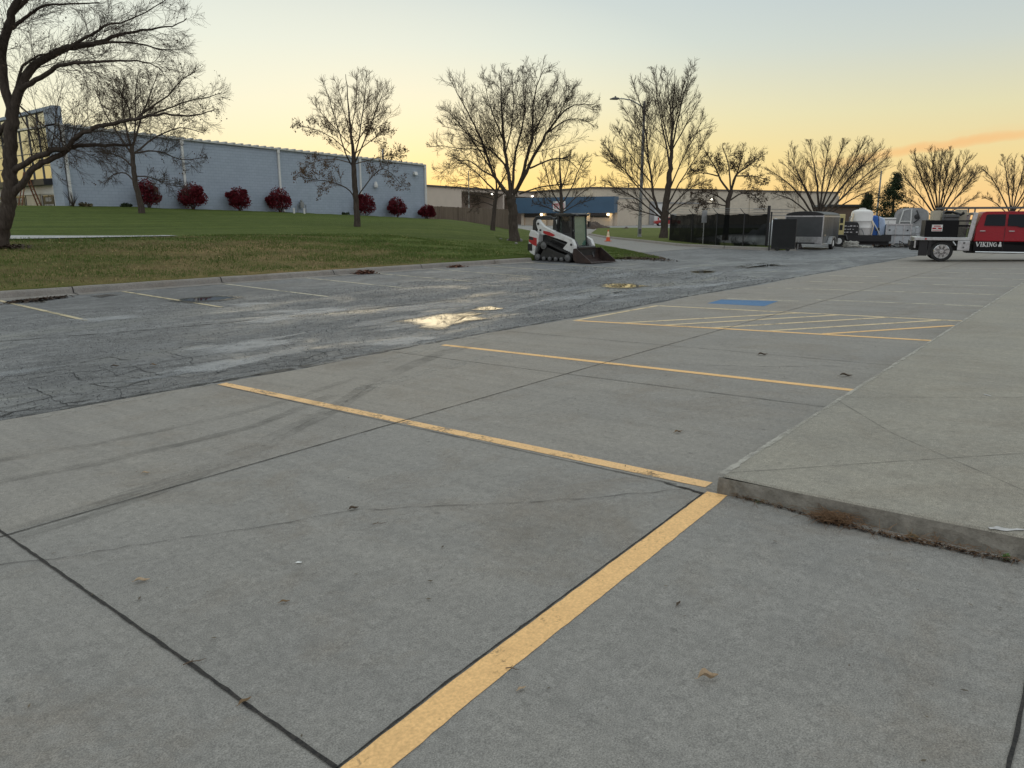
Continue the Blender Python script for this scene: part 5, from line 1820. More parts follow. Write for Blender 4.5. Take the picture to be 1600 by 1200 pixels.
# ------------------------------------------------------------------ compact track loader
lp = G(868, 409.5, lambda a, b: float(zlot(a, b)))
LD = thing('track_loader', 'white compact track loader with black cab and rusty bucket at the kerb end', 'loader', lp + Vector((0, 0, 0.004)) + FWD * 0.75 + RGT * 0.42, PHI - R(131))
LD.scale = (0.91, 0.91, 0.91)
# local +X forward, camera sees the -Y side


def mirror_y(fn):
    for s in (-1, 1):
        fn(s)


def track(s):
    y0, y1 = (0.50, 0.92) if s > 0 else (-0.92, -0.50)
    out = [(-0.98, 0.16), (-0.92, 0.05), (-0.80, 0.0), (0.78, 0.0), (0.92, 0.05), (0.98, 0.18), (0.94, 0.32), (0.82, 0.40), (0.30, 0.56), (-0.30, 0.80), (-0.42, 0.86), (-0.56, 0.84), (-0.66, 0.74), (-0.80, 0.46)]
    cx0, cz0 = 0.0, 0.34
    inn = [(cx0 + (x - cx0) * 0.92, cz0 + (z - cz0) * 0.86) for x, z in out]
    mb = MB()
    n = len(out)
    vs = [(x, y, z) for y in (y0, y1) for x, z in out] + [(x, y, z) for y in (y0, y1) for x, z in inn]
    fs = []
    for i in range(n):
        j = (i + 1) % n
        fs += [(i, j, n + j, n + i), (2 * n + i, 3 * n + i, 3 * n + j, 2 * n + j), (i, 2 * n + i, 2 * n + j, j), (n + i, n + j, 3 * n + j, 3 * n + i)]
    mb.add(vs, fs)
    # tread lugs
    P = [Vector((x, 0, z)) for x, z in out] + [Vector((out[0][0], 0, out[0][1]))]
    d_acc = 0
    for a, b in zip(P[:-1], P[1:]):
        L_ = (b - a).length
        m = max(1, int(L_ / 0.10))
        nr = Vector(((b - a).z, 0, -(b - a).x)).normalized()
        for i in range(m):
            c = a.lerp(b, (i + 0.5) / m)
            if c.z < 0.02:
                continue
            u = (b - a).normalized() * 0.022
            q = [c - u, c + u, c + u - nr * -0.0 + nr * 0.022, c - u + nr * 0.022]
            mb.add([(v.x, y, v.z) for y in (y0 + 0.02, y1 - 0.02) for v in q], [(0, 1, 2, 3), (7, 6, 5, 4), (0, 4, 5, 1), (1, 5, 6, 2), (2, 6, 7, 3), (3, 7, 4, 0)])
    t = mb.build('track', M_rubber, LD)
    fr = MB()
    yy = (y0 + 0.05, y1 - 0.05)
    fr.prism([(-0.72, 0.14), (0.72, 0.14), (0.66, 0.30), (0.2, 0.42), (-0.40, 0.62), (-0.62, 0.34)], yy[0], yy[1], 'y')
    fr.build('track_frame', M_lblack, t, bevel=0.015)
    wh = MB()
    ys = y0 - 0.005 if s < 0 else y1 + 0.005
    for x, z, r in ((-0.80, 0.18, 0.13), (0.80, 0.19, 0.14), (-0.46, 0.12, 0.085), (-0.14, 0.12, 0.085), (0.18, 0.12, 0.085), (0.48, 0.12, 0.085), (-0.47, 0.66, 0.15)):
        wh = MB()
        wh.lathe([(r, (ys + 0.08 * (1 if s < 0 else -1))), (r, ys), (r * 0.6, ys - 0.01 * (1 if s < 0 else -1)), (r * 0.3, ys - 0.03 * (1 if s < 0 else -1)), (0.0, ys - 0.03 * (1 if s < 0 else -1))], (x, 0, z), 16, 'y')
        wh.build('roller', M_greyp, t)


mirror_y(track)
mb = MB()
mb.prism([(-1.12, 0.30), (0.86, 0.24), (0.90, 0.50), (0.70, 0.80), (0.10, 1.06), (-0.75, 1.10), (-1.05, 1.05)], -0.49, 0.49, 'y')
mb.build('body', M_lblack, LD, bevel=0.02)
mb = MB()
mb.prism([(-1.06, 0.22), (-1.34, 0.34), (-1.40, 0.55), (-1.37, 1.10), (-1.28, 1.30), (-1.05, 1.28), (-0.84, 1.12), (-0.84, 0.80), (-0.98, 0.60), (-1.02, 0.40)], -0.80, 0.80, 'y')
tl_ = mb.build('tailgate', M_lwhite, LD, bevel=0.03)
for s in (-1, 1):
    m_ = MB()
    y = s * 0.803
    ya, yb = (y, y + 0.006 * s)
    m_.prism([(-1.355, 1.04), (-0.93, 0.96), (-0.93, 0.62), (-1.10, 0.66), (-1.36, 0.80)], min(ya, yb), max(ya, yb), 'y')
    m_.build('red_panel', M_lred, tl_)
    m_ = MB()
    m_.prism([(-1.35, 1.03), (-1.12, 0.985), (-1.10, 0.86), (-1.355, 0.90)], min(ya, yb) - 0.003, max(ya, yb) + 0.003, 'y')
    m_.build('black_panel', M_lblack, tl_)
    m_ = MB(); m_.box(-1.425, -1.18, y - 0.06 if s > 0 else y - 0.02, y + 0.02 if s > 0 else y + 0.06, 0.42, 0.72); m_.build('tail_lamp', M_black, tl_, bevel=0.02)
    # dark slot in the rear quarter under the arm
    arm = MB()
    ya, yb = (0.56, 0.74) if s > 0 else (-0.74, -0.56)
    arm.prism([(-1.06, 1.70), (-0.90, 1.74), (-0.80, 1.62), (-0.62, 1.46), (-0.30, 1.33), (0.66, 1.03), (0.90, 0.92), (1.02, 0.70), (1.08, 0.34), (0.98, 0.24), (0.72, 0.34), (0.42, 0.56), (0.52, 0.66), (0.66, 0.80), (0.56, 0.84), (-0.62, 1.14), (-0.86, 1.22), (-0.98, 1.40)], ya, yb, 'y')
    ar = arm.build('lift_arm', M_lwhite, LD, bevel=0.018)
    m_ = MB()
    yo = s * 0.742
    m_.prism([(-0.62, 1.28), (-0.28, 1.22), (0.02, 1.10), (-0.10, 1.04), (-0.34, 1.08), (-0.62, 1.17)], min(yo, yo + 0.006 * s), max(yo, yo + 0.006 * s), 'y')
    m_.build('red_decal', M_lred, ar)
    for x, z, r in ((-0.90, 1.56, 0.05), (-0.78, 1.30, 0.045), (0.86, 0.72, 0.05), (0.98, 0.36, 0.05)):
        m_ = MB()
        m_.lathe([(r, s * 0.735), (r, s * 0.765), (r * 0.5, s * 0.775), (0, s * 0.775)], (x, 0, z), 12, 'y')
        m_.build('pivot_pin', M_lblack, ar)
    m_ = MB()
    m_.tube([(-0.15, s * 0.64, 0.92), (0.55, s * 0.64, 0.70)], 0.055, 10)
    m_.tube([(0.55, s * 0.64, 0.70), (0.86, s * 0.64, 0.60)], 0.03, 8)
    m_.build('lift_cylinder', M_lblack, LD)
    m_ = MB()
    m_.prism([(-1.20, 1.20), (-1.06, 1.18), (-0.98, 1.32), (-1.02, 1.62), (-0.96, 1.76), (-1.10, 1.80), (-1.18, 1.70), (-1.20, 1.42)], s * 0.70 - 0.06, s * 0.70 + 0.06, 'y')
    m_.build('rear_link', M_lblack, LD, bevel=0.015)
    m_ = MB(); m_.tube([(-1.08, s * 0.70, 1.80), (-0.9, s * 0.70, 1.85), (-0.28, s * 0.66, 1.85), (-0.12, s * 0.60, 1.70), (-0.05, s * 0.56, 1.30)], 0.045, 8); m_.build('guard_tube', M_lblack, LD)
m_ = MB(); m_.tube([(-1.06, -0.70, 1.78), (-1.06, 0.70, 1.78)], 0.06, 8); m_.build('cross_tube', M_lblack, LD)
# cab
for s in (-1, 1):
    cab = MB()
    y = s * 0.47
    cab.prism([(-0.12, 1.05), (-0.02, 1.05), (0.04, 1.86), (-0.06, 1.92)], y - 0.05, y + 0.05, 'y')
    cab.prism([(0.62, 0.62), (0.74, 0.62), (0.68, 1.90), (0.56, 1.90)], y - 0.05, y + 0.05, 'y')
    cab.prism([(-0.12, 1.00), (0.72, 0.94), (0.72, 1.16), (-0.11, 1.22)], y - 0.045, y + 0.045, 'y')
    cab.build('cab_frame', M_lblack, LD, bevel=0.015)
m_ = MB()
m_.prism([(-0.16, 1.90), (-0.10, 1.98), (0.66, 2.00), (0.84, 1.95), (0.80, 1.88), (-0.12, 1.87)], -0.56, 0.56, 'y')
m_.build('cab_roof', M_lblack, LD, bevel=0.025)
for s in (-1, 1):
    m_ = MB()
    y = s * 0.455
    for i in range(14):
        x = 0.03 + 0.042 * i
        m_.box(x, x + 0.008, y - 0.004, y + 0.004, 1.17, 1.88)
    for i in range(13):
        z = 1.20 + 0.052 * i
        m_.box(0.0, 0.62, y - 0.006, y - 0.004 + 0.008, z, z + 0.008)
    m_.build('side_mesh', M_lblack, LD)
m_ = MB()
m_.box(-0.03, -0.015, -0.42, 0.42, 1.15, 1.86)
m_.build('rear_window', M_cabglass, LD)
m_ = MB()
m_.add([(0.775, -0.40, 0.60), (0.775, 0.40, 0.60), (0.70, 0.40, 1.86), (0.70, -0.40, 1.86), (0.79, -0.40, 0.60), (0.79, 0.40, 0.60), (0.715, 0.40, 1.86), (0.715, -0.40, 1.86)],
       [(0, 1, 2, 3), (7, 6, 5, 4), (0, 4, 5, 1), (1, 5, 6, 2), (2, 6, 7, 3), (3, 7, 4, 0)])
fw = m_.build('front_window', M_cabglass, LD)
m_ = MB()
m_.tube([(0.80, -0.43, 0.58), (0.80, 0.43, 0.58), (0.725, 0.43, 1.88), (0.725, -0.43, 1.88), (0.80, -0.43, 0.58)], 0.035, 6)
m_.build('door_frame', M_lblack, fw)
m_ = MB(); m_.box(-0.02, 0.30, -0.25, 0.25, 0.95, 1.12); m_.prism([(-0.02, 1.12), (0.10, 1.12), (0.04, 1.68), (-0.06, 1.66)], -0.23, 0.23, 'y'); m_.build('seat', M_greyp, LD, bevel=0.03)
for s in (-1, 1):
    m_ = MB(); m_.tube([(0.66, s * 0.54, 1.62), (0.72, s * 0.66, 1.66), (0.72, s * 0.68, 1.60)], 0.018, 6); m_.box(0.70, 0.76, s * 0.68 - 0.07, s * 0.68 + 0.07, 1.42, 1.66); m_.build('mirror', M_lblack, LD, bevel=0.01)
    m_ = MB(); m_.box(0.80, 0.90, s * 0.40 - 0.07, s * 0.40 + 0.07, 1.90, 1.98); m_.build('work_lamp', M_greyp, LD, bevel=0.01)
    m_ = MB(); m_.tube([(0.84, s * 0.42, 0.86), (1.12, s * 0.42, 0.36)], 0.05, 8); m_.tube([(1.0, s * 0.42, 0.58), (1.2, s * 0.42, 0.20)], 0.028, 8); m_.build('tilt_cylinder', M_greyp, LD)
m_ = MB(); m_.prism([(1.02, 0.12), (1.12, 0.10), (1.16, 0.62), (1.06, 0.66)], -0.60, 0.60, 'y'); m_.build('quick_coupler', M_lblack, LD, bevel=0.01)
bk = MB()
prof = [(1.14, 0.53), (1.12, 0.34), (1.16, 0.12), (1.28, 0.03), (1.96, 0.02), (1.96, 0.0), (1.26, 0.0), (1.12, 0.09), (1.07, 0.34), (1.09, 0.56), (1.22, 0.585), (1.22, 0.555)]
bk.prism(prof, -0.90, 0.90, 'y')
for s in (-1, 1):
    bk.prism([(1.09, 0.56), (1.22, 0.585), (1.93, 0.10), (1.97, 0.02), (1.26, 0.0), (1.12, 0.09), (1.07, 0.34)], s * 0.90 - 0.02, s * 0.90 + 0.02, 'y')
bkt = bk.build('bucket', M_rustb, LD)
for i in range(8):
    tt_ = MB()
    y = -0.86 + i * 0.246
    tt_.prism([(1.90, 0.03), (2.10, 0.005), (1.90, -0.0)], y - 0.035, y + 0.035, 'y')
    tt_.build('tooth', M_rustb, bkt)

# ------------------------------------------------------------------ traffic cone
c = G(950, 377, lambda a, b: ZF + 0.01)
cn = thing('traffic_cone', 'orange traffic cone with pale reflective bands on the entrance drive', 'cone', c, 0.3)
cn.scale = (0.88, 0.88, 0.88)
M_org = simple('orange_plastic', (0.62, 0.085, 0.02), 0.5, 0, 0.1, 6)
M_cream = simple('reflective_band', (0.70, 0.58, 0.40), 0.4, 0, 0.08, 8)
m_ = MB(); m_.box(-0.24, 0.24, -0.24, 0.24, 0.0, 0.05); m_.build('base', M_org, cn, bevel=0.015)
m_ = MB(); m_.lathe([(0.17, 0.05), (0.135, 0.34)], (0, 0, 0), 20); m_.lathe([(0.095, 0.55), (0.09, 0.58)], (0, 0, 0), 20); m_.lathe([(0.055, 0.78), (0.042, 0.90), (0.02, 0.91)], (0, 0, 0), 20); m_.build('body', M_org, cn, smooth=True)
m_ = MB(); m_.lathe([(0.137, 0.34), (0.097, 0.55)], (0, 0, 0), 20); m_.build('band', M_cream, cn, smooth=True)
m_ = MB(); m_.lathe([(0.092, 0.58), (0.057, 0.78)], (0, 0, 0), 20); m_.build('band', M_cream, cn, smooth=True)

# ------------------------------------------------------------------ street lamp
b = G(999, 372)
D = depth_of(b)
Ht = V(1003, 158, D).z - b.z
sl = thing('street_lamp', 'tall grey steel street lamp with one curved arm over the drive', 'street lamp', b, FACE)
m_ = MB(); m_.lathe([(0.24, -0.1), (0.24, 0.10), (0.17, 0.14), (0.16, 0.8), (0.15, 2), (0.10, Ht)], (0, 0, 0), 14); m_.build('pole', M_steel, sl, smooth=True)
ar = [(0, 0, Ht - 0.55), (-0.5, 0, Ht - 0.22), (-1.1, 0, Ht + 0.08), (-1.7, 0, Ht + 0.18), (-2.1, 0, Ht + 0.18)]
m_ = MB(); m_.tube(ar, [0.06, 0.055, 0.05, 0.045, 0.045], 8); m_.build('arm', M_steel, sl, smooth=True)
m_ = MB(); m_.prism([(-2.05, Ht + 0.14), (-2.2, Ht + 0.10), (-2.75, Ht + 0.12), (-2.8, Ht + 0.17), (-2.5, Ht + 0.27), (-2.3, Ht + 0.28), (-2.05, Ht + 0.24)], -0.16, 0.16, 'y'); hd = m_.build('lamp_head', M_greyp, sl, bevel=0.03)
m_ = MB(); m_.box(-2.4, -2.28, -0.05, 0.05, Ht + 0.27, Ht + 0.38); m_.build('photocell', M_greyp, hd)
m_ = MB(); m_.box(-0.11, 0.11, -0.19, -0.15, 0.35, 0.75); m_.build('hand_hole_cover', M_greyp, sl)


def upole(label, px, base_y, top_y, depth, r, arms=True):
    b = V(px, base_y, depth)
    b.z = zground(b.x, b.y)
    H = V(px, top_y, depth).z - b.z
    o = thing('utility_pole', label, 'pole', b, FACE)
    m_ = MB(); m_.lathe([(r, -0.2), (r * 0.6, H)], (0, 0, 0), 10); m_.build('pole', M_bark if arms else M_steel, o, smooth=True)
    m_ = MB()
    if arms:
        m_.box(-0.9, 0.9, -0.08, 0.08, H - 0.7, H - 0.55)
        for x in (-0.8, 0, 0.8):
            m_.lathe([(0.03, H - 0.55), (0.06, H - 0.4), (0.02, H - 0.3)], (x, 0, 0), 6)
        m_.build('cross_arm', M_bark, o)
    else:
        m_.lathe([(0.08, H), (0.10, H + 0.05), (0.02, H + 0.12)], (0, 0, 0), 8)
        m_.build('cap', M_steel, o)
    return o


upole('slim dark utility pole left of the juniper, rising over the flatbed equipment', 1369, 345, 268, 105, 0.16, False)
upole('thin grey pole behind the small leaning tree and the wooden fence', 733, 345, 268, 120, 0.11, False)

# ------------------------------------------------------------------ dirt mound and red pickup far off
p = flat(926, 357, 118)
rs_ = random.Random(4)
gv, gf = [], []
NX, NY = 40, 18
for i in range(NX + 1):
    for j in range(NY + 1):
        x = -2.9 + 5.8 * i / NX
        y = -1.8 + 3.6 * j / NY
        r2 = (x / 2.9) ** 2 + (y / 1.8) ** 2
        h = max(0, 1 - r2) ** 0.6 * (0.75 + 0.25 * math.sin(x * 1.9 + 1) + 0.16 * math.sin(x * 4.1 + y * 3))
        gv.append((x, y, h * 0.98 + (rs_.uniform(-0.05, 0.05) if h > 0 else -0.1)))
gf = [(i * (NY + 1) + j, (i + 1) * (NY + 1) + j, (i + 1) * (NY + 1) + j + 1, i * (NY + 1) + j + 1) for i in range(NX) for j in range(NY)]
mo = np_mesh('dirt_mound', gv, gf, simple('bare_earth', (0.070, 0.050, 0.038), 0.95, 0, 0.35, 2, 0.5), smooth=False)
mo.location = (p.x, p.y, p.z + 0.02)
mo.rotation_euler = (0, 0, FACE)
tag(mo, 'low brown dirt mound on the far grass behind the loader', 'dirt mound')
p = flat(978, 357, 112)
mo2 = np_mesh('dirt_mound', [(x * 0.22, y * 0.3, z * 0.32) for x, y, z in gv], gf, mo.data.materials[0])
mo2.location = (p.x, p.y, p.z + 0.02)
mo2.rotation_euler = (0, 0, FACE)
tag(mo2, 'very small dirt heap on the far grass left of the street lamp', 'dirt mound')

p = flat(1042, 352, 158)
M_redcar = simple('faded_red_paint', (0.30, 0.022, 0.022), 0.35, 0, 0.08, 2)
rp = thing('pickup_truck', 'small red pickup far off, half hidden by the tallest tree trunk', 'pickup truck', (p.x, p.y, ZF + 0.02), FACE + math.pi)
m_ = MB(); m_.prism([(-2.6, 0.45), (2.55, 0.45), (2.7, 0.62), (2.66, 0.95), (2.5, 1.08), (1.25, 1.14), (0.75, 1.72), (0.55, 1.78), (-0.75, 1.78), (-0.92, 1.16), (-2.62, 1.14), (-2.7, 0.7)], -0.92, 0.92, 'y'); m_.build('body', M_redcar, rp, bevel=0.06)
for s in (-1, 1):
    m_ = MB(); m_.prism([(1.02, 1.2), (0.66, 1.66), (0.0, 1.68), (0.0, 1.2)], s * 0.925 - 0.004, s * 0.925 + 0.004, 'y'); m_.prism([(-0.06, 1.2), (-0.06, 1.68), (-0.70, 1.68), (-0.80, 1.2)], s * 0.925 - 0.004, s * 0.925 + 0.004, 'y'); m_.build('window', M_glass, rp)
    for x in (-1.65, 1.65):
        m_ = MB(); m_.lathe([(0.36, s * 0.70), (0.38, s * 0.74), (0.38, s * 0.90), (0.35, s * 0.94), (0.2, s * 0.935), (0.0, s * 0.93)], (x, 0, 0.38), 18, 'y'); w_ = m_.build('wheel', M_rubber, rp)
        m_ = MB(); m_.lathe([(0.23, s * 0.936), (0.20, s * 0.946), (0.0, s * 0.946)], (x, 0, 0.38), 16, 'y'); m_.build('rim', M_alu, w_)

# ------------------------------------------------------------------ screened chain link fence
k = NT('windscreen_mesh')
k.set((0.006, 0.007, 0.007), 0.9, 0, None, 0.05)
k.alpha(k.math('SUBTRACT', 0.985, k.math('MULTIPLY', k.ramp(k.noise(1.1, 4, 0.6), 0.40, 0.62), 0.05)))
M_screen = k.m
k = NT('torn_windscreen_mesh')
k.set((0.006, 0.007, 0.007), 0.9, 0, None, 0.05)
zz_ = k.sepxyz()[2]
k.alpha(k.math('SUBTRACT', 0.97, k.math('MULTIPLY', k.math('MULTIPLY', k.ramp(k.noise(0.9, 5, 0.65, dist=0.4), 0.42, 0.52), k.ramp(zz_, 0.55, 0.75, (1, 1, 1, 1), (0, 0, 0, 1))), 0.30)))
M_torn = k.m
M_gate = simple('dark_screen_slats', (0.018, 0.019, 0.019), 0.7, 0, 0.3, 3)
# line of the fence on the ground: photo pixels of foot and top
fx = [(1046, 378), (1080, 382), (1118, 386), (1160, 388.5), (1197, 389.5)]
fp = [G(x, y) for x, y in fx]
cf = thing('screened_fence', 'chain link fence covered with torn black windscreen and topped with barbed wire', 'fence', fp[0], 0)
FH = 1.86
for i, (a_, b_) in enumerate(zip(fp[:-1], fp[1:])):
    A_, B_ = a_ - fp[0], b_ - fp[0]
    n = 10
    mb = MB()
    vs = []
    for j in range(n + 1):
        c = A_.lerp(B_, j / n)
        sag = 0.06 * math.sin(math.pi * j / n) + random.uniform(-0.015, 0.015)
        off = FWD * (0.03 * math.sin(j * 1.3 + i))
        for z in (0.04 + random.uniform(0, 0.04), FH * 0.35, FH * 0.7, FH - sag):
            vs.append((c.x + off.x * (1 if 0.1 < z < FH - 0.2 else 0), c.y + off.y, c.z + z))
    mb.add(vs, [(j * 4 + q, (j + 1) * 4 + q, (j + 1) * 4 + q + 1, j * 4 + q + 1) for j in range(n) for q in range(3)])
    mb.build('windscreen', M_torn if i >= 2 else M_screen, cf, recalc=False)
    mb = MB(); mb.tube([A_ + Vector((0, 0, FH)), B_ + Vector((0, 0, FH))], 0.022, 6)
    mb.tube([A_ + Vector((0, 0, 0.06)), B_ + Vector((0, 0, 0.06))], 0.016, 6)
    mb.build('rail', M_dark, cf)
for i, a_ in enumerate(fp):
    A_ = a_ - fp[0]
    last = i == len(fp) - 1
    mb = MB(); mb.tube([A_ + Vector((0, 0, -0.2)), A_ + Vector((0, 0, FH + (0.45 if last else 0.05)))], 0.085 if last else 0.035, 8)
    mb.build('post', M_black if last else M_dark, cf)
    if not last:
        mb = MB(); mb.tube([A_ + Vector((0, 0, FH)), A_ + Vector((0, 0, FH + 0.30)) - RGT * 0.26], 0.018, 5); mb.build('wire_arm', M_dark, cf)
mb = MB()
for q in range(3):
    pts = []
    for i, a_ in enumerate(fp):
        A_ = a_ - fp[0]
        pts.append(A_ + Vector((0, 0, FH + 0.10 + 0.10 * q)) - RGT * (0.08 + 0.085 * q) * (0 if i == len(fp) - 1 else 1))
    mb.tube(pts, 0.008, 4)
mb.build('barbed_wire', M_steel, cf)
mb = MB(); o = fp[0] - fp[0] + RGT * 0.22 - FWD * 0.05
mb.box(-0.16, 0.16, -0.01, 0.01, 1.62, 1.92, Matrix.Translation(o) @ Matrix.Rotation(FACE, 4, 'Z')); mb.build('warning_plate', M_white, cf)
# gate at the end of the fence
g0, g1 = G(1204, 391.5), G(1241, 393)
gt = thing('gate', 'dark slatted rolling gate panel between the fence and the enclosed trailer', 'gate', g0, math.atan2(g1.y - g0.y, g1.x - g0.x))
gt.scale = (1, 1, 0.82)
L = (g1 - g0).length
mb = MB(); mb.box(0.06, L, -0.01, 0.01, 0.16, 1.96)
for i in range(26):
    x = 0.08 + (L - 0.12) * i / 25
    mb.box(x - 0.012, x + 0.012, -0.028, -0.0101, 0.16, 1.96)
mb.build('slat_panel', M_gate, gt)
mb = MB(); mb.tube([(0.03, 0, 0.14), (L, 0, 0.14), (L, 0, 1.98), (0.03, 0, 1.98), (0.03, 0, 0.14)], 0.03, 6); mb.tube([(-0.1, 0.02, -0.1), (-0.1, 0.02, 2.42)], 0.045, 8); mb.build('gate_frame', M_dark, gt)
for x in (0.35, L - 0.35):
    mb = MB(); mb.lathe([(0.10, -0.05), (0.11, -0.03), (0.11, 0.03), (0.10, 0.05)], (x, 0, 0.11), 12, 'y'); mb.build('roller', M_rubber, gt)
# sign on a post before the fence
b = G(1096, 384)
sp_ = thing('road_sign', 'narrow pale sign on a thin post before the screened fence', 'sign', b - FWD * 0.3, FACE)
mb = MB(); mb.tube([(0, 0, -0.1), (0, 0, 2.1)], 0.03, 6); mb.build('post', M_steel, sp_)
mb = MB(); mb.box(-0.16, 0.16, -0.05, -0.03, 1.35, 2.05); mb.build('sign_plate', M_steel, sp_, bevel=0.01)
# tarp covered pile seen through the screen
b = G(1150, 386) + FWD * 4.6 + RGT * 0.5
NX, NY = 46, 20
gv = []
for i in range(NX + 1):
    for j in range(NY + 1):
        x = -1.75 + 3.5 * i / NX
        y = -0.9 + 1.8 * j / NY
        e = max(0.0, 1 - abs(x / 1.75) ** 4) * max(0.0, 1 - abs(y / 0.9) ** 4)
        h = e ** 0.5 * (1.35 + 0.25 * math.sin(x * 2.2 + 0.6) + 0.08 * math.sin(x * 7 + y * 4) + 0.07 * math.sin(x * 3 - y * 9))
        gv.append((x, y, h if h > 0 else -0.05))
tp = np_mesh('covered_pile', gv, [(i * (NY + 1) + j, (i + 1) * (NY + 1) + j, (i + 1) * (NY + 1) + j + 1, i * (NY + 1) + j + 1) for i in range(NX) for j in range(NY)],
             simple('pale_tarp', (0.52, 0.53, 0.54), 0.6, 0, 0.25, 2), smooth=True)
fd_ = (fp[4] - fp[1]).normalized()
fn_ = Vector((-fd_.y, fd_.x, 0))
fn_ = fn_ if fn_.dot(FWD) > 0 else -fn_
pc_ = fp[2].lerp(fp[3], 0.55) + fn_ * 3.2 - fd_ * 0.4
tp.location = (pc_.x, pc_.y, zground(pc_.x, pc_.y))
tp.rotation_euler = (0, 0, math.atan2(fd_.y, fd_.x))
tp.scale = (0.95, 0.9, 0.95)
tag(tp, 'pale tarp covered pile showing through the black windscreen', 'covered pile')

# ------------------------------------------------------------------ enclosed trailer
b = G(1283, 391)
M_char = simple('charcoal_panel', (0.060, 0.064, 0.066), 0.38, 0.2, 0.12, 3)
M_char2 = simple('dark_panel_side', (0.042, 0.044, 0.046), 0.38, 0.2, 0.12, 3)
et = thing('enclosed_trailer', 'charcoal enclosed cargo trailer with bright metal lower guard and domed roof', 'trailer', b, FACE - R(35))
# local +X right along the front, +Y away along the side; corner at origin
TW, TL, TH = 2.0, 3.9, 1.82
mb = MB(); mb.box(-TW, 0, 0, TL, 0.32, TH); mb.build('body', M_char, et, bevel=0.02)
mb = MB(); mb.box(-TW + 0.03, -0.03, -0.012, -0.002, 0.34, 0.70); mb.build('stone_guard', M_alu, et)
mb = MB()
mb.box(-0.045, 0.012, -0.02, 0.03, 0.30, TH + 0.02); mb.box(-TW - 0.012, -TW + 0.04, -0.02, 0.03, 0.30, TH + 0.02)
mb.box(0.002, 0.014, 0.03, TL, 0.28, 0.36); mb.box(0.002, 0.016, 0.03, TL, TH - 0.08, TH); mb.box(-TW, 0, -0.018, -0.003, TH - 0.07, TH)
mb.build('edge_trim', M_alu, et)
mb = MB()
rp_ = [(-TW, TH + 0.002)] + [(-TW / 2 + TW / 2 * 1.0 * math.sin(R(t_)), TH + 0.03 + 0.20 * math.cos(R(t_))) for t_ in range(-80, 81, 16)] + [(0, TH + 0.002)]
mb.prism(rp_, 0.02, TL - 0.02, 'y'); mb.build('roof', M_black, et, bevel=0.02)
mb = MB()
for y in (0.85, 1.25, 1.65):
    mb.box(-0.0005, 0.004, y * 1.0 - 0.003, y + 0.003, 0.36, TH - 0.08)
mb.box(-0.0005, 0.005, 2.5, 3.3, 0.4, 1.7); mb.build('side_seams', M_char2, et)
for y in (1.75,):
    mb = MB(); mb.prism([(y - 0.62, 0.30), (y - 0.5, 0.60), (y - 0.2, 0.70), (y + 0.2, 0.70), (y + 0.5, 0.60), (y + 0.62, 0.30), (y + 0.52, 0.30), (y + 0.38, 0.52), (y + 0.15, 0.62), (y - 0.15, 0.62), (y - 0.38, 0.52), (y - 0.52, 0.30)], 0.017, 0.24, 'x'); mb.build('fender', M_alu, et)
    for x, sgn in ((0.12, 1), (-TW - 0.12, -1)):
        mb = MB(); mb.lathe([(0.28, x - 0.10), (0.32, x - 0.07), (0.32, x + 0.07), (0.28, x + 0.10), (0.16, x + 0.09 * sgn)], (0, y, 0.32), 18, 'x'); w_ = mb.build('wheel', M_rubber, et)
        mb = MB(); mb.lathe([(0.17, x + 0.095 * sgn), (0.14, x + 0.105 * sgn), (0, x + 0.09 * sgn)], (0, y, 0.32), 14, 'x'); mb.build('rim', M_white, w_)
mb = MB(); mb.tube([(-TW / 2 - 0.6, 0, 0.36), (-TW / 2, -1.1, 0.40)], 0.045, 6); mb.tube([(-TW / 2 + 0.6, 0, 0.36), (-TW / 2, -1.1, 0.40)], 0.045, 6); mb.build('tongue', M_black, et)
mb = MB(); mb.tube([(-TW / 2, -0.9, 0.02), (-TW / 2, -0.9, 0.7)], 0.03, 8); mb.box(-TW / 2 - 0.1, -TW / 2 + 0.1, -1.0, -0.8, 0.0, 0.03); mb.build('jack', M_steel, et)
mb = MB(); mb.box(0.006, 0.03, 0.45, 0.55, 0.74, 0.82); mb.build('side_lamp', M_cream, et)

# ------------------------------------------------------------------ equipment row
DE_ = 45.5


def place(px, depth=DE_, py=385):
    p = V(px, py, depth)
    return Vector((p.x, p.y, zground(p.x, p.y)))


MP = DE_ / 1180
M_yel = simple('cream_enclosure', (0.52, 0.44, 0.20), 0.5, 0, 0.1, 3)
fb = thing('flatbed_trailer', 'black flatbed trailer on the ground line, loaded with a cream cabinet and tanks', 'trailer', place(1346, 44.8), FACE - R(20))
mb = MB(); mb.box(-1.75, 1.55, 0, 2.2, 0.50, 0.66); mb.box(-1.75, 1.55, -0.03, 0.0, 0.34, 0.70); mb.box(-1.7, 1.5, 0.2, 0.3, 0.30, 0.5); mb.build('deck', M_black, fb)
mb = MB(); mb.box(-1.2, 1.5, 0.4, 1.8, 0.12, 0.49); mb.build('underframe', M_black, fb)
for x in (-1.30,):
    mb = MB(); mb.lathe([(0.30, -0.28), (0.34, -0.25), (0.34, -0.08), (0.30, -0.05)], (x, 0, 0.34), 18, 'y'); w_ = mb.build('wheel', M_rubber, fb)
    mb = MB(); mb.lathe([(0.18, -0.285), (0.15, -0.295), (0.0, -0.29)], (x, 0, 0.34), 14, 'y'); mb.build('rim', M_white, w_)
    mb = MB(); mb.prism([(x - 0.5, 0.45), (x - 0.42, 0.72), (x + 0.42, 0.72), (x + 0.5, 0.45), (x + 0.44, 0.45), (x + 0.37, 0.69), (x - 0.37, 0.69), (x - 0.44, 0.45)], -0.31, -0.032, 'y'); mb.build('fender', M_greyp, fb)
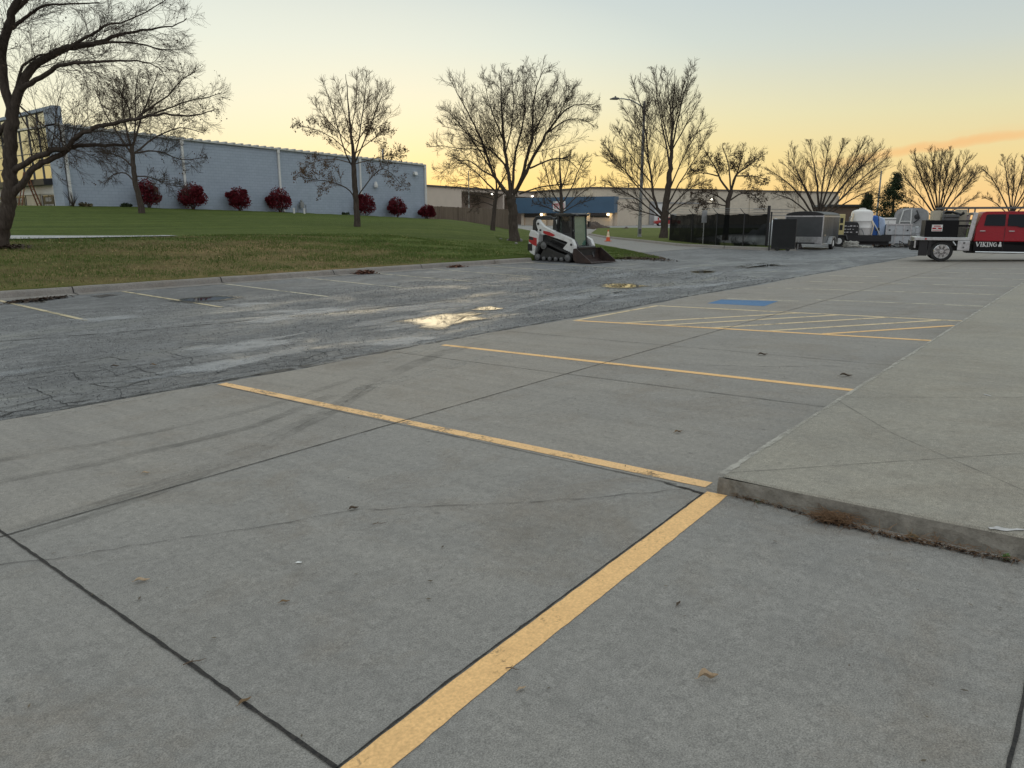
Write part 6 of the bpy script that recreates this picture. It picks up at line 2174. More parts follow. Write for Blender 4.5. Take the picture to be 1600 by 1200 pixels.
yc = thing('generator_cabinet', 'cream yellow machine cabinet with two dark louvres beside the enclosed trailer', 'cabinet', place(1309, 45.4) + Vector((0, 0, 0.67)), FACE - R(24))
mb = MB(); mb.box(-0.26, 0.26, 0, 1.2, 0, 1.24); mb.build('body', M_yel, yc, bevel=0.03)
for z in (0.30, 0.72):
    mb = MB(); mb.box(0.0, 0.17, -0.012, -0.002, z, z + 0.30); mb.build('louvre', M_black, yc)
mb = MB(); mb.box(-0.20, -0.17, -0.02, -0.002, 0.1, 1.15); mb.build('door_edge', M_steel, yc)
bm2 = thing('engine_unit', 'black engine unit with exposed pipes between the cream cabinet and white tank', 'engine', place(1326, 45.2) + Vector((0, 0, 0.67)), FACE - R(24))
mb = MB(); mb.prism([(-0.45, 0), (0.46, 0), (0.46, 0.62), (0.36, 0.78), (-0.30, 0.82), (-0.45, 0.75)], 0, 0.9, 'y'); mb.build('housing', M_black, bm2, bevel=0.03)
mb = MB()
for z in (0.16, 0.34, 0.52):
    for i in range(5):
        if random.random() < 0.85:
            x = -0.36 + i * 0.17 + random.uniform(-0.03, 0.03)
            mb.box(x, x + random.uniform(0.06, 0.13), -0.03, -0.002, z, z + random.uniform(0.03, 0.07))
mb.build('fittings', M_alu, bm2)
mb = MB(); mb.tube([(0.4, 0.1, 0.35), (0.6, 0.0, 0.38), (0.72, 0.1, 0.2), (0.8, 0.1, -0.05)], 0.03, 6); mb.tube([(-0.1, 0.3, 0.8), (-0.1, 0.3, 1.05), (0.02, 0.3, 1.1)], 0.035, 8); mb.build('pipe', M_steel, bm2)
M_poly = simple('white_polyethylene', (0.66, 0.64, 0.61), 0.45, 0, 0.06, 2)
wt = thing('tank', 'tall white plastic tank with a domed top on the flatbed', 'tank', place(1342, 46.2) + Vector((0, 0, 0.67)), FACE)
mb = MB(); mb.lathe([(0.58, 0.0), (0.62, 0.08), (0.62, 0.42), (0.64, 0.45), (0.62, 0.48), (0.62, 0.82), (0.64, 0.85), (0.62, 0.88), (0.62, 1.30), (0.57, 1.42), (0.40, 1.50), (0.2, 1.54)], (0, 0, 0), 32); mb.build('shell', M_poly, wt, smooth=True)
mb = MB(); mb.lathe([(0.2, 1.53), (0.2, 1.60), (0.05, 1.62)], (0, 0, 0), 18); mb.build('lid', M_poly, wt, smooth=True)
mb = MB(); mb.tube([(0.45, -0.5, 0.0), (0.5, -0.56, 0.55), (0.42, -0.46, 0.9)], 0.035, 6); mb.build('hose', M_cream, wt); mb = MB(); mb.tube([(-0.60, -0.2, 1.3), (-0.70, -0.24, 0.8), (-0.64, -0.2, 0.1)], 0.03, 6); mb.build('hose', M_cream, wt)
M_bluep = simple('blue_plastic', (0.018, 0.115, 0.42), 0.4, 0, 0.1, 3)
bt = thing('tank', 'blue and white horizontal tank tilted beside the tall white tank', 'tank', place(1368, 45.9) + Vector((0, 0, 0.62)), FACE - R(26))
mb = MB(); mb.prism([(-0.40, 0.0), (0.02, 0.0), (0.06, 0.55), (-0.02, 1.20), (-0.30, 1.26), (-0.40, 1.10)], 0, 0.9, 'y'); mb.build('blue_shell', M_bluep, bt, bevel=0.07)
mb = MB(); mb.prism([(0.03, 0.0), (0.40, 0.05), (0.42, 0.6), (0.34, 1.05), (0.0, 1.20), (0.065, 0.55)], -0.02, 0.9, 'y'); mb.build('white_shell', simple('pale_blue_plastic', (0.36, 0.44, 0.58), 0.35, 0, 0.2, 2), bt, bevel=0.06)
mb = MB(); mb.tube([(-0.30, -0.06, 0.9), (0.0, -0.10, 0.4), (0.2, -0.05, 0.0)], 0.035, 6); mb.build('strap', M_white, bt)
mb = MB(); mb.box(-0.1, 0.12, -0.05, -0.021, 0.32, 0.5); mb.build('valve', M_black, bt)
wb = thing('storage_box', 'plain white storage box standing behind the grey metal crate', 'box', place(1384, 47.5), FACE - R(26))
mb = MB(); mb.box(-0.42, 0.42, 0, 0.9, 0.0, 1.72); mb.build('body', M_poly, wb, bevel=0.03)
mb = MB(); mb.box(-0.43, 0.43, -0.015, -0.001, 1.58, 1.62); mb.box(-0.02, 0.0, -0.012, -0.001, 0.1, 1.5); mb.build('door_edge', M_greyp, wb)
M_lgrey = simple('light_grey_metal', (0.44, 0.46, 0.47), 0.42, 0.25, 0.10, 4, dirt=(0.22, 0.21, 0.2))
gc = thing('metal_crate', 'light grey metal crate with ribbed doors before the silver tanker', 'crate', place(1403, 45.0), FACE - R(20))
mb = MB(); mb.box(-0.72, 0.62, 0, 1.0, 0.22, 1.34); mb.build('body', M_lgrey, gc, bevel=0.02)
mb = MB()
for x in (-0.72, -0.22, 0.22, 0.60):
    mb.box(x - 0.03, x + 0.03, -0.03, -0.002, 0.2, 1.36)
mb.box(-0.76, 0.66, -0.04, -0.003, 1.30, 1.38); mb.build('ribs', M_alu, gc)
mb = MB(); mb.box(-0.95, 0.95, -0.06, -0.041, 0.70, 0.74); mb.build('strap', M_black, gc)
mb = MB()
for x in (-0.6, 0.5):
    mb.box(x - 0.05, x + 0.05, 0.1, 0.9, -0.02, 0.22)
mb.build('leg', M_dark, gc)
mb = MB(); mb.lathe([(0.05, -0.03), (0.05, -0.05), (0, -0.05)], (0.42, 0, 1.0), 10, 'y'); mb.box(-0.6, -0.5, -0.02, -0.002, 0.98, 1.05); mb.build('latch', M_dark, gc)
tk_ = thing('tanker_trailer', 'silver tanker trailer seen end on with a white ladder frame', 'trailer', place(1418, 49), FACE - R(30))
mb = MB()
sq_ = lambda f: [(0.98 * f * math.copysign(abs(math.cos(R(t_))) ** 0.55, math.cos(R(t_))), 1.52 + 0.84 * f * math.copysign(abs(math.sin(R(t_))) ** 0.55, math.sin(R(t_)))) for t_ in range(0, 360, 10)]
mb.prism(sq_(1.0), 0.06, 3.8, 'y'); mb.prism(sq_(0.93), -0.02, 0.0599, 'y'); mb.prism(sq_(0.6), -0.07, -0.0201, 'y'); mb.build('tank', simple('silver_tank', (0.30, 0.31, 0.31), 0.45, 0.55, 0.14, 2, dirt=(0.16, 0.155, 0.15)), tk_, smooth=True)
mb = MB(); mb.tube([(-0.72, -0.22, 0.9), (-0.45, -0.26, 2.2), (0.0, -0.26, 2.3), (0.05, -0.24, 0.95)], 0.045, 6); mb.tube([(-0.6, -0.25, 1.5), (0.02, -0.25, 1.5)], 0.03, 6); mb.build('ladder', M_white, tk_)
mb = MB(); mb.tube([(0.3, -0.2, 2.2), (0.52, -0.26, 1.7), (0.2, -0.26, 1.4)], 0.045, 6); mb.lathe([(0.16, -0.16), (0.16, -0.24), (0.05, -0.26)], (0.35, 0, 1.8), 14, 'y'); mb.build('valve_pipe', M_dark, tk_)
mb = MB(); mb.box(-0.6, 0.6, 0.1, 3.6, 0.45, 0.80); mb.build('chassis', M_black, tk_)
for y in (0.8, 1.9):
    for x in (-0.75, 0.75):
        mb = MB(); mb.lathe([(0.40, x - 0.14), (0.45, x - 0.10), (0.45, x + 0.10), (0.40, x + 0.14)], (0, y, 0.45), 18, 'x'); mb.build('wheel', M_rubber, tk_)
hp = thing('hose_coil', 'pale coiled hose heaped on the ground before the flatbed', 'hose', place(1332, 43.4), FACE)
mb = MB()
rs_ = random.Random(11)
pts = []
for i in range(150):
    a_ = i * 0.42
    pts.append((0.42 * math.cos(a_) * (0.7 + 0.3 * rs_.random()) - 0.1, 0.30 * math.sin(a_), 0.05 + 0.36 * abs(math.sin(i * 0.05)) * rs_.uniform(0.5, 1)))
mb.tube(pts, 0.035, 6)
mb.build('coil', simple('pale_hose', (0.36, 0.35, 0.31), 0.6, 0, 0.2, 5), hp)
mb = MB(); mb.tube([(0.3 + 0.08 * i, 0.1 * math.sin(i * 1.7), 0.05 + 0.10 * (math.sin(i * 0.9) ** 2) * (1 - i / 12)) for i in range(12)], 0.035, 6); mb.tube([(0.3 + 0.08 * i, 0.12 * math.cos(i * 1.5) - 0.1, 0.05) for i in range(10)], 0.035, 6)
mb.build('loose_end', hp.children[0].data.materials[0], hp)

for px, dep, h, w_, lb, m0 in ((1378, 46.6, 1.05, 0.5, 'plain pale caged tote wedged between the blue tank and the grey crate', M_poly), (1431, 46.5, 1.15, 0.55, 'dull caged tote behind the tail of the red truck', M_lgrey)):
    tt = thing('caged_tote', lb, 'tote', place(px, dep), FACE - R(22))
    mb = MB(); mb.box(-w_ + 0.04, w_ - 0.04, 0.04, 0.96, 0.16, h); mb.lathe([(0.1, h), (0.1, h + 0.05), (0.02, h + 0.06)], (0, 0.5, 0), 12); mb.build('bottle', m0, tt, bevel=0.04)
    mb = MB()
    for i in range(6):
        x = -w_ + 2 * w_ * i / 5
        mb.tube([(x, 0, 0.12), (x, 0, h + 0.01)], 0.012, 5); mb.tube([(x, 1.0, 0.12), (x, 1.0, h + 0.01)], 0.012, 5)
    for i in range(4):
        z = 0.15 + (h - 0.15) * i / 3
        mb.tube([(-w_, 0, z), (w_, 0, z), (w_, 1.0, z), (-w_, 1.0, z), (-w_, 0, z)], 0.012, 5)
    mb.build('cage', M_steel, tt)
    mb = MB(); mb.box(-w_, w_, 0, 1.0, 0.09, 0.13)
    for x in (-w_ + 0.06, 0, w_ - 0.06):
        mb.box(x - 0.05, x + 0.05, 0, 1.0, -0.02, 0.0899)
    mb.build('pallet', M_lad, tt)
sk = thing('scrap_frame', 'dark tangle of steel frames on the ground beneath the grey crate and tanker', 'scrap', place(1418, 44.2), FACE - R(20))
rs_ = random.Random(31)
for i in range(9):
    mb = MB(); x = rs_.uniform(-0.9, 0.5)
    mb.tube([(x, rs_.uniform(0, 0.5), 0.04), (x + rs_.uniform(-0.2, 0.5), rs_.uniform(0, 0.5), rs_.uniform(0.1, 0.42)), (x + rs_.uniform(0.2, 0.8), rs_.uniform(0, 0.6), 0.05)], 0.03, 5)
    mb.build('bar', M_rustb if i % 2 else M_black, sk)

# ------------------------------------------------------------------ red flatbed truck
M_tred = simple('red_car_paint', (0.27, 0.004, 0.011), 0.3, 0.0, 0.04, 2, spec=0.25)
M_tred.node_tree.nodes['Principled BSDF'].inputs['Coat Weight'].default_value = 0.15
M_tblack = simple('black_car_paint', (0.008, 0.008, 0.009), 0.35, 0.0, 0.1, 2, spec=0.15)
M_chrome = simple('chrome', (0.62, 0.62, 0.62), 0.16, 0.95, 0.05, 4)
tb = G(1469, 409, lambda a, b: float(zlot(a, b)) + 0.012)
TR = thing('flatbed_truck', 'red and black crew cab flatbed truck with silver deck and ladder rack', 'truck', tb, FACE - R(24))
k_ = depth_of(tb) / 1183 / 1.144
kz = depth_of(tb) / 1183
# X from photo pixels, allowing for the truck's turn
XP = lambda px: (px - 1469) * k_
ZP = lambda py: (408.8 - py) * kz
WTR = 1.9


def twheel(x, y, sgn, r=0.40):
    z = r
    mb = MB(); mb.lathe([(r * 0.70, y + 0.0), (r * 0.93, y + 0.0), (r, y + 0.05), (r, y + 0.21), (r * 0.93, y + 0.26), (r * 0.70, y + 0.26)], (x, 0, z), 32, 'y')
    w = mb.build('wheel', M_rubber, TR, smooth=True)
    ys = y - 0.004 if sgn < 0 else y + 0.264
    d = -1 if sgn < 0 else 1
    m2 = MB(); m2.lathe([(r * 0.70, ys), (r * 0.66, ys + 0.012 * d), (r * 0.62, ys - 0.02 * d)], (x, 0, z), 32, 'y')
    for i in range(8):
        a_ = 2 * math.pi * (i + 0.5) / 8
        c, s = math.cos(a_), math.sin(a_)
        q = [(r * 0.14, -0.045), (r * 0.64, -0.032), (r * 0.64, 0.032), (r * 0.14, 0.045)]
        m2.prism([(x + u * c - v * s, z + u * s + v * c) for u, v in q], min(ys, ys - 0.03 * d), max(ys, ys - 0.03 * d), 'y')
    m2.lathe([(r * 0.2, ys), (r * 0.17, ys + 0.02 * d), (0, ys + 0.02 * d)], (x, 0, z), 16, 'y')
    m2.build('rim', M_chrome, w)
    m2 = MB(); m2.lathe([(r * 0.66, ys - 0.05 * d), (0, ys - 0.05 * d)], (x, 0, z), 24, 'y'); m2.build('brake_disc', M_black, w)


WB = 4.05
for x in (0.0, WB):
    twheel(x, 0.02, -1)
    twheel(x, WTR - 0.28, 1)
# chassis
mb = MB(); mb.box(-1.05, WB + 0.9, 0.45, 0.62, 0.42, 0.62); mb.box(-1.05, WB + 0.9, WTR - 0.62, WTR - 0.45, 0.42, 0.62); mb.box(-0.1, 0.1, 0.2, WTR - 0.2, 0.36, 0.5); mb.box(0.9, 2.6, 0.5, 1.4, 0.34, 0.55); mb.box(-1.1, 0.9, 0.2, WTR - 0.2, 0.62, 0.80)
mb.build('chassis', M_black, TR)
# deck
mb = MB(); mb.box(XP(1423), XP(1510), -0.06, WTR + 0.06, ZP(375.5), ZP(370.6))
dk = mb.build('deck', M_alu, TR, bevel=0.012)
mb = MB(); mb.box(XP(1440), XP(1443), -0.085, -0.062, ZP(374.5), ZP(372)); mb.build('marker_lamp', M_lred, dk)
mb = MB(); mb.box(XP(1424), XP(1426.5), 0.0, WTR, ZP(388), ZP(375.7)); mb.build('rear_bumper', M_alu, TR, bevel=0.01)
mb = MB(); mb.box(XP(1432), XP(1446), 0.05, 0.12, ZP(400), ZP(376)); mb.box(XP(1447), XP(1452), 0.06, 0.32, ZP(399), ZP(376)); mb.build('mud_flap', M_black, TR)
mb = MB(); mb.box(XP(1492.5), XP(1511.5), -0.05, 0.50, ZP(391), ZP(375.8)); tbx = mb.build('toolbox', M_alu, TR, bevel=0.015)
mb = MB(); mb.box(XP(1501), XP(1504), -0.062, -0.051, ZP(380.5), ZP(377.8)); mb.lathe([(0.035, -0.052), (0.035, -0.065), (0, -0.065)], (XP(1502), 0, ZP(386)), 10, 'y'); mb.build('latch', M_greyp, tbx)
mb = MB(); mb.tube([(XP(1485), 0.0, ZP(377)), (XP(1490), -0.02, ZP(383))], 0.025, 6); mb.build('deck_brace', M_alu, TR)
# headache rack
mb = MB()
for y in (-0.03, WTR - 0.09):
    mb.prism([(XP(1506), ZP(375.4)), (XP(1513), ZP(375.4)), (XP(1518.5), ZP(333)), (XP(1511.5), ZP(333))], y, y + 0.12, 'y')
mb.box(XP(1511), XP(1516), -0.02, WTR + 0.02, ZP(336.5), ZP(332.6))
for py in (346, 356):
    mb.box(XP(1511), XP(1513), 0.1, WTR - 0.1, ZP(py + 1.6), ZP(py))
mb.build('headache_rack', M_alu, TR, bevel=0.008)
# sides of the bed: black panels
mb = MB()
mb.box(XP(1438.5), XP(1491), 0.00, 0.04, ZP(370.4), ZP(344.5)); mb.box(XP(1438.5), XP(1491), WTR - 0.05, WTR - 0.01, ZP(370.4), ZP(344.5)); mb.box(XP(1438.5), XP(1440), 0.04, WTR - 0.05, ZP(370.4), ZP(344.5))
mb.build('bed_side', M_tblack, TR)
mb = MB(); mb.box(XP(1491), XP(1508), 0.0, 0.04, ZP(354.5), ZP(351.5)); mb.box(XP(1491), XP(1509), 0.0, 0.04, ZP(346.5), ZP(344.5)); mb.build('side_rail', M_tblack, TR)
mb = MB()
for i in range(14):
    x = XP(1492) + 0.03 * i
    mb.box(x, x + 0.010, 0.045, 0.055, ZP(370), ZP(352))
for i in range(14):
    z = ZP(370) + 0.035 * i
    mb.box(XP(1491), XP(1508), 0.056, 0.062, z, z + 0.010)
mb.build('mesh_panel', M_dark, TR)
mb = MB(); mb.box(XP(1449), XP(1466), -0.012, -0.001, ZP(361.5), ZP(351.3))
mb.cur = 1
mb.box(XP(1450), XP(1465), -0.016, -0.0125, ZP(358.4), ZP(355.8)); mb.box(XP(1452), XP(1463), -0.016, -0.0125, ZP(354.2), ZP(352.8)); mb.box(XP(1450), XP(1465), -0.016, -0.0125, ZP(360.8), ZP(360.0))
mb.cur = 0
mb.box(XP(1456), XP(1459), -0.018, -0.0165, ZP(357.9), ZP(356.3))
mb.build('placard', [M_white, M_lred], TR)
# load: cream insulated box panels, mixer, hoses
ld_ = thing('machine_load', 'cream box and grey pump machine carried on the flatbed of the red truck', 'machine', tb + Matrix.Rotation(FACE - R(24), 3, 'Z') @ Vector((0, 0, ZP(370.3))), FACE - R(24))
M_cr = simple('cream_panel', (0.46, 0.42, 0.33), 0.6, 0, 0.1, 3)
zz = ZP(370.3)
mb = MB(); mb.box(XP(1450), XP(1462), 0.3, 0.9, 0.0, ZP(329.5) - zz); mb.box(XP(1489), XP(1504), 0.5, 1.3, 0.0, ZP(328) - zz); mb.box(XP(1450), XP(1506), 1.0, 1.5, 0.0, ZP(330) - zz); mb.build('box', M_cr, ld_, bevel=0.01)
mb = MB(); mb.box(XP(1468), XP(1491), 0.25, 0.9, 0.0, ZP(340) - zz); mb.prism([(XP(1467), ZP(340) - zz), (XP(1492), ZP(340) - zz), (XP(1491), ZP(336) - zz), (XP(1470), ZP(335.5) - zz)], 0.2, 0.95, 'y'); mb.build('pump_body', M_greyp, ld_, bevel=0.02)
mb = MB()
mb.tube([(XP(1466), 0.4, ZP(334) - zz), (XP(1472), 0.4, ZP(331) - zz), (XP(1480), 0.4, ZP(331.5) - zz), (XP(1488), 0.4, ZP(334) - zz), (XP(1494), 0.35, ZP(336) - zz), (XP(1498), 0.3, ZP(333.5) - zz), (XP(1496), 0.3, ZP(332) - zz)], 0.05, 8)
mb.lathe([(0.11, ZP(335) - zz), (0.12, ZP(331.5) - zz), (0.04, ZP(330.5) - zz)], (XP(1475), 0.5, 0), 12)
mb.build('hose', M_black, ld_)
# ladder rack over the cab
mb = MB()
for y in (0.05, WTR - 0.1):
    mb.box(XP(1460), XP(1680), y, y + 0.06, ZP(327.5) + 0.02, ZP(325) + 0.02)
for px in (1470, 1515, 1580, 1650):
    mb.box(XP(px), XP(px) + 0.06, 0.05, WTR - 0.04, ZP(327) + 0.025, ZP(325.4) + 0.025)
for px in (1464, 1512):
    for y in (0.06, WTR - 0.09):
        mb.box(XP(px), XP(px) + 0.05, y + 0.005, y + 0.045, ZP(370.5), ZP(327.4) + 0.02)
mb.build('ladder_rack', M_greyp, TR)
# cab
X0 = XP(1517)
top = ZP(331.2)
xr = [(X0, ZP(392)), (X0 - 0.01, ZP(376.6))]
beltz = ZP(354.5)
cabp = [(X0 + 0.02, ZP(392)), (X0 - 0.0, ZP(376)), (X0 + 0.02, beltz), (X0 + 0.20, top - 0.05), (X0 + 0.32, top), (X0 + 1.6, top + 0.01), (X0 + 2.0, top - 0.04), (X0 + 2.62, beltz + 0.10), (X0 + 3.55, beltz - 0.02),
        (X0 + 3.92, beltz - 0.14), (X0 + 3.98, ZP(376)), (X0 + 4.0, 0.62), (X0 + 3.75, 0.56)]
arch = [(WB + 0.52 * math.cos(R(t_)), 0.42 + 0.50 * math.sin(R(t_))) for t_ in range(5, 180, 19)]
cabp += arch + [(WB - 0.54, ZP(392))]


def split_profile(poly, z):
    """upper and lower halves of a side profile, cut at height z"""
    up, lo = [], []
    n = len(poly)
    for i in range(n):
        a_, b_ = poly[i], poly[(i + 1) % n]
        (up if a_[1] >= z else lo).append(a_)
        if (a_[1] - z) * (b_[1] - z) < 0:
            t_ = (z - a_[1]) / (b_[1] - a_[1])
            c = (a_[0] + (b_[0] - a_[0]) * t_, z)
            up.append(c); lo.append(c)
    return up, lo


cabz = ZP(376.6)
upper = [(X0, cabz), (X0 + 0.02, beltz), (X0 + 0.20, top - 0.05), (X0 + 0.32, top), (X0 + 1.6, top + 0.01), (X0 + 2.0, top - 0.04), (X0 + 2.62, beltz + 0.10), (X0 + 3.55, beltz - 0.02), (X0 + 3.92, beltz - 0.14), (X0 + 3.98, cabz)]
m_ = MB()
n = len(upper)
# tumblehome: the glasshouse leans in
vs = []
for side in (0, 1):
    for x, z in upper:
        inn = 0.14 * max(0, (z - beltz) / (top - beltz))
        vs.append((x, inn if side == 0 else WTR - inn, z))
m_.add(vs, [tuple(range(n)), tuple(range(2 * n - 1, n - 1, -1))] + [(i, (i + 1) % n, (i + 1) % n + n, i + n) for i in range(n)])
cabo = m_.build('cab', M_tred, TR, bevel=0.035, smooth=True)
m_ = MB()
lower = [(X0 + 0.02, ZP(392)), (X0, cabz - 0.002), (X0 + 3.98, cabz - 0.002), (X0 + 4.0, 0.62), (X0 + 3.75, 0.56)] + [p_ for p_ in arch if p_[1] < cabz - 0.03] + [(WB - 0.54, ZP(392))]
arch2 = [(WB + 0.52 * math.cos(R(t_)), min(0.42 + 0.44 * math.sin(R(t_)), cabz - 0.02)) for t_ in range(10, 176, 16)]
lower = [(X0 + 0.02, ZP(392)), (X0, cabz - 0.002), (X0 + 3.98, cabz - 0.002), (X0 + 4.0, 0.62), (X0 + 3.75, 0.50)] + arch2 + [(WB - 0.56, ZP(392))]
m_.prism(lower, 0.0, WTR, 'y')
lowo = m_.build('lower_body', M_tblack, TR, bevel=0.02)


M_tint = simple('tinted_glass', (0.006, 0.008, 0.011), 0.08, 0, 0.05, 2, spec=0.18)


def sidewin(poly, name):
    for side in (0, 1):
        mb = MB()
        vs = []
        for x, z in poly:
            inn = 0.14 * max(0, (z - beltz) / (top - beltz)) - 0.006
            vs.append((x, inn if side == 0 else WTR - inn, z))
        mb.add(vs, [tuple(range(len(poly)))])
        mb.build(name, M_tint, TR)


sidewin([(XP(1529.5), ZP(352.5)), (XP(1532), ZP(336.5)), (XP(1535), ZP(335.6)), (XP(1561), ZP(335.4)), (XP(1561), ZP(352.8))], 'rear_window')
sidewin([(XP(1565), ZP(352.8)), (XP(1565), ZP(335.4)), (XP(1592), ZP(335.6)), (XP(1600), ZP(338.5)), (XP(1618), ZP(353.5)), (XP(1585), ZP(354.8)), (XP(1578), ZP(353))], 'front_window')
m_ = MB(); m_.box(X0 + 2.05, X0 + 2.06, 0.2, WTR - 0.2, beltz + 0.12, beltz + 0.13); m_.add([(X0 + 2.03, 0.2, top - 0.04), (X0 + 2.03, WTR - 0.2, top - 0.04), (X0 + 2.61, WTR - 0.10, beltz + 0.13), (X0 + 2.61, 0.10, beltz + 0.13)], [(0, 1, 2, 3)]); m_.build('windscreen', M_glass, TR)
for px in (1562, 1616):
    m_ = MB(); m_.box(XP(px) - 0.006, XP(px) + 0.006, -0.003, 0.004, ZP(390), ZP(355)); m_.build('door_gap', M_black, TR)
m_ = MB(); m_.box(XP(1524), XP(1532.5), -0.035, -0.003, ZP(361.2), ZP(360)); m_.build('door_handle', M_chrome, TR, bevel=0.006)
m_ = MB(); m_.box(XP(1567.5), XP(1576), -0.035, -0.003, ZP(361.2), ZP(360)); m_.build('door_handle', M_chrome, TR, bevel=0.006)
m_ = MB(); m_.tube([(XP(1521), -0.06, ZP(392.6)), (XP(1620), -0.06, ZP(392.6))], 0.035, 8); m_.tube([(XP(1521), WTR + 0.06, ZP(392.6)), (XP(1620), WTR + 0.06, ZP(392.6))], 0.035, 8); m_.build('running_board', M_chrome, TR)
m_ = MB(); m_.box(X0 + 3.98, X0 + 4.10, 0.05, WTR - 0.05, 0.5, 0.82); m_.build('front_bumper', M_chrome, TR, bevel=0.03)
for y in (0.1, WTR - 0.45):
    m_ = MB(); m_.box(X0 + 3.93, X0 + 3.99, y, y + 0.35, ZP(374), ZP(363)); m_.build('headlight', M_chrome, TR, bevel=0.02)
m_ = MB(); m_.box(X0 + 2.45, X0 + 2.62, -0.24, -0.02, beltz + 0.02, beltz + 0.24); m_.build('mirror', M_tblack, TR, bevel=0.03)
# serif lettering VIKING and the small figure mark
lt_ = MB()
LX, LZ0, LZ1 = XP(1521), ZP(384.2), ZP(377.6)
LH = LZ1 - LZ0
TH_ = LH * 0.20
tn = LH * 0.10


def stroke(x0, z0, x1, z1, w):
    a_ = Vector((x0, 0, z0)); b_ = Vector((x1, 0, z1))
    d = (b_ - a_).normalized()
    n_ = Vector((-d.z, 0, d.x)) * w / 2
    lt_.prism([((a_ + n_).x, (a_ + n_).z), ((b_ + n_).x, (b_ + n_).z), ((b_ - n_).x, (b_ - n_).z), ((a_ - n_).x, (a_ - n_).z)], -0.010, -0.002, 'y')


def serif(x, z, w):
    lt_.prism([(x - w / 2, z - tn / 2), (x + w / 2, z - tn / 2), (x + w / 2, z + tn / 2), (x - w / 2, z + tn / 2)], -0.0115, -0.0022, 'y')


u = (XP(1553.5) - XP(1521)) / 4.95
x = LX
bot, tp_ = LZ0, LZ1
stroke(x + 0.06 * u, tp_, x + 0.45 * u, bot, TH_); stroke(x + 0.45 * u, bot, x + 0.84 * u, tp_, tn); serif(x + 0.08 * u, tp_, 0.34 * u); serif(x + 0.84 * u, tp_, 0.28 * u); x += 1.0 * u
stroke(x + 0.2 * u, bot, x + 0.2 * u, tp_, TH_); serif(x + 0.2 * u, bot, 0.40 * u); serif(x + 0.2 * u, tp_, 0.40 * u); x += 0.52 * u
stroke(x + 0.18 * u, bot, x + 0.18 * u, tp_, TH_); stroke(x + 0.24 * u, (bot + tp_) / 2 - 0.02, x + 0.68 * u, tp_, tn); stroke(x + 0.36 * u, (bot + tp_) / 2, x + 0.76 * u, bot, TH_)
serif(x + 0.18 * u, bot, 0.36 * u); serif(x + 0.18 * u, tp_, 0.36 * u); serif(x + 0.70 * u, tp_, 0.28 * u); serif(x + 0.78 * u, bot, 0.28 * u); x += 0.96 * u
stroke(x + 0.2 * u, bot, x + 0.2 * u, tp_, TH_); serif(x + 0.2 * u, bot, 0.40 * u); serif(x + 0.2 * u, tp_, 0.40 * u); x += 0.50 * u
stroke(x + 0.16 * u, bot, x + 0.16 * u, tp_, tn); stroke(x + 0.18 * u, tp_, x + 0.76 * u, bot, TH_); stroke(x + 0.78 * u, bot, x + 0.78 * u, tp_, tn); serif(x + 0.14 * u, bot, 0.30 * u); serif(x + 0.10 * u, tp_, 0.26 * u); serif(x + 0.78 * u, tp_, 0.30 * u); x += 1.0 * u
gp = [(x + 0.44 * u + 0.36 * u * math.cos(R(t_)), (bot + tp_) / 2 + (LH / 2 - 0.01) * math.sin(R(t_))) for t_ in range(40, 321, 28)]
for a_, b_ in zip(gp[:-1], gp[1:]):
    stroke(a_[0], a_[1], b_[0], b_[1], TH_ * (1.0 if a_[0] < x + 0.4 * u else 0.7))
stroke(x + 0.76 * u, bot + 0.02, x + 0.76 * u, (bot + tp_) / 2 - 0.01, TH_ * 0.8); serif(x + 0.70 * u, (bot + tp_) / 2, 0.36 * u)
ex = XP(1557.5)
lt_.prism([(ex - 0.055, LZ0), (ex + 0.055, LZ0), (ex + 0.05, LZ0 + LH * 0.45), (ex + 0.032, LZ0 + LH * 0.6), (ex - 0.032, LZ0 + LH * 0.6), (ex - 0.05, LZ0 + LH * 0.45)], -0.010, -0.002, 'y')
lt_.prism([(ex + 0.035 * math.cos(R(t_)), LZ0 + LH * 0.85 + 0.045 * math.sin(R(t_))) for t_ in range(0, 360, 40)], -0.010, -0.002, 'y')
lt_.build('lettering', simple('white_vinyl', (0.60, 0.60, 0.58), 0.5, 0, 0.05, 6), TR)
m_ = MB(); m_.box(XP(1594), XP(1606), -0.010, -0.002, ZP(383.5), ZP(382)); m_.build('badge', M_chrome, TR)

# ================================================================== GRASS, LEAVES AND LITTER
def blades(name, mat, pts, h, w, kind='stuff', lean=0.5):
    n = len(pts)
    a = rng.uniform(0, 2 * np.pi, n)
    hh = rng.uniform(h[0], h[1], n)
    ww = rng.uniform(w[0], w[1], n)
    ln = rng.uniform(0, lean, n) * hh
    b = rng.uniform(0, 2 * np.pi, n)
    dx, dy = np.cos(a) * ww, np.sin(a) * ww
    p = np.asarray(pts)
    v = np.zeros((n, 3, 3))
    v[:, 0] = p + np.stack([-dx, -dy, np.full(n, -0.01)], -1)
    v[:, 1] = p + np.stack([dx, dy, np.full(n, -0.01)], -1)
    v[:, 2] = p + np.stack([np.cos(b) * ln, np.sin(b) * ln, hh], -1)
    o = np_mesh(name, v.reshape(-1, 3), np.arange(3 * n).reshape(-1, 3), mat)
    return tag(o, kind=kind)


def lawn_pts(n, t0, t1, u0, u1, keep=None):
    t = rng.uniform(t0, t1, n)
    u = rng.uniform(u0, u1, n)
    s = np.array([float(x) for x in s_near(t)]) + u
    m = np.ones(n, bool) if keep is None else keep(t, s)
    t, s = t[m], s[m]
    return np.stack([t, s, zlawn(t, s)], -1)


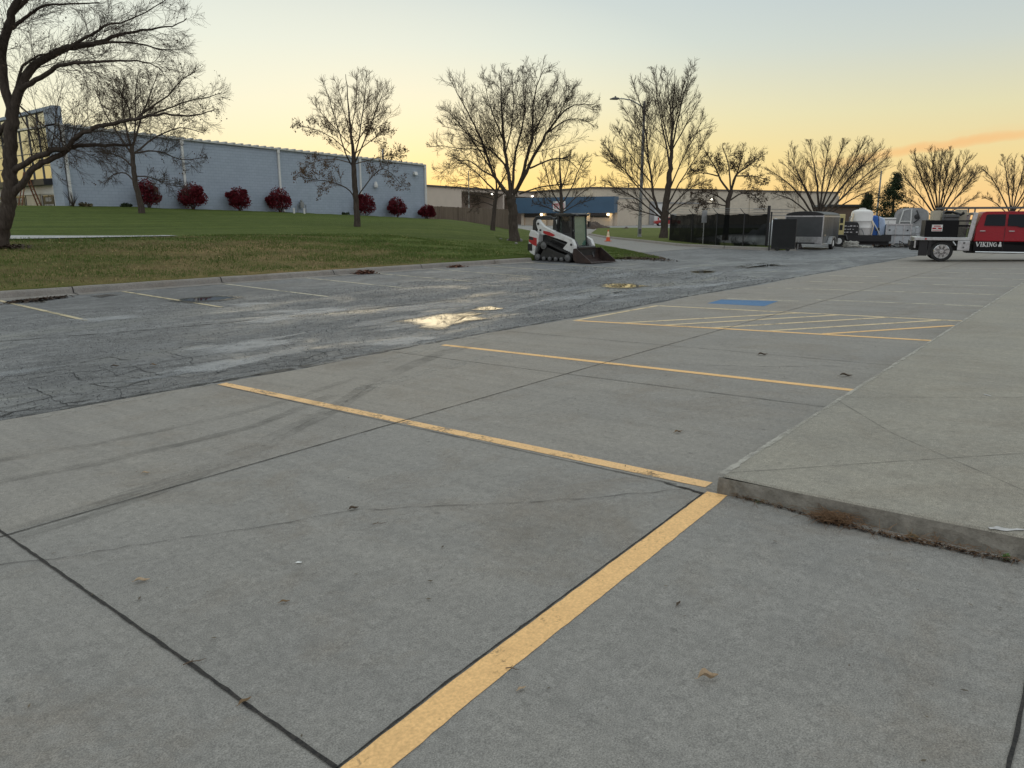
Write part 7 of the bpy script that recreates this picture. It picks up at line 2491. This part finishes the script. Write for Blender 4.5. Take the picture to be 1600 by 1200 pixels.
M_gr = leaf_mat('grass_blade', (0.060, 0.095, 0.018), (0.110, 0.150, 0.034), 0.9)
M_gd = leaf_mat('dry_grass_blade', (0.130, 0.105, 0.046), (0.250, 0.190, 0.095), 1.2)
clump = lambda t, s: (np.sin(t * 1.7 + np.sin(s * 2.3) * 2) + np.sin(s * 3.1 + t * 0.6) + rng.normal(0, 0.9, t.shape)) > -0.3
blades('grass', M_gr, np.concatenate([lawn_pts(70000, -8, 24, 0.28, 8.2, clump), lawn_pts(30000, 14, 34, 0.28, 9, clump), lawn_pts(9000, 27.5, 36, 0.3, 4, clump)]), (0.03, 0.085), (0.006, 0.014))
blades('dry_grass', M_gd, lawn_pts(42000, -8, 20, 0.26, 7.5, lambda t, s: ~clump(t, s)), (0.02, 0.07), (0.006, 0.014), lean=1.0)


def flakes(name, mat, pts, size, kind='stuff', curl=0.35):
    n = len(pts)
    p = np.asarray(pts)
    a = rng.uniform(0, 2 * np.pi, n)
    l = rng.uniform(size[0], size[1], n)
    w = l * rng.uniform(0.25, 0.5, n)
    e = np.stack([np.cos(a), np.sin(a), rng.uniform(-curl, curl, n)], -1)
    f = np.stack([-np.sin(a), np.cos(a), rng.uniform(-curl, curl, n)], -1)
    v = np.zeros((n, 4, 3))
    v[:, 0] = p - e * l[:, None] / 2
    v[:, 1] = p + f * w[:, None] / 2
    v[:, 2] = p + e * l[:, None] / 2
    v[:, 3] = p - f * w[:, None] / 2
    o = np_mesh(name, v.reshape(-1, 3), np.arange(4 * n).reshape(-1, 4), mat)
    return tag(o, kind=kind) if kind else o


M_leafl = leaf_mat('dry_leaf', (0.11, 0.066, 0.034), (0.30, 0.205, 0.11), 9)
M_leafy = leaf_mat('yellow_leaf', (0.22, 0.165, 0.055), (0.38, 0.30, 0.12), 3)
pp = np.concatenate([lawn_pts(4200, -8, 24, 0.3, 8, None), lawn_pts(500, 20, 40, 0.3, 14, None)])
pp[:, 2] += rng.uniform(0.03, 0.07, len(pp))
flakes('fallen_leaves', M_leafy, pp, (0.03, 0.085))
# small litter of crumbs and seeds over the concrete and asphalt
t = rng.uniform(0.6, 22, 900) ** 1.0
s = rng.uniform(-0.5, 7.2, 900)
pp = np.stack([t, s, zlot(t, s) + 0.022], -1)
t = rng.uniform(1.5, 24, 900); s = rng.uniform(7.6, 17.2, 900)
pp = np.concatenate([pp, np.stack([t, s, zlot(t, s) + 0.012], -1)])
flakes('litter', leaf_mat('litter_crumb', (0.030, 0.024, 0.018), (0.19, 0.155, 0.11), 6), pp, (0.008, 0.030), curl=0.25)


# loose aggregate on the worn asphalt
def grit(name, mat, n, size, t0, t1, s0, s1):
    t = t0 + (t1 - t0) * rng.random(n) ** 1.25
    s = rng.uniform(s0, s1, n)
    r = rng.uniform(size[0], size[1], n) * (0.8 + t / 16)
    z = zlot(t, s) + 0.003
    a = rng.uniform(0, 6.28, n)
    v = np.zeros((n, 4, 3))
    for i in range(3):
        v[:, i, 0] = t + r * np.cos(a + 2.1 * i); v[:, i, 1] = s + r * np.sin(a + 2.1 * i); v[:, i, 2] = z
    v[:, 3, 0] = t + r * rng.uniform(-.4, .4, n); v[:, 3, 1] = s + r * rng.uniform(-.4, .4, n); v[:, 3, 2] = z + r * rng.uniform(0.6, 1.3, n)
    b = np.arange(n)[:, None] * 4
    f = np.concatenate([b + np.array([[0, 1, 3]]), b + np.array([[1, 2, 3]]), b + np.array([[2, 0, 3]])])
    tag(np_mesh(name, v.reshape(-1, 3), f, mat), kind='stuff')


grit('gravel', leaf_mat('pale_aggregate', (0.20, 0.20, 0.195), (0.42, 0.415, 0.40), 30), 22000, (0.003, 0.007), 1.0, 22, 7.5, 14.5)
grit('gravel', leaf_mat('dark_aggregate', (0.02, 0.02, 0.02), (0.06, 0.06, 0.06), 30), 24000, (0.003, 0.008), 1.0, 22, 7.45, 14.5)


def leaf(px, py, L, rz, label, mat=None, name='fallen_leaf', curl=1.0, aspect=0.32, zf=None):
    p = G(px, py, zf or (lambda a, b: float(zlot(a, b)) + 0.014))
    mb = MB()
    n = 8
    for i in range(n + 1):
        u = i / n
        w = L * aspect * 0.5 * math.sin(math.pi * u ** 0.75) ** 0.8 if 0 < u < 1 else 0.0012
        x = (u - 0.5) * L
        z = 0.004 + curl * L * (0.10 * math.sin(u * 4.2 + 0.4) ** 2)
        k2 = curl * w * 0.7
        mb.v += [(x, -w, z + k2), (x, 0.0, z), (x, w, z + k2 * 1.2)]
    for i in range(n):
        for j in range(2):
            mb.f.append((i * 3 + j, i * 3 + j + 1, i * 3 + j + 4, i * 3 + j + 3)); mb.mi.append(0)
    mb.tube([(-0.5 * L, 0, 0.006), (-0.62 * L, 0.05 * L, 0.004)], 0.0012, 4)
    o = mb.build(name, mat or M_leafl, None, smooth=True, recalc=False)
    o.location = p
    o.rotation_euler = (0, 0, FACE + rz)
    return tag(o, label, 'leaf' if name == 'fallen_leaf' else name.replace('_', ' '))


M_leafp = leaf_mat('pale_leaf', (0.30, 0.215, 0.135), (0.50, 0.375, 0.25), 40)
M_leafd = leaf_mat('dark_leaf', (0.045, 0.032, 0.022), (0.13, 0.092, 0.058), 30)
leaf(1106, 1062, 0.072, 0.05, 'curled pale brown leaf alone on the concrete right of the yellow edge line', M_leafp, aspect=0.36, curl=2.0)
leaf(553, 796, 0.060, 0.5, 'small curled leaf on the concrete above the long crack', M_leafd, aspect=0.45)
leaf(222, 909, 0.070, 0.2, 'pale curled leaf on the concrete right of the left dark joint', M_leafp)
leaf(467, 880, 0.030, 0.1, 'tiny white leaf scrap on the concrete below the long crack', simple('white_scrap', (0.7, 0.7, 0.68)), aspect=0.5, curl=0.3)
leaf(1060, 945, 0.040, 1.0, 'little dark leaf on the concrete just right of the upper yellow edge line', M_leafd)
leaf(815, 1078, 0.035, 0.6, 'little pale leaf close to the right side of the yellow edge line', M_leafp)
leaf(228, 740, 0.055, 0.2, 'pale leaf lying beside the curved tyre mark', M_leafp)
leaf(445, 942, 0.045, 0.3, 'small brown leaf in the middle of the near concrete bay')
leaf(1060, 676, 0.075, 0.4, 'brown leaf on the concrete between the two nearest stall lines')
leaf(1192, 555, 0.13, 0.1, 'dark twiggy leaf on the concrete before the hatched bay', M_leafd)
leaf(1322, 588, 0.13, -0.3, 'dark leaf near the right end of the second stall line', M_leafd)
leaf(180, 573, 0.10, 0.2, 'brown leaf on the cracked asphalt, left of its partner', M_leafd)
leaf(240, 571, 0.09, -0.1, 'brown leaf on the cracked asphalt, right of its partner', M_leafl)
leaf(383, 1098, 0.05, 0.9, 'tan leaf caught in the left dark joint', M_leafl)


def twig(px, py, L, rz, label):
    p = G(px, py, lambda a, b: float(zlot(a, b)) + 0.018)
    ts = TubeSet()
    q = [Vector((0, 0, 0.003)), Vector((L * 0.35, L * 0.06, 0.006)), Vector((L * 0.7, -L * 0.04, 0.005)), Vector((L, L * 0.05, 0.003))]
    ts.add(q, [0.0022, 0.002, 0.0016, 0.0008], 5)
    ts.add([q[1], q[1] + Vector((L * 0.16, L * 0.16, 0.004))], [0.0014, 0.0007], 4)
    o = np_mesh('twig', ts.v, ts.f, M_twig2)
    o.location = p
    o.rotation_euler = (0, 0, FACE + rz)
    return tag(o, label, 'twig')


twig(582, 820, 0.07, 0.3, 'thin forked twig on the concrete near the long crack')
twig(790, 1045, 0.05, -0.2, 'thin dry twig lying on the yellow edge line')
twig(286, 1040, 0.08, 0.5, 'short dry stem across the left dark joint')
twig(1012, 740, 0.05, -0.2, 'short dry stem beside the first stall line')


def pile(name, label, px_pts, n, spread, hgt, size, mat, zf, stem_n=0, cat='leaf pile', stem_mat=None, step=None):
    P = [G(x, y, zf) for x, y in px_pts]
    root = thing(name, label, cat, P[0])
    pts = []
    for i in range(n):
        u = rng.random() * (len(P) - 1)
        k = min(int(u), len(P) - 2)
        c = P[k].lerp(P[k + 1], u - k) - P[0]
        r = abs(rng.normal(0, 1))
        a = rng.uniform(0, 6.28)
        pts.append((c.x + math.cos(a) * r * spread, c.y + math.sin(a) * r * spread, c.z + 0.006 + hgt * max(0, 1 - r * 0.6) * rng.random()))
    o = flakes('leaves', mat, np.array(pts), size, None, 0.6)
    o.parent = root
    if stem_n:
        ts = TubeSet()
        for i in range(stem_n):
            u = rng.random() * (len(P) - 1)
            k = min(int(u), len(P) - 2)
            c = P[k].lerp(P[k + 1], u - k) - P[0] + Vector((rng.normal(0, spread), rng.normal(0, spread), 0.01 + hgt * rng.random() * 0.9))
            a = rng.uniform(0, 6.28)
            L = rng.uniform(0.03, 0.11)
            d = Vector((math.cos(a), math.sin(a), rng.uniform(-0.25, 0.35)))
            m = c + d * L * 0.5 + Vector((0, 0, rng.uniform(0, 0.015)))
            e = c + d * L
            e.z = max(e.z, c.z * 0.3)
            ts.add([c, m, e], [0.0012, 0.0011, 0.0007], 3)
        np_mesh('stems', ts.v, ts.f, stem_mat or M_twig2, root)
    return root


zl = lambda a, b: float(zlot(a, b)) + 0.012
M_debris = leaf_mat('dry_stem', (0.10, 0.055, 0.028), (0.26, 0.155, 0.085), 20)
M_soil = leaf_mat('dark_litter', (0.022, 0.016, 0.012), (0.085, 0.052, 0.034), 20)
kz_ = lambda a, b: float(zlot(a, b)) + 0.012
pile('leaf_pile', 'heap of dry stems and needles against the middle of the walkway front', [(1278, 814), (1300, 816), (1325, 823)], 260, 0.022, 0.045, (0.010, 0.032), M_soil, kz_, 300, 'leaf pile', M_debris)
pile('leaf_pile', 'thin line of dark leaf litter along the right part of the walkway front', [(1330, 825), (1400, 842), (1460, 853), (1515, 866), (1590, 881)], 620, 0.010, 0.020, (0.008, 0.026), M_soil, kz_, 130, 'leaf pile', M_debris)
pile('leaf_pile', 'sparse brown litter at the left end of the walkway front', [(1150, 777), (1175, 783), (1230, 797), (1275, 810)], 260, 0.008, 0.012, (0.008, 0.020), M_soil, kz_, 50, 'leaf pile', M_debris)
M_redbrown = leaf_mat('reddish_leaf', (0.075, 0.030, 0.018), (0.17, 0.075, 0.045), 6)
pile('leaf_pile', 'reddish leaf pile in the gutter, leftmost of three along the lawn kerb', [(558, 428), (572, 427), (584, 427)], 420, 0.12, 0.10, (0.05, 0.13), M_redbrown, zl)
pile('leaf_pile', 'smallest reddish leaf pile in the gutter, middle of three along the lawn kerb', [(702, 418), (712, 417), (722, 417)], 220, 0.10, 0.07, (0.05, 0.13), M_redbrown, zl)
pile('leaf_pile', 'reddish leaf pile in the gutter near the loader, rightmost of three', [(746, 413), (756, 412), (768, 412)], 360, 0.12, 0.11, (0.05, 0.13), M_redbrown, zl)
pile('leaf_pile', 'damp brown leaf drift in the gutter at the far left of the kerb', [(10, 474), (60, 468), (105, 464)], 420, 0.10, 0.03, (0.05, 0.12), M_soil, zl)
pile('leaf_pile', 'dead leaves and bark gathered round the trunk at the left edge', [(-10, 386), (12, 388), (36, 386)], 500, 0.25, 0.10, (0.06, 0.14), M_soil, zground)
pile('leaf_pile', 'brown litter and clods on the bare earth tip of the lawn', [(965, 405), (1000, 405), (1045, 408)], 500, 0.35, 0.10, (0.05, 0.16), M_soil, zground, 0)


def weed(px, py, size, label, seed):
    rs = random.Random(seed)
    p = G(px, py, kz_)
    lv, lf = [], []
    for i in range(46):
        a = rs.uniform(0, 6.28)
        r = rs.uniform(0.1, 1) * size
        c = Vector((math.cos(a) * r, math.sin(a) * r * 0.6, size * rs.uniform(0.1, 1.0) * (1.2 - r / size)))
        d = Vector((math.cos(a), math.sin(a), rs.uniform(-0.2, 0.8))).normalized() * size * 0.5
        w = d.cross(Vector((0, 0, 1))).normalized() * size * 0.2
        o = len(lv)
        lv += [c, c + d * 0.5 + w, c + d, c + d * 0.5 - w]
        lf.append((o, o + 1, o + 2, o + 3))
    o = np_mesh('weed', lv, lf, leaf_mat('weed_leaf', (0.03, 0.085, 0.014), (0.075, 0.17, 0.03), 30))
    o.location = p
    return tag(o, label, 'weed')


weed(1187, 785, 0.028, 'small green weed at the left end of the walkway front', 1)
weed(1571, 874, 0.026, 'small green weed at the right end of the walkway front', 2)
weed(1425, 842, 0.030, 'yellowing weed tuft in the litter at the middle right of the walkway front', 3).data.materials[0] = M_gd
bt_ = MB(); bt_.tube([(0, 0, 0.007), (0.035, 0.004, 0.007)], 0.0045, 8)
o = bt_.build('cigarette_end', simple('white_paper', (0.7, 0.69, 0.66))); o.location = G(1396, 840, kz_); o.rotation_euler = (0, 0, FACE)
tag(o, 'white cigarette end in the litter before the walkway', 'cigarette end')
# pale stones round the broad tree on the lawn
for px, py, r, lb in ((795, 376, 0.10, 'pale stone at the left foot of the broad tree'), (812, 377, 0.15, 'largest pale stone at the right foot of the broad tree'), (807, 381, 0.08, 'smallest pale stone before the broad tree'), (783, 374, 0.08, 'low pale stone a little left of the broad tree')):
    p = G(px, py)
    rs = random.Random(px)
    bm = bmesh.new()
    bmesh.ops.create_icosphere(bm, subdivisions=3, radius=r)
    for v in bm.verts:
        v.co *= 1 + 0.22 * math.sin(v.co.x * 14 / r * 0.2 + px) + rs.uniform(-0.03, 0.03)
        v.co.z *= 0.7
    me = bpy.data.meshes.new('stone'); bm.to_mesh(me); bm.free()
    me.materials.append(M_kerb)
    o = bpy.data.objects.new('stone', me); C.objects.link(o); o.location = p + Vector((0, 0, r * 0.25))
    tag(o, lb, 'stone')
